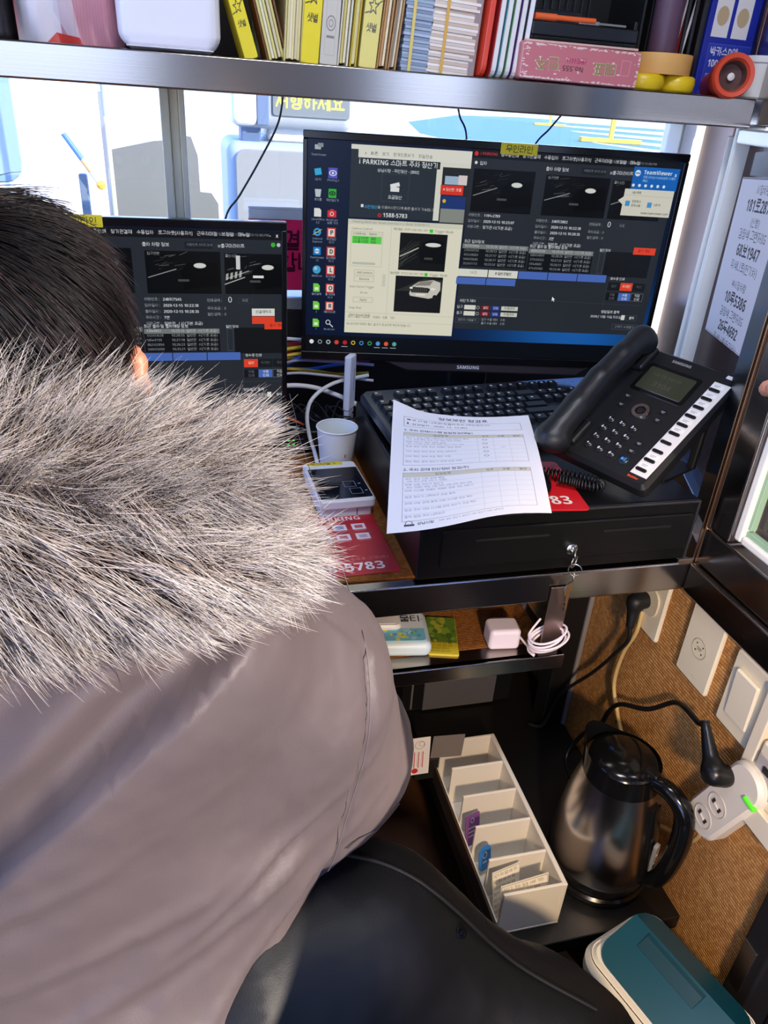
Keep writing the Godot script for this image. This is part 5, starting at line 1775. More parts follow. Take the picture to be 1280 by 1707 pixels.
func scribble(c: CV, rng: RandomNumberGenerator, x: float, y: float, w: float, px: int, col: String) -> void:
	# a line of small print too fine to read
	var words := ["주차", "관제", "시스템", "점검", "여부", "정상", "차단기", "정산기", "카메라", "동작", "상태", "확인", "네트워크", "요금", "장애", "보안", "서버", "기타", "사항", "백업"]
	var xx := x
	while xx < x + w:
		xx = c.text(words[rng.randi() % words.size()], xx, y, px, col) + px * 0.4

func form_picture() -> Image:
	var rng := RandomNumberGenerator.new()
	rng.seed = 9
	var c := CV.new(self, 760, 1040, "f4f3f6")
	c.mid("정보보안 점검표", 380, 44, 40, "3a3a40", true)
	c.frame(60, 104, 640, 96, "6a6a70", 2)
	c.text("□ 부 서 명 : (주)파킹클라우드 (무인정산소)", 76, 112, 25, "4a4a50")
	c.text("□ 점검일자 : 2020. 12. 15 (화)", 76, 154, 25, "4a4a50")
	var y := 224
	for t in 2:
		c.text(["1. 주차 관제시스템 일일점검(매일)", "2. 주차 관제 전산장비 점검(주)"][t], 60, y, 25, "4a4a50", true)
		y += 38
		var rows := 6 if t == 0 else 7
		var rh := 46 if t == 0 else 44
		c.rect(60, y, 640, 36, "d9d3bd")
		c.mid("점검항목", 250, y + 4, 21, "55554c")
		for i in 3:
			c.mid(["양호", "보통", "불량"][i], 490 + i * 85, y + 4, 21, "55554c")
		c.frame(60, y, 640, 36 + rows * rh, "8f8f94", 2)
		for x in [444, 530, 616]:
			c.rect(x, y, 1, 36 + rows * rh, "b4b4ba")
		for i in rows:
			c.rect(60, y + 36 + i * rh, 640, 1, "b4b4ba")
			scribble(c, rng, 70, y + 40 + i * rh, rng.randf_range(130, 320), 17, "8c8c94")
			if i in [0, 1] :
				scribble(c, rng, 76, y + 60 + i * rh, rng.randf_range(160, 320), 15, "94949c")
			if t == 0:
				if i < 5:
					c.disc(484, y + 60 + i * rh, 9, "55556a", 2.0, 1.5)
				if i == 2:
					c.line(566, y + 62 + i * rh, 590, y + 58 + i * rh, 2, "55556a")
		y += 36 + rows * rh + 22
	c.disc(90, 990, 16, "4a4a52", 3)
	c.rect(70, 996, 44, 12, "4a4a52")
	c.text("성남시청", 124, 984, 20, "4a4a52", true)
	scribble(c, rng, 220, 986, 280, 14, "8a8a92")
	return c.im

func desk_things() -> void:
	var D := 0.7437
	# the check form, sagging over keyboard and drawer edge
	var rows := []
	var bl := v3(0.211, 0.850, -0.742)
	var br := v3(0.437, 0.848, -0.768)
	var tl := v3(0.2905, 0.894, -1.038)
	var tr := v3(0.486, 0.898, -0.978)
	for i in 17:
		var r := []
		var v := i / 16.0
		for j in 13:
			var u := j / 12.0
			var p := bl.lerp(br, u).lerp(tl.lerp(tr, u), v)
			p.y += 0.006 * sin(PI * v) - 0.004 * sin(PI * u) * v * v + 0.004 * sin(PI * u) * (1.0 - v) + 0.0
			p.z += 0.012 * sin(PI * u) * v * v + 0.006 * sin(TAU * u) * (1.0 - v)
			if v > 0.85 and u < 0.2:
				p.y += 0.012 * (v - 0.85) / 0.15 * (0.2 - u) / 0.2
			r.append(p)
		rows.append(r)
	solo("paper_form", "white printed check form with two beige-headed tables lying over keyboard and drawer", "paper form", sheet(rows, 0.0003), MT(form_picture(), 0.7))

	# paper cup
	var c := CV.new(self, 512, 128, "eeeae2")
	for k in 3:
		var px := 30.0 + k * 170
		var last := Vector2(px, 70)
		for i in 22:
			var q := Vector2(px + i * 4.2, 66 + sin(i * 1.9 + k) * 9)
			c.line(last.x, last.y, q.x, q.y, 2.6, "d86a5c")
			last = q
		c.line(px + 62, 74, px + 110, 116, 3, "8a2a24")
		c.disc(px + 40, 36, 3, "c8382c")
	var cup := thing("paper_cup", "small white paper cup with red scrawl, standing left of the cash drawer", "cup", v3(0.226, D, -1.142))
	part(cup, "wall", lathe([Vector2(0.0245, 0.0), Vector2(0.0262, 0.004), Vector2(0.0338, 0.077)], 40), MT(c.im, 0.5))
	part(cup, "inside", lathe([Vector2(0.0332, 0.077), Vector2(0.0255, 0.006), Vector2(0, 0.006)], 40), M("e9ece6", 0.4))
	var rim := []
	for i in 33:
		rim.append(v3(cos(TAU * i / 32) * 0.0338, 0.0775, sin(TAU * i / 32) * 0.0338))
	part(cup, "rolled_rim", tube(rim, 0.0014, 8, false), M("f1efe8", 0.4))

	# card reader
	var rd := thing("card_reader", "white card reader with a glossy dark touch face, between fur collar and cash drawer", "card reader", v3(0.209, D, -1.036), v3(0, 3, 0))
	part(rd, "shell", slab(rrect(0.088, 0.136, 0.008, 5), 0.016, 0.003, true), M("e9e9ea", 0.4), v3(0, 0.016, 0))
	part(rd, "foot", slab(rrect(0.080, 0.124, 0.006, 4), 0.016, 0.001, true), M("dddcdc", 0.5))
	part(rd, "foot_groove", cbox(v3(0.0015, 0.011, 0.001), v3(0.016, 0.008, 0.0622), 0.0003), M("55565a", 0.6))
	part(rd, "touch_face", slab(rrect(0.080, 0.104, 0.003, 3), 0.0012, 0.0003), M("10131c", 0.08), v3(0, 0.0316, 0.010))
	for q in [[0.018, 0.018], [0.023, 0.042]]:
		part(rd, "touch_key", join([cbox(v3(0.018, 0.0003, 0.0008), v3(0, 0, -0.009), 0.0001), cbox(v3(0.018, 0.0003, 0.0008), v3(0, 0, 0.009), 0.0001), cbox(v3(0.0008, 0.0003, 0.018), v3(-0.009, 0, 0), 0.0001), cbox(v3(0.0008, 0.0003, 0.018), v3(0.009, 0, 0), 0.0001)]), M("7f8aa0", 0.4), v3(q[0] - 0.004, 0.0330, q[1]))
		part(rd, "mark", cbox(v3(0.004, 0.0003, 0.0012), Vector3.ZERO, 0.0001), M("c9d0dc", 0.4), v3(q[0] + 0.0115, 0.0330, q[1]))
	var yl := CV.new(self, 240, 52, "ecd01e")
	yl.text("카드단말기", 20, 4, 38, "5a4e14", true)
	part(rd, "label_tape", slab(rrect(0.058, 0.011, 0.001, 2), 0.0006, 0.0001), MT(yl.im, 0.5), v3(-0.008, 0.032, -0.060))

	# red leaflet on the mat
	c = CV.new(self, 640, 560, "b8202c")
	c.text("i PARKING", 316, 30, 52, "f2e6e0", true)
	for i in 2:
		for k in 4:
			c.rect(238 + k * 92, 118 + i * 92, 66, 56, "e9dfe2")
			c.rect(252 + k * 92, 132 + i * 92, 38, 28, ["c9a4b4", "b87c8c", "8fa0c0", "c45a64"][(k + i) % 4])
			c.rect(244 + k * 92, 180 + i * 92, 54, 5, "d88a88")
	c.text("24시간 연중무휴 고객센터", 330, 420, 26, "e09088")
	c.text("1588-5783", 186, 448, 84, "f4ece6", true)
	solo("red_leaflet", "red printed leaflet with white icons and a phone number on the woven mat", "leaflet", slab(rrect(0.200, 0.170, 0.006, 4), 0.0016, 0.0004), MT(c.im, 0.35), v3(0.154, D, -0.898), v3(0, 2.0, 0))

	phone_set()

	# cables between the monitors
	var cab := [["yellow_cable", "upper yellow network cable in the bundle between the monitors", "e0b81e", 0.0032, [[0.10, 0.905], [0.18, 0.914], [0.24, 0.925], [0.30, 0.928]], -1.27],
		["yellow_cable", "lower yellow network cable curving under its twin between the monitors", "e6c428", 0.0032, [[0.10, 0.890], [0.17, 0.903], [0.23, 0.908], [0.30, 0.922]], -1.265],
		["blue_cable", "blue network cable crossing the yellow ones between the monitors", "2c6ad0", 0.003, [[0.10, 0.868], [0.16, 0.888], [0.20, 0.912], [0.23, 0.94]], -1.262],
		["red_cable", "red network cable behind the yellow ones between the monitors", "c02830", 0.003, [[0.10, 0.915], [0.18, 0.918], [0.25, 0.905], [0.31, 0.902]], -1.28],
		["grey_cable", "thin lavender grey cable below the yellow bundle", "9a94a8", 0.0026, [[0.10, 0.875], [0.17, 0.893], [0.23, 0.893], [0.31, 0.890]], -1.26],
		["grey_cable", "pale grey cable sagging in the middle of the bundle between monitors", "c0bcc0", 0.0026, [[0.10, 0.866], [0.17, 0.872], [0.23, 0.868], [0.31, 0.862]], -1.258],
		["white_cable", "thick white cable arching above the black hub", "e6e6e2", 0.0044, [[0.10, 0.843], [0.15, 0.853], [0.20, 0.852], [0.25, 0.838], [0.30, 0.812]], -1.245],
		["orange_cable", "short orange cable above the hub's left end", "d8602c", 0.0024, [[0.10, 0.81], [0.15, 0.804], [0.19, 0.788]], -1.22],
		["grey_cable", "grey cable drooping across the black hub toward the paper cup", "b0b2b4", 0.003, [[0.10, 0.806], [0.15, 0.792], [0.20, 0.778], [0.23, 0.752]], -1.21]]
	for q in cab:
		var p := []
		for e in q[4].size():
			p.append(v3(q[4][e][0], q[4][e][1], q[5] - 0.012 * sin(e * 1.3)))
		solo(q[0], q[1], "cable", tube(smooth(p, 6), q[3], 8), M(q[2], 0.45), Vector3.ZERO, Vector3.ZERO, "cables between the monitors")
	var extra := ["e0b81e", "2c6ad0", "d8b024", "c02830", "3a78d8", "e6c428", "e4e2de", "50484c"]
	for i in extra.size():
		var p := []
		for k in 5:
			p.append(v3(0.09 + k * 0.055, 0.868 + 0.009 * i + 0.008 * sin(k * 1.4 + i * 2.1), -1.285 - 0.008 * (i % 3) + 0.006 * cos(k + i)))
		solo("network_cable", "%s network cable deep in the bundle between the monitors, %s" % [["yellow", "blue", "ochre", "red", "light blue", "lemon", "white", "dark grey"][i], ["lowest", "second from below", "third from below", "fourth from below", "fourth from above", "third from above", "second from above", "uppermost"][i]], "cable", tube(smooth(p, 6), 0.003, 8), M(extra[i], 0.45), Vector3.ZERO, Vector3.ZERO, "cables between the monitors")
	solo("white_cable", "white cable looping down in front of the hub beside the paper cup", "cable", tube(smooth([v3(0.30, 0.872, -1.25), v3(0.235, 0.868, -1.225), v3(0.195, 0.852, -1.20), v3(0.183, 0.825, -1.19), v3(0.186, 0.79, -1.18), v3(0.193, 0.765, -1.16), v3(0.192, 0.7475, -1.11), v3(0.18, 0.7475, -1.105)], 6), 0.0034, 8), M("dcdcd6", 0.4), Vector3.ZERO, Vector3.ZERO, "cables between the monitors")
	var hub := thing("network_hub", "black network hub with green lights on the worktop behind the paper cup", "network hub", v3(0.165, D, -1.255))
	part(hub, "box", rbox(v3(0.15, 0.042, 0.09), 0.004, 2), M("131415", 0.4), v3(0, 0.021, 0))
	var gl := StandardMaterial3D.new()
	gl.albedo_color = Color.html("2ca030")
	gl.emission_enabled = true
	gl.emission = Color(0.15, 0.9, 0.2)
	gl.emission_energy_multiplier = 0.5
	for i in 6:
		part(hub, "indicator_light", cbox(v3(0.004, 0.003, 0.001), v3(-0.02 + (i % 3) * 0.009, 0.026 - (i / 3) * 0.008, 0.0452), 0.0003), gl)
	for i in 4:
		part(hub, "port", cbox(v3(0.011, 0.009, 0.002), v3(0.02 + i * 0.014, 0.02, 0.0452), 0.0005), M("2a2c30", 0.5))
	# tangle of thin black leads on top of the hub
	var rng := RandomNumberGenerator.new()
	rng.seed = 31
	for i in 5:
		var p := []
		for k in 7:
			p.append(v3(0.17 + k * 0.016 + rng.randf_range(-0.012, 0.012), 0.80 + rng.randf_range(-0.012, 0.03), -1.225 + rng.randf_range(-0.02, 0.02)))
		solo("black_lead", ["thin black lead tangled over the hub, topmost", "thin black lead tangled over the hub, nearest the cup", "thin black lead tangled over the hub, behind", "thin black lead tangled over the hub, at left", "thin black lead tangled over the hub, at right"][i], "cable", tube(smooth(p, 5), 0.0016, 6), M("17181a", 0.35), Vector3.ZERO, Vector3.ZERO, "black leads over the hub")
	var wa := thing("white_adapter", "slim white adapter plate standing upright at the keyboard's left corner", "adapter", v3(0.262, D, -1.225), v3(0, 58, 0))
	part(wa, "shell", rbox(v3(0.030, 0.098, 0.012), 0.003, 2), M("dfe4ee", 0.4), v3(0, 0.125, 0))
	part(wa, "vent", cbox(v3(0.002, 0.04, 0.0006), v3(0.004, 0.13, 0.0062), 0.0002), M("8f98a8", 0.5))
	part(wa, "stand", cbox(v3(0.026, 0.076, 0.010), v3(0, 0.038, 0), 0.002), M("c9cfd8", 0.4))

	# yellow name labels on the bezels
	for q in [["무인라인", 0.5067, 1.2365, -1.1955, "yellow name label stuck on the wide right monitor's upper bezel", -8.6], ["유인라인", -0.137, 1.1215, -1.1482, "yellow name label on the left monitor's upper bezel beside the hair", 0.0]]:
		var yc := CV.new(self, 260, 72, "ecd41c")
		yc.text(q[0], 34, 6, 52, "6a5c10", true)
		solo("name_label", q[4], "label", extr(rrect(0.058, 0.016, 0.001, 2), 0.0006, 0.0001), MT(yc.im, 0.5), v3(q[1], q[2] + 0.011, q[3]), v3(0, q[5], 0), "yellow labels on the monitors")
	# pink notice on the front window
	c = CV.new(self, 300, 360, "d8487c")
	c.text("결제", 170, 40, 110, "6a1c3c", true)
	c.text("합니다", 150, 150, 110, "6a1c3c", true)
	c.text("카드 전용", 40, 300, 40, "8a2a50", true)
	var pink := MT(c.im, 0.7)
	pink.backlight_enabled = true
	pink.backlight = Color(1.0, 0.9, 0.95)
	solo("pink_notice", "pink paper notice with dark letters on the window between the monitors", "notice", extr(rrect(0.10, 0.12, 0.0), 0.0008), pink, v3(0.156, 1.052, -1.372))
	solo("white_notice_box", "white plastic leaflet box above the pink notice between the monitors", "box", join([bx(-0.05, 0.05, 0.0, 0.016, -0.02, 0.0, 0.002), bx(-0.05, 0.05, 0.016, 0.02, -0.004, 0.0, 0.001)]), M("eceae6", 0.5), v3(0.155, 1.113, -1.352))
	# leads hanging from the shelf down behind the monitors
	for q in [["hanging_cable", "black cord slanting down from the shelf between the kiosk sign and left monitor", [[0.158, 1.31], [0.150, 1.262], [0.121, 1.208], [0.088, 1.155], [0.064, 1.118], [0.05, 1.02]]], ["hanging_cable", "thin black cord hanging from the shelf just left of the yellow name label", [[0.433, 1.31], [0.441, 1.285], [0.456, 1.255], [0.462, 1.16]]], ["hanging_cable", "thin black cord slanting behind the wide monitor, right of its yellow label", [[0.628, 1.31], [0.60, 1.276], [0.575, 1.245], [0.55, 1.16]]]]:
		var p := []
		for e in q[2]:
			p.append(v3(e[0], e[1], -1.30))
		solo(q[0], q[1], "cord", tube(smooth(p, 6), 0.0016, 8), M("1a1d20", 0.5), Vector3.ZERO, Vector3.ZERO, "black cords hanging from the shelf")
	# coiled lead and white connector at the monitor's right foot
	var sp := []
	for i in 60:
		var a := TAU * i / 14.0
		sp.append(v3(0.575 + 0.020 * cos(a), 0.905 + 0.020 * sin(a), -1.262 - i * 0.0005))
	solo("coiled_lead", "black lead coiled under the wide monitor's right half", "cable", tube(sp, 0.0024, 6), M("1c1e21", 0.4))
	solo("white_clip", "white plastic clip showing under the wide monitor right of its chin", "clip", extr(PackedVector2Array([Vector2(-0.012, -0.01), Vector2(0.016, -0.01), Vector2(0.008, 0.0), Vector2(0.016, 0.010), Vector2(-0.012, 0.010)]), 0.006, 0.001), M("e4e4e0", 0.4), v3(0.612, 0.893, -1.245))
	# number list taped to the slanted window
	c = CV.new(self, 700, 800, "e9e6ea")
	c.rect(0, 0, 700, 8, "55545a")
	c.frame(0, 0, 700, 796, "b0acb4", 4)
	var y := 26
	for q in [["시장차량", 50, false], ["181로2876", 78, true], ["(신형)", 50, false], ["검정색 그랜저IG", 56, false], ["68보1947", 78, true], ["쥐색니로(전기차)", 54, false], ["", 24, false], ["부시장차량", 46, false], ["10루5386", 78, true], ["검정색 그랜저IG", 52, false], ["26두4692", 72, true], ["쥐색니로(전기차)", 52, false]]:
		c.mid(q[0], 350, y, q[1], "26242c" if q[2] else "3c3a42", q[2])
		y += int(q[1] * 1.17)
	var o := solo("number_list", "white sheet with a printed list of plate numbers taped on the slanted dark window", "notice", extr(rrect(0.222, 0.222, 0.0), 0.0006), MT(c.im, 0.6))
	var n := v3(-0.9272, 0, -0.3746)
	var xa := v3(-0.3746, 0, 0.9272)
	var ctr := v3(0.7, 0, -0.785) - xa * 0.163 + v3(0, 1.130, 0) - n * 0.0 + n * 0.0
	var bs := Basis(xa, Vector3.UP, n * 1.0)
	o.transform = Transform3D(bs * Basis(v3(0, 0, 1), 0.06), ctr + n * 0.0)
	o.position = ctr + n * 0.004
	var bt := solo("dark_tape", "strip of dark film on the slanted window above the number list", "film", extr(rrect(0.12, 0.03, 0.002), 0.0008), M("151316", 0.4))
	bt.transform = Transform3D(bs * Basis(v3(0, 0, 1), 0.06), v3(0.7, 0, -0.785) - xa * 0.19 + v3(0, 1.257, 0) + n * 0.004)

func phone_set() -> void:
	var W := 0.159
	var L := 0.221
	var ph := thing("desk_phone", "black office desk phone with a white speed-key strip, propped on the drawer's right", "telephone", v3(0.500, 0.876, -0.922), v3(34, -64.9, -2.3))
	var bm := M("17181a", 0.4)
	var loc := func(u: float, v: float, y: float) -> Vector3:
		return v3(u * W, y, -v * L)
	part(ph, "base", slab(rrect(W + 0.012, L + 0.006, 0.010, 5), 0.028, 0.006, true), bm, v3(W * 0.5 - 0.003, -0.028, -L * 0.5))
	part(ph, "stand", join([cbox(v3(0.10, 0.004, 0.09), v3(0, -0.033, 0), 0.002), cbox(v3(0.012, 0.09, 0.012), v3(-0.045, 0.012, -0.037), 0.003), cbox(v3(0.012, 0.09, 0.012), v3(0.045, 0.012, -0.037), 0.003)]), M("111213", 0.5), v3(W * 0.55, -0.078, -L * 0.55), v3(-34, 0, 0))
	var sc := CV.new(self, 220, 140, "3c4030")
	sc.text("12-15 10:29", 30, 24, 26, "4a4f3c", true)
	sc.text("3104", 60, 70, 40, "4a4f3c", true)
	part(ph, "display", slab(rrect(0.074, 0.044, 0.003), 0.002, 0.0005), MT(sc.im, 0.15), loc.call(0.49, 0.755, -0.0005))
	part(ph, "display_frame", slab(rrect(0.086, 0.056, 0.005), 0.0012, 0.0004), M("0f1011", 0.2), loc.call(0.49, 0.755, -0.0006))
	var tm := TextMesh.new()
	var f := SystemFont.new()
	f.font_names = PackedStringArray(["Droid Sans"])
	f.font_weight = 700
	tm.text = "SAMSUNG"
	tm.font = f
	tm.font_size = 64
	tm.pixel_size = 0.00010
	tm.depth = 0.0003
	part(ph, "brand_letters", tm, M("c9c7c4", 0.35, 0.4), loc.call(0.48, 0.945, 0.0004), v3(-90, 0, 0))
	part(ph, "white_tab", slab(rrect(0.014, 0.006, 0.001), 0.001, 0.0003), M("e4e4e6", 0.4), loc.call(0.95, 0.965, -0.0002))
	# speed keys
	var st := slab(PackedVector2Array([Vector2(0.81, 0.06) * Vector2(W, L), Vector2(0.97, 0.06) * Vector2(W, L), Vector2(1.005, 0.90) * Vector2(W, L), Vector2(0.85, 0.90) * Vector2(W, L)]), 0.002, 0.0006)
	part(ph, "key_strip", st, M("e3e0dc", 0.45), v3(0, -0.0006, 0))
	var pill := slab(rrect(0.0165, 0.0052, 0.0025, 4), 0.003, 0.0008, true)
	var card := slab(rrect(0.0175, 0.0075, 0.001, 2), 0.0006, 0.0001)
	for i in 10:
		var v := 0.10 + i * 0.081
		part(ph, "speed_key", pill, M("121214", 0.35), loc.call(0.895 + 0.034 * (v - 0.5), v, 0.0008))
		if i in [0, 1, 4, 5, 6, 7, 8, 9]:
			var k := part(ph, "key_card", card, M("f0eee9", 0.5), loc.call(0.897 + 0.034 * (v - 0.46), v + 0.038, 0.0010))
			part(k, "handwriting", join([cbox(v3(0.009, 0.0002, 0.0008), v3(-0.001, 0.0007, -0.0012), 0.0001), cbox(v3(0.007, 0.0002, 0.0008), v3(-0.002, 0.0007, 0.001), 0.0001)]), M("8a8a90", 0.6))
	# round navigation key
	part(ph, "navigation_ring", lathe([Vector2(0.0065, 0.0), Vector2(0.0075, 0.003), Vector2(0.0125, 0.003), Vector2(0.014, 0.0005), Vector2(0.014, 0.0)], 32), M("a8a6a2", 0.22, 1.0), loc.call(0.49, 0.49, 0.0))
	part(ph, "centre_key", lathe([Vector2(0.006, 0.0), Vector2(0.0055, 0.003), Vector2(0.0, 0.0034)], 20), M("1c1c1e", 0.3), loc.call(0.49, 0.49, 0.0))
	var digits := ["1", "2", "3", "4", "5", "6", "7", "8", "9", "*", "0", "#"]
	var cap := lathe([Vector2(0.0066, 0.0), Vector2(0.0064, 0.0022), Vector2(0.005, 0.0030), Vector2(0.0, 0.0031)], 18)
	for i in 12:
		var k := part(ph, "number_key", cap, M("1d1e20", 0.25), loc.call(0.315 + (i % 3) * 0.12, 0.35 - (i / 3) * 0.078, 0.0))
		var g := TextMesh.new()
		g.text = digits[i]
		g.font = f
		g.font_size = 48
		g.pixel_size = 0.00012
		g.depth = 0.0002
		part(k, "digit", g, M("e8e8e8", 0.5), v3(-0.0014, 0.0033, 0), v3(-90, 0, 0))
		part(k, "small_letters", cbox(v3(0.0032, 0.0002, 0.0016), v3(0.0030, 0.0031, 0.0006), 0.0001), M("a8a8aa", 0.5))
	for q in [[0.28, 0.56], [0.29, 0.48], [0.67, 0.54], [0.68, 0.47], [0.70, 0.26], [0.69, 0.19]]:
		var k := part(ph, "function_key", slab(rrect(0.012, 0.006, 0.002, 3), 0.002, 0.0005, true), M("1b1c1e", 0.3), loc.call(q[0], q[1], 0.0))
		part(k, "legend", join([cbox(v3(0.006, 0.0002, 0.0009), v3(0, 0.0021, -0.0012), 0.0001), cbox(v3(0.004, 0.0002, 0.0009), v3(0, 0.0021, 0.0008), 0.0001)]), M("a4a4a8", 0.5))
	part(ph, "speaker_key", lathe([Vector2(0.0080, 0.0), Vector2(0.0078, 0.002), Vector2(0.006, 0.0032), Vector2(0.0, 0.0033)], 22), M("1d2733", 0.25), loc.call(0.69, 0.115, 0.0))
	part(ph, "speaker_mark", join([cbox(v3(0.003, 0.0003, 0.004), v3(-0.002, 0, 0), 0.0001), cbox(v3(0.0008, 0.0003, 0.005), v3(0.001, 0, 0), 0.0001), cbox(v3(0.0008, 0.0003, 0.007), v3(0.003, 0, 0), 0.0001)]), M("4f9ae0", 0.4), loc.call(0.69, 0.115, 0.0034))
	var ml := TextMesh.new()
	ml.text = "Mahler"
	ml.font = f
	ml.font_size = 48
	ml.pixel_size = 0.00010
	ml.depth = 0.0002
	part(ph, "orange_letters", ml, M("e0522c", 0.5), loc.call(0.86, 0.035, 0.0003), v3(-90, 0, 0))
	# handset in its cradle
	for v in [0.88, 0.16]:
		part(ph, "cradle", cbox(v3(0.046, 0.012, 0.046), v3(0.012, 0.004, -L * v), 0.005), bm)
	var hs := part(ph, "handset", sdf([[v3(0.010, 0.025, -L * 0.96), v3(0.012, 0.032, -L * 0.74), 0.0185, 0.0185], [v3(0.012, 0.032, -L * 0.74), v3(0.012, 0.036, -L * 0.5), 0.0185, 0.018], [v3(0.012, 0.036, -L * 0.5), v3(0.012, 0.032, -L * 0.26), 0.018, 0.0195], [v3(0.012, 0.032, -L * 0.26), v3(0.010, 0.023, 0.004), 0.0195, 0.0215], [v3(0.004, 0.020, -L * 0.95), v3(0.016, 0.020, -L * 0.95), 0.0185, 0.0185], [v3(0.002, 0.019, 0.0), v3(0.018, 0.019, 0.0), 0.020, 0.020]], 0.004, 0.005), M("1b1c1e", 0.42))
	part(hs, "cord_socket", tube([v3(0.008, 0.014, 0.0), v3(0.004, 0.006, 0.014)], 0.003, 8), M("5a5450", 0.4))
	# coiled cord
	var path := smooth([v3(0.470, 0.868, -0.905), v3(0.462, 0.856, -0.888), v3(0.478, 0.853, -0.872), v3(0.500, 0.853, -0.862), v3(0.523, 0.853, -0.848), v3(0.538, 0.853, -0.833), v3(0.530, 0.853, -0.822), v3(0.512, 0.853, -0.832), v3(0.500, 0.853, -0.842), v3(0.485, 0.853, -0.852)], 30)
	var coil := []
	for i in path.size() - 1:
		var t: Vector3 = (path[i + 1] - path[i]).normalized()
		var a := v3(0, 1, 0)
		a = (a - t * a.dot(t)).normalized()
		var b := t.cross(a)
		var an := i * 0.95
		coil.append(path[i] + (a * cos(an) + b * sin(an)) * 0.0062)
	var cc := part(ph, "coiled_cord", tube(coil, 0.0017, 6), M("141415", 0.35))
	cc.transform = ph.transform.affine_inverse()

func under_desk() -> void:
	var rng := RandomNumberGenerator.new()
	rng.seed = 41
	# --- on the narrow shelf ---
	var U := 0.5885
	var c := CV.new(self, 360, 260, "dfe6ea")
	c.rect(0, 150, 360, 110, "7cc4de")
	for i in 40:
		c.disc(rng.randf() * 360, 160 + rng.randf() * 90, rng.randf_range(4, 16), ["a8dcea", "e8f2f0", "9ad26a", "f0e04a", "5ab0d8"][rng.randi() % 5])
	c.text("생각", 20, 164, 60, "1e4a8a", true)
	c.text("물티슈", 230, 20, 66, "26323a", true)
	var w := thing("wet_wipes", "blue and white packet of wet wipes with a hard white lid on the under shelf", "wipes", v3(0.262, U, -0.862), v3(0, -8, 0))
	var pk := rbox(v3(0.115, 0.026, 0.085), 0.011, 3)
	part(w, "packet", pk, M("cfe2ea", 0.4), v3(0, 0.0135, 0))
	part(w, "printed_top", slab(rrect(0.098, 0.068, 0.006, 3), 0.0008, 0.0002), MT(c.im, 0.35), v3(0, 0.0266, 0))
	c = CV.new(self, 220, 160, "f2f0f0")
	c.text("상하", 90, 10, 60, "2a2a30", true)
	c.disc(52, 92, 30, "c8283a", 0.0, 1.3)
	c.mid("아기", 52, 74, 30, "f6e4e4", true)
	part(w, "lid", slab(rrect(0.066, 0.046, 0.010, 5), 0.009, 0.003, true), M("f0eff0", 0.35), v3(-0.018, 0.0268, -0.012))
	part(w, "lid_label", slab(rrect(0.050, 0.034, 0.004, 3), 0.0006, 0.0001), MT(c.im, 0.35), v3(-0.018, 0.0360, -0.012))
	c = CV.new(self, 200, 320, "c8b42a")
	c.rect(0, 0, 200, 220, "5f7f2a")
	for i in 30:
		c.disc(rng.randf() * 200, rng.randf() * 220, rng.randf_range(8, 24), ["7f9a30", "4a6a24", "a8a83a"][rng.randi() % 3])
	for i in 7:
		scribble(c, rng, 14, 150 + i * 22, 130, 15, "5a4e12")
	solo("green_packet", "flat green and yellow packet lying right of the wet wipes on the under shelf", "packet", slab(rrect(0.046, 0.092, 0.003, 3), 0.004, 0.001), MT(c.im, 0.45), v3(0.343, U, -0.858), v3(0, -14, 0))
	var ch := thing("charger", "pinkish white phone charger cube with two metal prongs on the under shelf", "charger", v3(0.428, U, -0.830), v3(0, -6, 0))
	part(ch, "cube", rbox(v3(0.048, 0.036, 0.038), 0.007, 3), M("ecdfe4", 0.4), v3(0, 0.0185, 0))
	for x in [-0.0095, 0.0095]:
		part(ch, "prong", tube([v3(x, 0.022, -0.018), v3(x, 0.022, -0.038)], 0.0023, 10), M("c8bfae", 0.25, 1.0))
	part(ch, "prong_base", cbox(v3(0.032, 0.024, 0.006), v3(0, 0.021, -0.020), 0.003), M("e2d4da", 0.45))
	# white cable wound round the steel bar
	var p := []
	p.append(v3(0.452, 0.606, -0.822))
	for i in 74:
		var a := TAU * i / 14.0 + 2.6
		var k := i / 14.0
		var r := 0.0255 + 0.003 * sin(k * 5.0)
		p.append(v3(0.474 + r * cos(a) + 0.003 * sin(k * 3.1), 0.622 + 0.004 * k + 0.010 * cos(a), -0.777 + (r - 0.006) * sin(a)))
	p.append(v3(0.47, 0.652, -0.800))
	solo("charger_cable", "white charger cable wound in loops round the hanging steel bar", "cable", tube(smooth(p, 3), 0.0017, 8), M("ecdfe2", 0.4))

	# --- low black table with box and kettle ---
	var t := thing("low_table", "low black table under the worktop carrying the divider box and kettle", "table", v3(0, 0, 0))
	part(t, "top", bx(0.384, 0.695, 0.17, 0.20, -1.34, -0.588, 0.003), M("0f0f10", 0.4))
	for q in [[0.39, -0.60], [0.66, -0.60], [0.39, -1.32], [0.66, -1.32]]:
		part(t, "leg", bx(q[0], q[0] + 0.028, 0.0, 0.17, q[1] - 0.028, q[1], 0.002), M("0f0f10", 0.5))
	var pc := thing("computer_case", "black computer case with a grey front panel in the dark under the worktop", "computer", v3(0.49, 0.20, -1.21))
	part(pc, "case", rbox(v3(0.24, 0.30, 0.22), 0.004), M("101113", 0.45), v3(0.0, 0.1505, 0))
	part(pc, "front_panel", cbox(v3(0.155, 0.13, 0.005), v3(0.002, 0.07, 0.1125), 0.001), M("5b5a5e", 0.6))
	part(pc, "panel_edge", cbox(v3(0.004, 0.26, 0.004), v3(-0.10, 0.14, 0.112), 0.001), M("6e6a66", 0.5))
	part(pc, "switch", cbox(v3(0.022, 0.012, 0.004), v3(-0.01, 0.125, 0.1155), 0.001), M("17171a", 0.5))

	# divider box
	var bw := M("e8e2d6", 0.6)
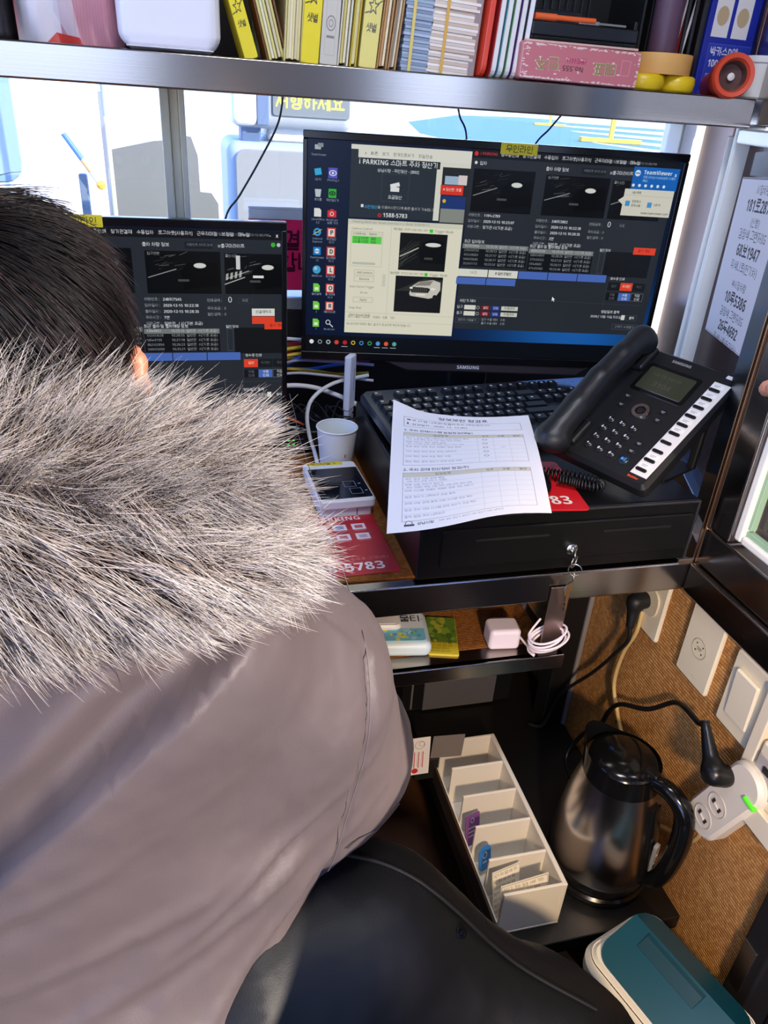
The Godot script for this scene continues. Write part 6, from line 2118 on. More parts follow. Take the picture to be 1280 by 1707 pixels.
	var db := thing("divider_box", "white six-panel divider box with a low dark left wall, standing beside the kettle", "box", v3(0.441, 0.2005, -0.772))
	part(db, "bottom", bx(-0.052, 0.055, 0.0, 0.004, -0.155, 0.155, 0.001), bw)
	part(db, "right_wall", bx(0.047, 0.055, 0.004, 0.094, -0.155, 0.155, 0.002), bw)
	part(db, "left_wall", bx(-0.0545, -0.050, 0.0, 0.030, -0.157, 0.157, 0.001), M("3a2a20", 0.6))
	part(db, "left_lining", bx(-0.050, -0.0475, 0.004, 0.029, -0.152, 0.152, 0.001), bw)
	for i in 6:
		var z := -0.152 + i * 0.0608
		var h := 0.094 if i in [0, 5] else 0.091
		# panels cut back over the low left wall
		var pl := PackedVector2Array([Vector2(-0.047, 0.0), Vector2(0.0475, 0.0), Vector2(0.0475, h - 0.004), Vector2(-0.047, h - 0.004)])
		part(db, "front_panel" if i == 5 else "back_panel" if i == 0 else "divider", extr(pl, 0.0045, 0.0008), bw, v3(0, 0.004, z))
	c = CV.new(self, 120, 200, "7a4a8c")
	c.disc(60, 40, 16, "efe6f4", 5)
	for i in 3:
		c.rect(26, 80 + i * 26, 60, 8, "d8c4e4")
	solo("purple_card", "purple card standing in the third compartment of the divider box", "card", extr(rrect(0.030, 0.066, 0.003, 3), 0.0008, 0.0), MT(c.im, 0.5), v3(0.408, 0.236, -0.778), v3(-10, 18, 0))
	c = CV.new(self, 120, 160, "2a7ac8")
	c.disc(60, 60, 22, "e6f0fa", 6)
	c.rect(40, 100, 40, 10, "cfe0f2")
	solo("blue_card", "blue card standing in the fourth compartment of the divider box", "card", extr(rrect(0.026, 0.050, 0.012, 4), 0.0008, 0.0), MT(c.im, 0.5), v3(0.406, 0.246, -0.716), v3(-10, 22, 0))
	c = CV.new(self, 240, 200, "efe8d8")
	for i in 7:
		scribble(c, rng, 12, 10 + i * 26, 190, 17, "6a6258")
	c.frame(4, 4, 232, 192, "8a8278", 2)
	solo("paper_slip", "printed paper slip standing in the fifth compartment, behind the last divider", "paper slip", extr(rrect(0.05, 0.085, 0.0), 0.0008), MT(c.im, 0.8), v3(0.418, 0.248, -0.655), v3(-14, 12, 0))
	solo("paper_slip", "printed paper slip leaning in the front compartment of the divider box", "paper slip", extr(rrect(0.078, 0.095, 0.0), 0.0008), MT(c.im, 0.8), v3(0.436, 0.252, -0.628), v3(-8, 3, 4))
	c = CV.new(self, 110, 260, "f2eeee")
	c.disc(52, 50, 28, "6a6a70", 2)
	c.disc(62, 44, 16, "6a6a70", 2)
	for i in 3:
		c.line(24 + i * 24, 100, 24 + i * 24, 210, 5, "c83440", 0.85)
		c.line(16 + i * 24, 100, 16 + i * 24, 200, 2, "a8a4a8", 0.8)
	c.disc(30, 232, 18, "d02c38")
	solo("small_card", "small white card with red upright print standing left of the divider box", "card", extr(rrect(0.036, 0.082, 0.001, 2), 0.001, 0.0), MT(c.im, 0.6), v3(0.352, 0.275, -0.915), v3(-6, 0, 0))
	solo("card_stand", "dark block holding up the small white card behind the divider box", "stand", bx(-0.03, 0.05, 0.0, 0.05, -0.012, 0.0, 0.002), M("1a1716", 0.6), v3(0.38, 0.2005, -0.925))
	solo("grey_card", "grey card lying half hidden behind the divider box's back panel", "card", extr(rrect(0.06, 0.05, 0.001, 2), 0.001, 0.0), M("7d7674", 0.6), v3(0.405, 0.285, -0.920), v3(-4, 0, -4))

	kettle()
	wall_fittings()
	bin()

func kettle() -> void:
	var k := thing("kettle", "brushed steel electric kettle with black lid, handle and water gauge", "kettle", v3(0.603, 0.2005, -0.703), v3(0, -62, 0))
	var st := StandardMaterial3D.new()
	st.albedo_color = Color.html("ddd4cc")
	st.metallic = 1.0
	st.roughness = 0.25
	st.anisotropy_enabled = true
	st.anisotropy = 0.7
	part(k, "power_base", lathe([Vector2(0, 0), Vector2(0.080, 0), Vector2(0.083, 0.004), Vector2(0.083, 0.012), Vector2(0.079, 0.016), Vector2(0, 0.016)], 48), M("0d0d0e", 0.2))
	part(k, "foot_ring", lathe([Vector2(0.0, 0.0165), Vector2(0.078, 0.0165), Vector2(0.0815, 0.022), Vector2(0.0815, 0.034), Vector2(0.0795, 0.037), Vector2(0, 0.037)], 48), M("101011", 0.22))
	part(k, "body", lathe([Vector2(0.0790, 0.0365), Vector2(0.0805, 0.045), Vector2(0.0800, 0.075), Vector2(0.0775, 0.11), Vector2(0.0725, 0.15), Vector2(0.066, 0.185), Vector2(0.0605, 0.21), Vector2(0.057, 0.226), Vector2(0.0, 0.226)], 56, 0.6), st)
	# black collar rising to the pouring lip, with a domed lid
	var rows := []
	for i in 5:
		var r := []
		for j in 41:
			var a := TAU * j / 40.0
			var lip := pow(maxf(0.0, -cos(a)), 6.0)
			var base_y: float = 0.216 + 0.014 * lip
			var y: float = lerpf(base_y, 0.246 + 0.018 * lip, i / 4.0)
			var rr: float = lerpf(0.0602, 0.0545, (y - 0.212) / 0.035) + 0.020 * lip * (i + 1) / 5.0
			r.append(v3(rr * cos(a), y, -rr * sin(a)))
		rows.append(r)
	var cm := MB.new()
	cm.grid(rows, true)
	part(k, "collar", cm, M("0f0f10", 0.16))
	part(k, "lid", lathe([Vector2(0.0545, 0.236), Vector2(0.053, 0.244), Vector2(0.040, 0.252), Vector2(0.018, 0.256), Vector2(0.0, 0.257)], 40, 0.5), M("0d0d0e", 0.14))
	part(k, "lid_button", cbox(v3(0.022, 0.008, 0.016), v3(0.045, 0.251, 0), 0.003, 2), M("151516", 0.2))
	# handle on the +x side
	var hp := smooth([v3(0.046, 0.236, 0), v3(0.075, 0.240, 0), v3(0.103, 0.222, 0), v3(0.112, 0.18, 0), v3(0.111, 0.13, 0), v3(0.104, 0.085, 0), v3(0.092, 0.058, 0), v3(0.078, 0.050, 0)], 6)
	var rad := []
	for i in hp.size():
		rad.append(0.0125 + 0.003 * sin(PI * i / hp.size()))
	part(k, "handle", tube(hp, rad, 14), M("0e0e0f", 0.14))
	var gp := smooth([v3(0.0785, 0.044, 0), v3(0.0795, 0.08, 0), v3(0.0765, 0.12, 0), v3(0.0705, 0.16, 0), v3(0.064, 0.195, 0)], 6)
	var grow := []
	for i in gp.size():
		grow.append(0.017 * (0.75 + 0.25 * sin(PI * i / (gp.size() - 1))))
	var gm := tube(gp, grow, 14)
	for i in gm.v.size():
		gm.v[i].x = gm.v[i].x * 0.35 + (0.0805 - pow(maxf(gm.v[i].y - 0.05, 0.0), 1.5) * 0.26) * 0.65 + 0.0005
	renormal(gm)
	part(k, "gauge_frame", gm, M("111112", 0.2))
	var gl := part(k, "water_gauge", extr(rrect(0.013, 0.085, 0.006, 5), 0.006, 0.001), M("8d8a80", 0.2), v3(0.0858, 0.095, 0.0), v3(0, 90, 0))
	gl.rotation_degrees = v3(0, 90, 6)
	for i in 3:
		part(gl, "gauge_mark", cbox(v3(0.005, 0.0015, 0.0005), v3(0, -0.022 + i * 0.02, 0.0032), 0.0002), M("d8d4c8", 0.5))

func socket_face(par: Node3D, at: Vector3) -> void:
	part(par, "round_socket", lathe([Vector2(0.0, -0.001), Vector2(0.015, -0.001), Vector2(0.0155, 0.0), Vector2(0.0172, 0.0), Vector2(0.0172, 0.0008), Vector2(0.0158, 0.0012), Vector2(0.0158, 0.0)], 32), M("d8cdb0", 0.5), at, v3(0, 0, 90))

func wall_fittings() -> void:
	var X := 0.6995
	var cr := M("e6dcc0", 0.42)
	var wall_plate := func(called: String, label: String, y: float, z: float, h: float, wd: float, group: String) -> Node3D:
		var o := thing(called, label, "wall plate", v3(X, y, z), v3(0, -90, 0), group)
		part(o, "plate", extr(rrect(wd, h, 0.005, 4), 0.008, 0.0025), cr, v3(0, 0, 0.004))
		return o
	# local x of a plate runs towards -z... its face looks along -x
	var p1: Node3D = wall_plate.call("socket_plate", "cream socket plate with a black plug, tucked under the worktop's right corner", 0.622, -0.855, 0.12, 0.074, "cream plates on the woven wall")
	part(p1, "socket_rim", extr(rrect(0.05, 0.05, 0.02, 6), 0.003, 0.001), M("dccfae", 0.5), v3(0, 0, 0.0095))
	var p2: Node3D = wall_plate.call("telephone_plate", "cream wall plate with one round five-hole telephone jack in its middle", 0.628, -0.724, 0.124, 0.073, "cream plates on the woven wall")
	var ringp := []
	for i in 33:
		ringp.append(v3(cos(TAU * i / 32) * 0.0155, sin(TAU * i / 32) * 0.0155, 0.0082))
	part(p2, "jack_ring", tube(ringp, 0.0006, 5, false), M("a89a78", 0.6))
	for q in [[-0.007, 0.006], [0.007, 0.006], [-0.007, -0.006], [0.007, -0.006]]:
		part(p2, "jack_hole", lathe([Vector2(0, 0), Vector2(0.0013, 0), Vector2(0.0013, 0.0006), Vector2(0, 0.0006)], 10), M("3a2c1c", 0.8), v3(q[0], q[1], 0.0079), v3(90, 0, 0))
	part(p2, "jack_slot", cbox(v3(0.011, 0.001, 0.0006), v3(0, 0.001, 0.0081), 0.0002), M("6a5a3c", 0.8))
	part(p2, "jack_slot", cbox(v3(0.008, 0.001, 0.0006), v3(0, -0.002, 0.0081), 0.0002), M("6a5a3c", 0.8))
	part(p2, "raised_print", cbox(v3(0.012, 0.0012, 0.0004), v3(0.006, -0.047, 0.0081), 0.0001), M("cfc3a2", 0.6))
	var p3: Node3D = wall_plate.call("switch_plate", "larger cream switch plate with one wide rocker, at the right picture edge", 0.622, -0.622, 0.124, 0.072, "cream plates on the woven wall")
	part(p3, "rocker", extr(rrect(0.044, 0.078, 0.003, 3), 0.006, 0.002), M("ece2c8", 0.4), v3(0, 0, 0.0095), v3(3, 0, 0))
	part(p3, "rocker_groove", cbox(v3(0.036, 0.0012, 0.0006), v3(0, 0.034, 0.0135), 0.0002), M("a8986c", 0.6))
	# plug and leads of the first plate
	var pg := thing("black_plug", "black right-angled plug in the cream socket plate under the worktop", "plug", v3(0.672, 0.606, -0.862), v3(0, 0, 0))
	part(pg, "body", sdf([[v3(0.014, 0.012, 0), v3(-0.002, 0.010, 0), 0.014, 0.013], [v3(-0.002, 0.010, 0), v3(-0.006, -0.030, 0.008), 0.0125, 0.007]], 0.003, 0.008), M("131314", 0.5))
	for i in 3:
		part(pg, "strain_ring", lathe([Vector2(0.0, -0.0015), Vector2(0.0072, -0.0015), Vector2(0.0072, 0.0015), Vector2(0, 0.0015)], 14), M("1b1b1d", 0.5), v3(-0.0055, -0.024 - i * 0.004, 0.007))
	solo("black_power_lead", "black lead running from the plug under the worktop down to the dark table", "cable", tube(smooth([v3(0.666, 0.572, -0.853), v3(0.668, 0.545, -0.852), v3(0.672, 0.49, -0.883), v3(0.678, 0.405, -0.936), v3(0.66, 0.30, -0.995), v3(0.64, 0.22, -1.0), v3(0.62, 0.206, -1.02)], 8), 0.0034, 8), M("161617", 0.45), Vector3.ZERO, Vector3.ZERO, "leads along the woven wall")
	solo("beige_lead", "stained beige lead curving down the woven wall behind the kettle", "cable", tube(smooth([v3(0.690, 0.594, -0.865), v3(0.684, 0.555, -0.858), v3(0.684, 0.497, -0.876), v3(0.684, 0.428, -0.878), v3(0.684, 0.382, -0.845), v3(0.684, 0.34, -0.808), v3(0.680, 0.26, -0.80), v3(0.672, 0.21, -0.80)], 8), 0.0036, 8), M("c9ac6e", 0.55), Vector3.ZERO, Vector3.ZERO, "leads along the woven wall")
	solo("cable_tie", "small dark tie on the beige lead above the kettle", "tie", tube([v3(0.684, 0.375, -0.843), v3(0.684, 0.371, -0.840)], 0.0052, 10), M("3a2a1a", 0.6))
	# kettle lead into the power strip
	solo("kettle_lead", "black kettle lead arching across the woven wall into the power strip", "cable", tube(smooth([v3(0.664, 0.566, -0.642), v3(0.668, 0.552, -0.655), v3(0.672, 0.545, -0.69), v3(0.684, 0.520, -0.73), v3(0.680, 0.464, -0.776), v3(0.672, 0.424, -0.832), v3(0.676, 0.378, -0.862), v3(0.684, 0.325, -0.885), v3(0.682, 0.25, -0.93), v3(0.655, 0.2045, -0.92), v3(0.64, 0.2042, -0.84), v3(0.63, 0.2042, -0.79)], 8), 0.0042, 8), M("121213", 0.35), Vector3.ZERO, Vector3.ZERO, "leads along the woven wall")
	var kp := thing("black_plug", "black angled plug of the kettle lead in the white power strip", "plug", v3(0.655, 0.530, -0.592))
	part(kp, "body", sdf([[v3(0.008, -0.002, 0.010), v3(-0.004, 0.0, 0.006), 0.016, 0.0175], [v3(-0.004, 0.004, 0.0), v3(0.006, 0.038, -0.046), 0.0125, 0.0065]], 0.0032, 0.008), M("111112", 0.32))
	part(kp, "strain_relief", tube([v3(0.004, 0.030, -0.038), v3(0.008, 0.040, -0.050)], 0.0066, 10), M("1b1b1d", 0.5))
	var ps := thing("power_strip", "white oval power strip hanging on the woven wall with the kettle plug in it", "power strip", v3(0.684, 0.482, -0.575), v3(0, 0, 0))
	var bs := Basis(v3(0, 0, 1), v3(0, 1, 0), v3(-1, 0, 0))
	var hold := Transform3D(bs * Basis(v3(0, 0, 1), -0.36), Vector3.ZERO)
	var sm := MB.new()
	sm.add(extr(rrect(0.062, 0.185, 0.030, 8), 0.030, 0.005, true), hold)
	part(ps, "housing", sm, M("ebe4d4", 0.4))
	for q in [0.045, -0.012, -0.055]:
		var wl := MB.new()
		wl.add(lathe([Vector2(0.0195, 0.0), Vector2(0.0175, 0.0), Vector2(0.0165, -0.010), Vector2(0.0, -0.010)], 28), hold * Transform3D(Basis(v3(1, 0, 0), PI / 2), v3(0, q, 0.0154)))
		if q < 0.0:
			var fc := part(ps, "socket_well", lathe([Vector2(0.0, 0.0), Vector2(0.0185, 0.0), Vector2(0.0185, 0.0008), Vector2(0.0170, 0.0012), Vector2(0.0155, 0.0002)], 28), M("d9d0bc", 0.5))
			fc.transform = hold * Transform3D(Basis(v3(1, 0, 0), PI / 2), v3(0, q, 0.0148))
			for s in [-1, 1]:
				part(fc, "socket_hole", cbox(v3(0.004, 0.0006, 0.009), v3(s * 0.0075, 0.0012, 0), 0.0002), M("3a2418", 0.8))
			part(fc, "shutter", cbox(v3(0.010, 0.0012, 0.004), v3(0, 0.0012, 0.002), 0.0004), M("efe8d8", 0.5))
	var gg := StandardMaterial3D.new()
	gg.albedo_color = Color.html("5fd030")
	gg.emission_enabled = true
	gg.emission = Color(0.3, 0.95, 0.15)
	gg.emission_energy_multiplier = 0.35
	part(ps, "pilot_light", cbox(v3(0.008, 0.006, 0.022), v3(-0.015, 0.050, 0.034), 0.002), gg, Vector3.ZERO, v3(8, 0, 0))
	solo("strip_lead", "beige lead leaving the power strip's lower end toward the kettle", "cable", tube(smooth([v3(0.680, 0.400, -0.603), v3(0.682, 0.380, -0.600), v3(0.682, 0.353, -0.612), v3(0.682, 0.332, -0.640), v3(0.680, 0.312, -0.672), v3(0.678, 0.27, -0.72), v3(0.676, 0.21, -0.76)], 8), 0.0036, 8), M("b89a62", 0.55), Vector3.ZERO, Vector3.ZERO, "leads along the woven wall")
	# cable duct and boxed socket at the picture's edge
	var du := thing("cable_duct", "cream plastic cable duct running down and along the wall at the right edge", "duct", v3(0, 0, 0))
	part(du, "upright_cover", bx(0.682, 0.699, 0.525, 0.685, -0.584, -0.566, 0.002), M("e9dfc6", 0.45))
	part(du, "level_cover", bx(0.676, 0.699, 0.487, 0.523, -0.585, -0.482, 0.002), M("ebe2cb", 0.45))
	part(du, "sealant", sdf([[v3(0.678, 0.522, -0.574), v3(0.009, 0.011, 0.010), Basis.IDENTITY], [v3(0.677, 0.512, -0.566), v3(0.007, 0.007, 0.008), Basis.IDENTITY]], 0.0025, 0.006), M("7d6e58", 0.7))
	var sb := thing("socket_box", "cream surface socket with a grey insert above the level duct, at the right edge", "socket", v3(0.694, 0.568, -0.527), v3(0, -90, 0))
	part(sb, "box", extr(rrect(0.070, 0.086, 0.004, 3), 0.018, 0.003), M("e8dec4", 0.45), v3(0, 0, 0.003))
	part(sb, "insert", extr(rrect(0.040, 0.052, 0.003, 3), 0.003, 0.001), M("b3aeaa", 0.5), v3(-0.012, 0, 0.0125))
	part(sb, "plug_hole", cbox(v3(0.012, 0.010, 0.004), v3(-0.012, 0.010, 0.014), 0.001), M("1b1a1a", 0.5))
	part(sb, "plug_hole", cbox(v3(0.016, 0.012, 0.004), v3(-0.020, -0.012, 0.014), 0.001), M("1b1a1a", 0.5))

func bin() -> void:
	var b := thing("waste_bin", "small white waste bin with a ridged teal flip lid at the bottom right", "bin", v3(0.575, 0.0, -0.458), v3(0, 17, 0))
	var white := M("e6e1d6", 0.4)
	var teal := M("084656", 0.3)
	var rows := []
	for q in [[0.0, 0.052, 0.080], [0.004, 0.056, 0.084], [0.22, 0.067, 0.099], [0.235, 0.069, 0.102]]:
		var r := []
		var pl := rrect(q[1] * 2, q[2] * 2, 0.028, 6)
		for i in pl.size() + 1:
			r.append(v3(pl[i % pl.size()].x, q[0], -pl[i % pl.size()].y))
		rows.append(r)
	var m := MB.new()
	m.grid(rows, true)
	m.add(slab(rrect(0.104, 0.16, 0.026, 6), 0.003), tf(v3(0, 0.0, 0)))
	part(b, "tub", m, M("2a2522", 0.4))
	part(b, "lid_rim", slab(rrect(0.146, 0.212, 0.034, 7), 0.030, 0.007, true), white, v3(0, 0.236, 0))
	part(b, "lid_shoulder", slab(rrect(0.134, 0.198, 0.026, 7), 0.010, 0.006, true), white, v3(0.002, 0.264, 0))
	# two-faced teal flap: a rounded outline split along an off-centre ridge
	var pl := rrect(0.122, 0.176, 0.026, 8)
	var left := PackedVector2Array()
	var right := PackedVector2Array()
	var xr := 0.016
	for i in pl.size():
		var p := pl[i]
		var q := pl[(i + 1) % pl.size()]
		(left if p.x < xr else right).append(p)
		if (p.x < xr) != (q.x < xr):
			var cut := p.lerp(q, (xr - p.x) / (q.x - p.x))
			left.append(cut)
			right.append(cut)
	var fm := MB.new()
	var hgt := func(p: Vector2) -> Vector3:
		var h := 0.004 + (0.026 * (p.x + 0.061) / 0.077 if p.x <= xr + 0.00001 else 0.026 * (0.061 - p.x) / 0.045)
		return v3(p.x, h, -p.y)
	for side in [left, right]:
		var cen := Vector2.ZERO
		for p in side:
			cen += p / side.size()
		for i in side.size():
			var p: Vector2 = side[i]
			var q: Vector2 = side[(i + 1) % side.size()]
			fm.tri(hgt.call(cen), hgt.call(p), hgt.call(q))
			if not (absf(p.x - xr) < 1e-5 and absf(q.x - xr) < 1e-5):
				var a: Vector3 = hgt.call(p)
				var d: Vector3 = hgt.call(q)
				fm.quad(v3(a.x, -0.002, a.z), v3(d.x, -0.002, d.z), d, a)
	part(b, "flap", fm, teal, v3(0.004, 0.272, -0.002))
	var gp := PackedVector2Array([Vector2(-0.013, 0.0), Vector2(0.013, 0.0), Vector2(0.012, 0.0036), Vector2(0.006, 0.0042), Vector2(-0.013, 0.0008)])
	part(b, "finger_grip", extr(gp, 0.095, 0.0006), M("063844", 0.35), v3(0.004, 0.2965, -0.012), v3(0, 0, 18.5))
	# crumpled liner showing below the rim and a pale scrap on the floor
	var rng := RandomNumberGenerator.new()
	rng.seed = 77
	var lm := sdf([[v3(0, 0.05, 0), v3(0.035, 0.06, 0.04), Basis.IDENTITY], [v3(0.02, 0.03, 0.02), v3(0.03, 0.035, 0.04), Basis.IDENTITY]], 0.006, 0.01)
	for i in lm.v.size():
		var p := lm.v[i]
		lm.v[i] += lm.n[i] * 0.006 * (sin(p.x * 260 + p.y * 190) + sin(p.z * 230 - p.y * 310))
	renormal(lm)
	solo("black_bag", "crumpled shiny black plastic bag on the floor left of the waste bin", "bag", lm, M("0d0d0e", 0.15), v3(0.445, 0.012, -0.50))
	solo("pale_carton", "pale carton corner on the floor between dark coat and waste bin", "carton", rbox(v3(0.06, 0.05, 0.06), 0.003), M("d8c6a8", 0.7), v3(0.53, 0.026, -0.64), v3(0, 20, 0))

# bones of a hand: wrist w, direction d of the fingers, back-of-hand normal n, thumb on the side given by s (+1: along d x n)
func hand_bones(w: Vector3, d: Vector3, n: Vector3, s: float, curl := 0.5, k := 1.0) -> Array:
	var o := []
	d = d.normalized()
	n = (n - d * n.dot(d)).normalized()
	var a := d.cross(n) * s
	var root := w + d * 0.018 * k
	for i in 4:
		var off := (0.030 - i * 0.020) * k
		var kn := w + d * (0.092 - 0.004 * absf(i - 1.0)) * k + a * off
		o.append([root + a * off * 0.6, kn, 0.0145 * k, 0.0105 * k])
		var ln: float = [0.040, 0.045, 0.041, 0.032][i] * k
		var dir := (d + a * (0.06 - 0.05 * i) - n * curl * 0.35).normalized()
		var j1 := kn + dir * ln
		var d2 := (dir - n * curl).normalized()
		var j2 := j1 + d2 * ln * 0.66
		var d3 := (d2 - n * curl * 0.8).normalized()
		o.append([kn, j1, 0.0100 * k, 0.0088 * k])
		o.append([j1, j2, 0.0088 * k, 0.0082 * k])
		o.append([j2, j2 + d3 * ln * 0.48, 0.0082 * k, 0.0068 * k])
	var t0 := w + d * 0.028 * k + a * 0.022 * k
	var t1 := t0 + (d * 0.55 + a * 0.75 - n * 0.25).normalized() * 0.040 * k
	var t2 := t1 + (d * 0.85 + a * 0.35 - n * 0.3).normalized() * 0.032 * k
	o.append([t0, t1, 0.015 * k, 0.0115 * k])
	o.append([t1, t2, 0.0115 * k, 0.0098 * k])
	o.append([t2, t2 + (d - n * 0.3).normalized() * 0.022 * k, 0.0098 * k, 0.0075 * k])
	return o

# face looks along -z before the turn
func head_bones(c: Vector3) -> Array:
	var I := Basis.IDENTITY
	return [[c, v3(0.070, 0.098, 0.086), I], [c + v3(0, -0.045, -0.030), v3(0.054, 0.065, 0.062), I], [c + v3(0, -0.098, -0.062), c + v3(0, -0.09, -0.05), 0.018, 0.024],
		[c + v3(0, 0.0, -0.086), c + v3(0, -0.034, -0.104), 0.008, 0.012], [c + v3(-0.012, -0.038, -0.094), c + v3(0.012, -0.038, -0.094), 0.008, 0.008],
		[c + v3(-0.036, 0.018, -0.074), c + v3(0.036, 0.018, -0.074), 0.010, 0.010], [c + v3(-0.018, -0.064, -0.086), c + v3(0.018, -0.064, -0.086), 0.007, 0.007],
		[c + v3(-0.016, -0.073, -0.083), c + v3(0.016, -0.073, -0.083), 0.007, 0.007], [c + v3(0, -0.09, 0.0), c + v3(0, -0.17, 0.035), 0.052, 0.055]]

func ear_bones(c: Vector3, s: float) -> Array:
	var o := []
	var pts := [v3(0, -0.030, -0.004), v3(0.004, -0.014, 0.010), v3(0.007, 0.008, 0.014), v3(0.006, 0.024, 0.006), v3(0.003, 0.027, -0.008)]
	for i in 4:
		o.append([c + v3(pts[i].x * s, pts[i].y, pts[i].z), c + v3(pts[i + 1].x * s, pts[i + 1].y, pts[i + 1].z), 0.0062 if i > 0 else 0.0085, 0.0055])
	o.append([c + v3(-0.002 * s, 0, 0), v3(0.006, 0.022, 0.014), Basis.IDENTITY])
	return o

func strand_mesh(bend: float, thick: float, cols: Array) -> ArrayMesh:
	var m := MB.new()
	var N := 5
	for i in N + 1:
		var t := float(i) / N
		var w := thick * (1.0 - 0.92 * t * t)
		var c := v3(0, t, -bend * t * t)
		var nz := v3(0, 2.0 * bend * t, 1).normalized()
		for j in 3:
			var a := TAU * j / 3.0
			var dir := v3(1, 0, 0) * cos(a) + nz * sin(a)
			m.v.append(c + dir * w)
			m.n.append(dir)
			m.uv.append(Vector2(j / 3.0, t))
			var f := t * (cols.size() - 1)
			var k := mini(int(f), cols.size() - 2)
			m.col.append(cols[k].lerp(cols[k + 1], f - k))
	for i in N:
		for j in 3:
			var a := i * 3 + j
			var b := i * 3 + (j + 1) % 3
			m.idx.append_array([a, b, b + 3, a, b + 3, a + 3])
	return m.mesh()

func strands(par: Node3D, called: String, mesh: ArrayMesh, mt: Material, list: Array) -> void:
	var mm := MultiMesh.new()
	mm.transform_format = MultiMesh.TRANSFORM_3D
	mm.use_colors = true
	mm.mesh = mesh
	mm.instance_count = list.size()
	for i in list.size():
		mm.set_instance_transform(i, list[i][0])
		mm.set_instance_color(i, list[i][1])
	var o := MultiMeshInstance3D.new()
	o.name = called
	o.multimesh = mm
	o.material_override = mt
	o.set_meta("kind", "stuff")
	par.add_child(o, true)

func strand_at(p: Vector3, d: Vector3, nrm: Vector3, ln: float) -> Transform3D:
	var y := d.normalized()
	var x := y.cross(nrm).normalized()
	var z := x.cross(y)
	return Transform3D(Basis(x * ln, y * ln, z * ln), p)

func seg_near(poly: Array, p: Vector3) -> Vector3:
	var best := Vector3.ZERO
	var bd := 1e9
	for i in poly.size() - 1:
		var d: Vector3 = poly[i + 1] - poly[i]
		var t := clampf((p - poly[i]).dot(d) / d.length_squared(), 0.0, 1.0)
		var q: Vector3 = poly[i] + d * t
		var l := p.distance_squared_to(q)
		if l < bd:
			bd = l
			best = q
	return best

var coat_bones := []
const COAT_K := 0.06

func back_z(x: float, y: float) -> float:   # the coat's rear surface at (x, y)
	var z := 0.1
	for i in 400:
		var d := field(coat_bones, v3(x, y, z), COAT_K)
		if d < 0.0008:
			return z
		z -= maxf(d * 0.7, 0.0006)
		if z < -0.9:
			break
	return z

func people() -> void:
	attendant()
	visitor()

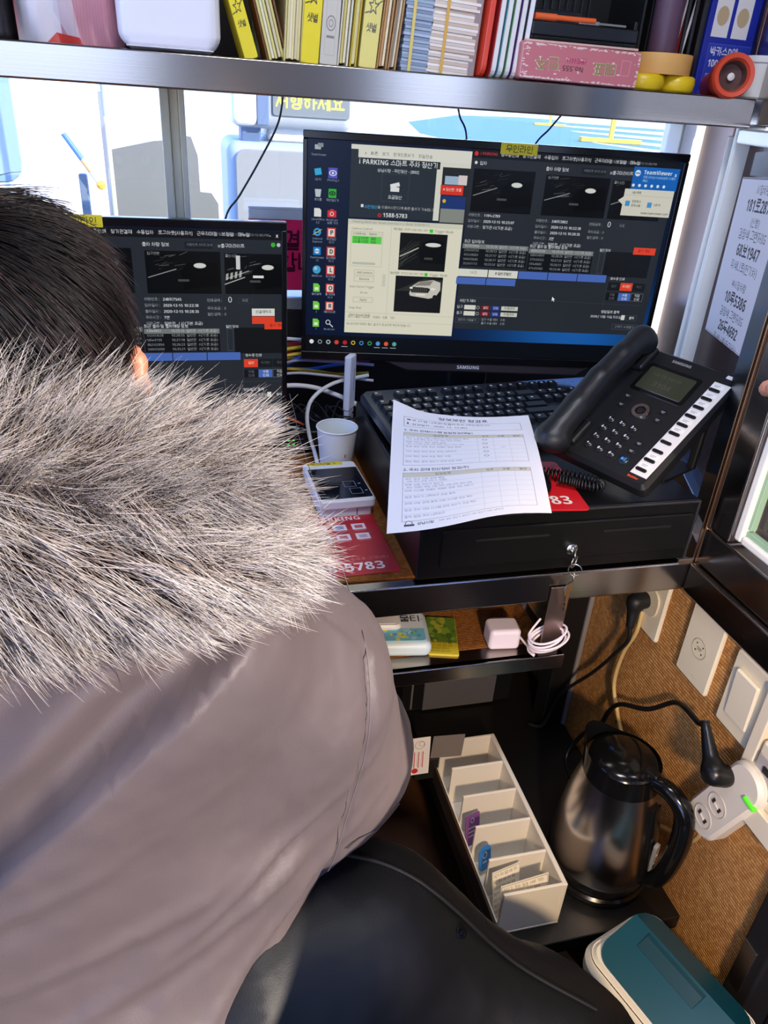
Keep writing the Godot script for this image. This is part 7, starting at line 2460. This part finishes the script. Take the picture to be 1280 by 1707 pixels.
func attendant() -> void:
	var rng := RandomNumberGenerator.new()
	rng.seed = 1234
	var I := Basis.IDENTITY
	var skin := M("a8694c", 0.5)
	var dark := M("1c1a1c", 0.8)
	var pe := thing("person", "black-haired person in a dark padded coat with a grey fur collar, seen from behind", "person", v3(0, 0, 0))
	var hc := v3(-0.117, 1.135, -0.555)
	# one continuous body under the clothes
	var bm := sdf([[v3(-0.125, 0.90, -0.53), v3(0.16, 0.10, 0.09), I], [v3(-0.125, 0.70, -0.54), v3(0.14, 0.20, 0.10), I], [v3(-0.125, 0.52, -0.52), v3(0.16, 0.09, 0.11), I], [v3(-0.118, 0.92, -0.52), v3(-0.117, 1.04, -0.535), 0.055, 0.052],
		[v3(0.02, 0.87, -0.54), v3(0.11, 0.67, -0.58), 0.05, 0.04], [v3(0.11, 0.67, -0.58), v3(0.0, 0.775, -0.83), 0.042, 0.028], [v3(-0.295, 0.90, -0.54), v3(-0.385, 0.67, -0.58), 0.05, 0.04], [v3(-0.385, 0.67, -0.58), v3(-0.27, 0.775, -0.83), 0.042, 0.028],
		[v3(-0.04, 0.50, -0.55), v3(0.02, 0.49, -0.93), 0.075, 0.055], [v3(0.02, 0.49, -0.93), v3(0.03, 0.10, -0.88), 0.055, 0.038], [v3(-0.21, 0.50, -0.55), v3(-0.26, 0.49, -0.93), 0.075, 0.055], [v3(-0.26, 0.49, -0.93), v3(-0.27, 0.10, -0.88), 0.055, 0.038]], 0.014, 0.03)
	bm.add(sdf(head_bones(hc), 0.005, 0.016))
	for s in [1.0, -1.0]:
		bm.add(sdf(ear_bones(hc + v3(0.0735 * s, -0.030, 0.012), s), 0.003, 0.006))
	bm.add(sdf(hand_bones(v3(0.0, 0.775, -0.83), v3(-0.25, -0.08, -1), v3(0, 1, 0.1), -1.0), 0.0035, 0.007))
	bm.add(sdf(hand_bones(v3(-0.27, 0.775, -0.83), v3(0.25, -0.08, -1), v3(0, 1, 0.1), 1.0), 0.0035, 0.007))
	part(pe, "body", bm, skin)
	for s in [1.0, -1.0]:
		part(pe, "eye", lathe([Vector2(0, -0.011), Vector2(0.0075, -0.008), Vector2(0.011, 0), Vector2(0.0075, 0.008), Vector2(0, 0.011)], 16), M("e8e4de", 0.3), hc + v3(0.031 * s, -0.002, -0.0755))
	part(pe, "trousers", sdf([[v3(-0.125, 0.52, -0.53), v3(0.17, 0.095, 0.12), I], [v3(-0.04, 0.50, -0.55), v3(0.02, 0.49, -0.93), 0.083, 0.066], [v3(0.02, 0.49, -0.93), v3(0.03, 0.09, -0.88), 0.066, 0.052], [v3(-0.21, 0.50, -0.55), v3(-0.26, 0.49, -0.93), 0.083, 0.066], [v3(-0.26, 0.49, -0.93), v3(-0.27, 0.09, -0.88), 0.066, 0.052]], 0.014, 0.03), dark)
	for x in [0.03, -0.27]:
		part(pe, "shoe", sdf([[v3(x, 0.045, -0.86), v3(x, 0.035, -1.03), 0.042, 0.033], [v3(x, 0.07, -0.87), v3(x, 0.09, -0.87), 0.042, 0.04]], 0.008, 0.02), M("151416", 0.5))
	# the coat
	coat_bones = [[v3(-0.125, 0.85, -0.545), v3(0.235, 0.16, 0.15), I], [v3(-0.125, 0.68, -0.54), v3(0.25, 0.20, 0.155), I], [v3(-0.125, 0.42, -0.50), v3(0.250, 0.24, 0.195), I],
		[v3(-0.345, 0.885, -0.55), v3(-0.06, 0.885, -0.55), 0.09, 0.09], [v3(-0.06, 0.885, -0.55), v3(0.066, 0.805, -0.555), 0.09, 0.088], [v3(0.066, 0.805, -0.555), v3(0.114, 0.675, -0.585), 0.092, 0.082], [v3(0.114, 0.675, -0.585), v3(0.01, 0.765, -0.82), 0.082, 0.052],
		[v3(-0.345, 0.875, -0.55), v3(-0.40, 0.685, -0.585), 0.095, 0.085], [v3(-0.40, 0.685, -0.585), v3(-0.28, 0.775, -0.82), 0.085, 0.052], [v3(-0.16, 0.945, -0.475), v3(0.20, 0.09, 0.07), I]]
	var cm := sdf(coat_bones, 0.0062, COAT_K)
	var ns := FastNoiseLite.new()
	ns.seed = 3
	ns.frequency = 5.0
	# folds: the hood's lower edge runs from the right shoulder down to the left; smaller creases at the waist and arm
	for i in cm.v.size():
		var p := cm.v[i]
		var o := 0.0
		if p.z > -0.50:
			var u := (p.x - 0.02) * 0.664 + (p.y - 0.965) * -0.748   # across the hood edge, positive below it
			var along := -(p.x - 0.02) * 0.748 - (p.y - 0.965) * 0.664
			var reach := smoothstep(-0.06, 0.03, along)
			u += 0.010 * sin(along * 13.0)
			# the lower cloth laps over a groove; slacker folds lie above it
			o += 0.020 * smoothstep(-0.005, 0.006, u) * (1.0 - smoothstep(0.02, 0.15, u)) * reach
			o += (-0.012 * exp(-pow((u + 0.016) / 0.013, 2.0)) + 0.009 * exp(-pow((u + 0.047) / 0.015, 2.0)) - 0.011 * exp(-pow((u + 0.082) / 0.018, 2.0)) + 0.008 * exp(-pow((u + 0.125) / 0.022, 2.0))) * reach
			for q in [[0.03, 0.715, 0.55, 0.09, 0.006], [-0.03, 0.66, 0.35, 0.10, 0.005], [-0.10, 0.70, 0.2, 0.12, 0.004], [0.06, 0.64, 0.75, 0.08, 0.005], [-0.19, 0.76, 0.4, 0.12, 0.004]]:
				var dx: float = p.x - q[0]
				var dy: float = p.y - q[1] - dx * q[2]
				o += q[4] * exp(-pow(dx / q[3], 2.0)) * (exp(-pow(dy / 0.010, 2.0)) - 0.8 * exp(-pow((dy + 0.018) / 0.012, 2.0)))
			# seam round the armhole
			o -= 0.005 * exp(-pow((p.x - 0.112 - 0.02 * sin((p.y - 0.7) * 9.0)) / 0.0045, 2.0)) * smoothstep(0.58, 0.62, p.y)
		o += 0.005 * ns.get_noise_3d(p.x * 1.3, p.y, p.z) + 0.0025 * ns.get_noise_3d(p.x * 4 + 9, p.y * 3, p.z * 3)
		cm.v[i] = p + cm.n[i] * o
	renormal(cm)
	var cloth := StandardMaterial3D.new()
	cloth.albedo_color = Color.html("4f4545")
	cloth.roughness = 0.55
	cloth.rim_enabled = true
	cloth.rim = 0.25
	cloth.rim_tint = 0.6
	cloth.metallic_specular = 0.4
	var fine := NoiseTexture2D.new()
	fine.width = 256
	fine.height = 256
	fine.seamless = true
	var fn := FastNoiseLite.new()
	fn.frequency = 0.25
	fn.seed = 8
	fine.noise = fn
	cloth.heightmap_enabled = true
	cloth.heightmap_texture = fine
	cloth.heightmap_scale = 0.02
	cloth.uv1_triplanar = true
	cloth.uv1_scale = v3(9, 9, 9)
	var coat := part(pe, "coat", cm, cloth)
	# loose threads along the armhole seam
	var sp := []
	for i in 22:
		var y := 0.93 - i * 0.0145
		var x := 0.112 + 0.02 * sin((y - 0.7) * 9.0)
		sp.append(v3(x, y, back_z(x, y) + 0.0012))
	part(coat, "seam", tube(sp, 0.0005, 5, false), M("5f5557", 0.8))
	var el := []
	for i in 10:
		var x := 0.118 + i * 0.007
		var y := 0.655 + 0.004 * sin(i * 0.9)
		el.append(v3(x, y, back_z(x, y) + 0.001))
	part(coat, "seam", tube(el, 0.0008, 5, false), M("2c2628", 0.8))
	# front panel of the coat falling open to the right over the thigh
	var skirt := [[v3(0.03, 0.47, -0.47), v3(0.14, 0.475, -0.475), 0.14, 0.10], [v3(0.14, 0.475, -0.475), v3(0.355, 0.345, -0.375), 0.10, 0.09], [v3(0.355, 0.345, -0.375), v3(0.46, 0.23, -0.33), 0.09, 0.08], [v3(0.06, 0.36, -0.42), v3(0.28, 0.21, -0.34), 0.145, 0.11]]  # left end bulges out to stand in for the shaded corner of the coat
	var km := sdf(skirt, 0.009, 0.07)
	for i in km.v.size():
		var p := km.v[i]
		var o := 0.006 * ns.get_noise_3d(p.x, p.y * 1.4, p.z)
		o += 0.007 * sin(p.x * 38.0 + p.y * 14.0 + 1.0) * smoothstep(0.50, 0.38, p.y)
		km.v[i] = p + km.n[i] * o
	renormal(km)
	var shaded_cloth: StandardMaterial3D = cloth.duplicate()
	shaded_cloth.albedo_color = Color.html("0e0e0e")  # coat cloth blackened to stand for the shade on this panel
	shaded_cloth.rim_enabled = false
	var panel := part(pe, "coat_panel", km, shaded_cloth)
	# zip teeth and snap button on the panel's edge
	var on_skirt := func(x: float, z: float) -> Vector3:
		var y := 0.9
		for i in 300:
			var d := field(skirt, v3(x, y, z), 0.07)
			if d < 0.0008:
				break
			y -= maxf(d * 0.7, 0.0005)
		return v3(x, y, z)
	var hem := []
	for i in 26:
		var t := i / 25.0
		var q: Vector3 = on_skirt.call(lerpf(0.13, 0.38, t), lerpf(-0.515, -0.375, t))
		hem.append(q + v3(0, 0.002, 0))
	part(panel, "placket_edge", tube(hem, 0.0028, 8), shaded_cloth)
	var teeth := MB.new()
	for i in 14:
		var q: Vector3 = on_skirt.call(0.165 + i * 0.0028, -0.490 + i * 0.0018)
		teeth.add(cbox(v3(0.0012, 0.0014, 0.004), q + v3(0, 0.0012, 0), 0.0003))
	part(panel, "zip_teeth", teeth, M("3c3c40", 0.3, 0.8))
	var sq: Vector3 = on_skirt.call(0.236, -0.435)
	part(panel, "snap_button", lathe([Vector2(0.0, 0.0), Vector2(0.0062, 0.0), Vector2(0.0062, 0.0012), Vector2(0.0045, 0.0016), Vector2(0.003, 0.0012), Vector2(0.0026, 0.003), Vector2(0, 0.0034)], 20), M("2c2c30", 0.2, 0.9), sq + v3(0, 0.0004, 0.0004), v3(28, 0, -18))
	# fur collar: two rolls under the strands
	var lower := [v3(-0.152, 1.048, -0.462), v3(0.200, 0.054, 0.080)]
	var roll_a := v3(-0.30, 1.130, -0.46)
	var roll_b := v3(0.015, 1.066, -0.475)
	var tilt := Basis(v3(0, 0, 1), -0.17)
	var under := M("4c3d36", 0.95)
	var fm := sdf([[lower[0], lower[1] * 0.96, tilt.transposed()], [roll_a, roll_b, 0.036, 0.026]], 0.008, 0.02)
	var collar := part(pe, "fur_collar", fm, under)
	var valley := [v3(-0.33, 1.138, -0.395), v3(-0.17, 1.112, -0.388), v3(-0.07, 1.095, -0.39), v3(-0.005, 1.080, -0.41), v3(0.03, 1.066, -0.44)]
	var fur := StandardMaterial3D.new()
	fur.albedo_color = Color.WHITE
	fur.vertex_color_use_as_albedo = true
	fur.roughness = 0.55
	fur.metallic_specular = 0.3
	var list := []
	var list2 := []
	var clumps := []
	# which way the fur lies: it falls from the valley, more and more to the right towards the collar's right-hand end
	var lie := func(x: float, upper: bool) -> Vector3:
		var t := clampf((x + 0.27) / 0.36, 0.0, 1.0)
		var an := deg_to_rad(lerpf(8.0, 86.0, t) if upper else lerpf(9.0, 74.0, pow(t, 1.15)))
		return v3(sin(an), cos(an) if upper else -cos(an), 0.0)
	for i in 1700:
		var d := v3(rng.randfn(), rng.randfn(), rng.randfn()).normalized()
		if d.z < -0.25:
			continue
		var p: Vector3 = lower[0] + tilt * (d * lower[1])
		var n: Vector3 = (tilt * (d / lower[1])).normalized()
		var along: Vector3 = lie.call(p.x, false)
		if d.y > 0.55 and d.x > 0.2:
			along = (along + v3(0.5, 0.75 * d.y, 0)).normalized()
		along = (along - n * along.dot(n)).normalized()
		var dir := (along + n * rng.randf_range(0.26, 0.56) + v3(rng.randfn(), rng.randfn(), rng.randfn()) * 0.12).normalized()
		clumps.append([p, dir, n, rng.randf_range(0.042, 0.066), rng.randf_range(0.62, 1.0)])
	for i in 620:
		var t := rng.randf()
		var a := rng.randf_range(-0.9, 2.6)
		var c: Vector3 = roll_a.lerp(roll_b, t)
		var n := v3(0.18 + 0.4 * t * t, sin(a), cos(a)).normalized()
		var p := c + n * lerpf(0.036, 0.026, t)
		var along: Vector3 = lie.call(p.x, true)
		if a < 0.25:
			along = (along + lie.call(p.x, false) * 0.9 + v3(0.4, 0, 0.2)).normalized()
		var dir := (along + n * rng.randf_range(0.35, 0.65) + v3(rng.randfn(), rng.randfn(), rng.randfn()) * 0.15).normalized()
		clumps.append([p, dir, n, lerpf(0.060, 0.046, t) * rng.randf_range(0.75, 1.1), rng.randf_range(0.7, 1.0)])
	# along the valley, and round the right-hand end
	for i in 170:
		var t := rng.randf() * (valley.size() - 1.001)
		var p: Vector3 = valley[int(t)].lerp(valley[int(t) + 1], t - int(t)) + v3(0, rng.randf_range(-0.014, 0.012), -0.012)
		var dir: Vector3 = (lie.call(p.x, rng.randf() < 0.4) + v3(0.3, 0, rng.randf_range(0.3, 0.6)) + v3(rng.randfn(), rng.randfn(), rng.randfn()) * 0.15).normalized()
		clumps.append([p, dir, v3(0, 0.2, 1).normalized(), rng.randf_range(0.036, 0.054), rng.randf_range(0.6, 0.9)])
	for i in 170:
		var d := v3(1.0, rng.randf_range(-0.8, 0.8), rng.randf_range(-0.6, 0.8)).normalized()
		var p: Vector3 = lower[0] + tilt * (d * lower[1])
		var n: Vector3 = (tilt * (d / lower[1])).normalized()
		clumps.append([p, (v3(1.0, d.y * 0.35 - 0.12, 0.15) + n * 0.35 + v3(rng.randfn(), rng.randfn(), rng.randfn()) * 0.14).normalized(), n, rng.randf_range(0.036, 0.054), rng.randf_range(0.7, 1.0)])
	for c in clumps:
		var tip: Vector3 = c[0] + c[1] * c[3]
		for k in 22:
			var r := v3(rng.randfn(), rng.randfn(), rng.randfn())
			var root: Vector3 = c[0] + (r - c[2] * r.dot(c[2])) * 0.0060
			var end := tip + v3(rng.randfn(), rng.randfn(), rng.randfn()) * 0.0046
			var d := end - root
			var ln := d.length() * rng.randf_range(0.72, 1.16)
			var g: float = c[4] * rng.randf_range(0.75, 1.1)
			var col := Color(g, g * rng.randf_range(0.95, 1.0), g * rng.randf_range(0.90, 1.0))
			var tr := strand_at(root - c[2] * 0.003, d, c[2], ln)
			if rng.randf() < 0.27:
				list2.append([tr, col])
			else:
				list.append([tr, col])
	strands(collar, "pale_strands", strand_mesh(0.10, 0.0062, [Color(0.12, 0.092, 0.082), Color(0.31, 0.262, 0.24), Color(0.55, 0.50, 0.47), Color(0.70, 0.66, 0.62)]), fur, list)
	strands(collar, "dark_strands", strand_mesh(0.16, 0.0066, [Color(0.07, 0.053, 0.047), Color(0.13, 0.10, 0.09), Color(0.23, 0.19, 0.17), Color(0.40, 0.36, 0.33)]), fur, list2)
	# black hair
	var hairm := StandardMaterial3D.new()
	hairm.albedo_color = Color.WHITE
	hairm.vertex_color_use_as_albedo = true
	hairm.roughness = 0.36
	hairm.metallic_specular = 0.3
	var hcx := v3(-0.120, 1.143, -0.548)
	var hr := v3(0.078, 0.091, 0.096)
	var cap := part(pe, "hair", sdf([[hcx + v3(0, 0.001, 0.004), hr * 0.93, I], [v3(-0.118, 1.10, -0.505), v3(0.064, 0.060, 0.050), I], [v3(-0.118, 1.15, -0.55), v3(0.072, 0.06, 0.066), I]], 0.006, 0.02), M("080706", 0.8, 0.0, 0.15))
	var lock := FastNoiseLite.new()
	lock.seed = 4
	lock.frequency = 0.05
	var crown := v3(-0.165, 1.232, -0.50)
	list = []
	for i in 24000:
		var d := v3(rng.randfn(), rng.randfn(), rng.randfn()).normalized()
		if d.z < -0.75 or d.y < -0.62:
			continue
		var rr := hr
		var p := hcx + d * rr * rng.randf_range(0.95, 1.01)
		if p.y < 1.125 and p.x > -0.075 and p.z < -0.53:
			continue
		var n := (d / rr).normalized()
		var away := p - crown
		away = (away - n * away.dot(n)).normalized()
		var down := v3(0.10, -1, 0) - n * v3(0.10, -1, 0).dot(n)
		var dir := (away * 0.9 + down * 0.55 + n * rng.randf_range(-0.02, 0.05) + v3(rng.randfn(), rng.randfn(), rng.randfn()) * 0.025).normalized()
		var g := 0.3 + 2.6 * pow(0.5 + 0.9 * lock.get_noise_2d(atan2(dir.x, -dir.y) * 60.0 + p.x * 900.0, p.z * 700.0), 3.0) + 0.5 * pow(rng.randf(), 3.0)
		list.append([strand_at(p, dir, n, rng.randf_range(0.050, 0.080)), Color(g, g, g)])
	strands(cap, "hair_strands", strand_mesh(0.36, 0.0062, [Color(0.008, 0.0065, 0.006), Color(0.010, 0.008, 0.0075), Color(0.013, 0.0105, 0.01)]), hairm, list)
	# hair hanging over the nape and in front of the ear
	list = []
	for i in 2600:
		var a := rng.randf_range(-0.35, PI + 0.5)
		var p := v3(-0.118 + cos(a) * 0.073, rng.randf_range(1.075, 1.135), -0.525 + sin(a) * 0.055)
		if p.x > -0.06 and p.z < -0.52:
			continue
		var n := v3(cos(a), 0.15, sin(a)).normalized()
		var g := rng.randf_range(0.5, 1.5)
		list.append([strand_at(p, v3(0.02, -1, 0.02) + n * 0.08 + v3(rng.randfn(), rng.randfn(), rng.randfn()) * 0.06, n, rng.randf_range(0.03, 0.05)), Color(g, g, g)])
	strands(cap, "nape_strands", strand_mesh(0.12, 0.011, [Color(0.008, 0.0065, 0.006), Color(0.010, 0.008, 0.0075), Color(0.013, 0.0105, 0.01)]), hairm, list)
	# the stool under the coat
	var so := thing("stool", "plain dark stool hidden under the seated person's coat", "stool", v3(-0.125, 0, -0.55))
	part(so, "seat", lathe([Vector2(0, 0.36), Vector2(0.16, 0.36), Vector2(0.17, 0.37), Vector2(0.17, 0.395), Vector2(0.15, 0.41), Vector2(0, 0.41)], 32), M("202024", 0.6))
	part(so, "post", tube([v3(0, 0.03, 0), v3(0, 0.36, 0)], 0.025, 12), M("55565a", 0.3, 1.0))
	part(so, "base", lathe([Vector2(0, 0), Vector2(0.2, 0), Vector2(0.2, 0.012), Vector2(0.04, 0.035), Vector2(0, 0.035)], 32), M("202024", 0.5))

func visitor() -> void:
	var I := Basis.IDENTITY
	var pe := thing("person", "second person at the right edge, only fingertips of a raised hand in view", "person", v3(0, 0, 0))
	var c := v3(0.93, 0, 0.0)
	var w := v3(0.535, 1.112, -0.335)
	var body := [[c + v3(0, 1.28, 0), v3(0.09, 0.16, 0.17), I], [c + v3(0, 1.05, 0), v3(0.085, 0.18, 0.14), I], [c + v3(0, 0.88, 0), v3(0.09, 0.10, 0.15), I], [c + v3(0, 1.4, 0), c + v3(-0.01, 1.52, 0), 0.055, 0.05],
		[c + v3(0, 1.36, 0.17), c + v3(0.02, 1.08, 0.23), 0.05, 0.04], [c + v3(0.02, 1.08, 0.23), c + v3(-0.04, 0.84, 0.2), 0.04, 0.03], [c + v3(-0.02, 1.36, -0.17), v3(0.78, 1.09, -0.07), 0.05, 0.042], [v3(0.78, 1.09, -0.07), w, 0.04, 0.028],
		[c + v3(0, 0.86, -0.08), c + v3(0.02, 0.20, -0.09), 0.08, 0.045], [c + v3(0, 0.86, 0.08), c + v3(0.02, 0.20, 0.09), 0.08, 0.045]]
	# lower the feet to the pavement outside
	body[8][1].y = -0.15
	body[9][1].y = -0.15
	var bm := sdf(body, 0.016, 0.03)
	var hb := []
	var rot := Basis(Vector3.UP, PI / 2)
	for q in head_bones(Vector3.ZERO):
		if q.size() == 3:
			hb.append([c + v3(-0.03, 1.62, 0) + rot * q[0], q[1], rot.transposed()])
		else:
			hb.append([c + v3(-0.03, 1.62, 0) + rot * q[0], c + v3(-0.03, 1.62, 0) + rot * q[1], q[2], q[3]])
	bm.add(sdf(hb, 0.006, 0.016))
	bm.add(sdf(hand_bones(w, v3(-0.36, 0.22, -0.75), v3(0.35, 0.75, 0.1), 1.0, 0.55), 0.0032, 0.006))
	bm.add(sdf(hand_bones(c + v3(-0.04, 0.84, 0.2), v3(-0.1, -1, 0), v3(0, 0, 1), 1.0, 0.3), 0.004, 0.006))
	part(pe, "body", bm, M("c8876a", 0.5))
	part(pe, "coat", sdf([[c + v3(0, 1.26, 0), v3(0.125, 0.19, 0.215), I], [c + v3(0, 1.0, 0), v3(0.12, 0.24, 0.185), I], [c + v3(0, 0.78, 0), v3(0.13, 0.20, 0.2), I], [c + v3(0, 1.36, 0.17), c + v3(0.02, 1.08, 0.23), 0.07, 0.06], [c + v3(0.02, 1.08, 0.23), c + v3(-0.035, 0.88, 0.205), 0.058, 0.045], [c + v3(-0.02, 1.36, -0.17), v3(0.78, 1.09, -0.07), 0.07, 0.06], [v3(0.78, 1.09, -0.07), w.lerp(v3(0.78, 1.09, -0.07), 0.12), 0.058, 0.042]], 0.015, 0.04), M("17161a", 0.7))
	part(pe, "trousers", sdf([[c + v3(0, 0.80, 0), v3(0.11, 0.13, 0.16), I], [c + v3(0, 0.80, -0.08), c + v3(0.02, -0.14, -0.09), 0.09, 0.06], [c + v3(0, 0.80, 0.08), c + v3(0.02, -0.14, 0.09), 0.09, 0.06]], 0.016, 0.03), M("1a1a20", 0.8))
	for z in [-0.09, 0.09]:
		part(pe, "shoe", sdf([[c + v3(0.05, -0.205, z), c + v3(-0.13, -0.212, z), 0.042, 0.035], [c + v3(0.02, -0.17, z), c + v3(0.02, -0.14, z), 0.045, 0.042]], 0.01, 0.02), M("101012", 0.5))
	part(pe, "hair", sdf([[c + v3(-0.015, 1.645, 0), v3(0.088, 0.088, 0.08), I], [c + v3(0.02, 1.60, 0), v3(0.07, 0.06, 0.07), I]], 0.008, 0.02), M("14100e", 0.5))
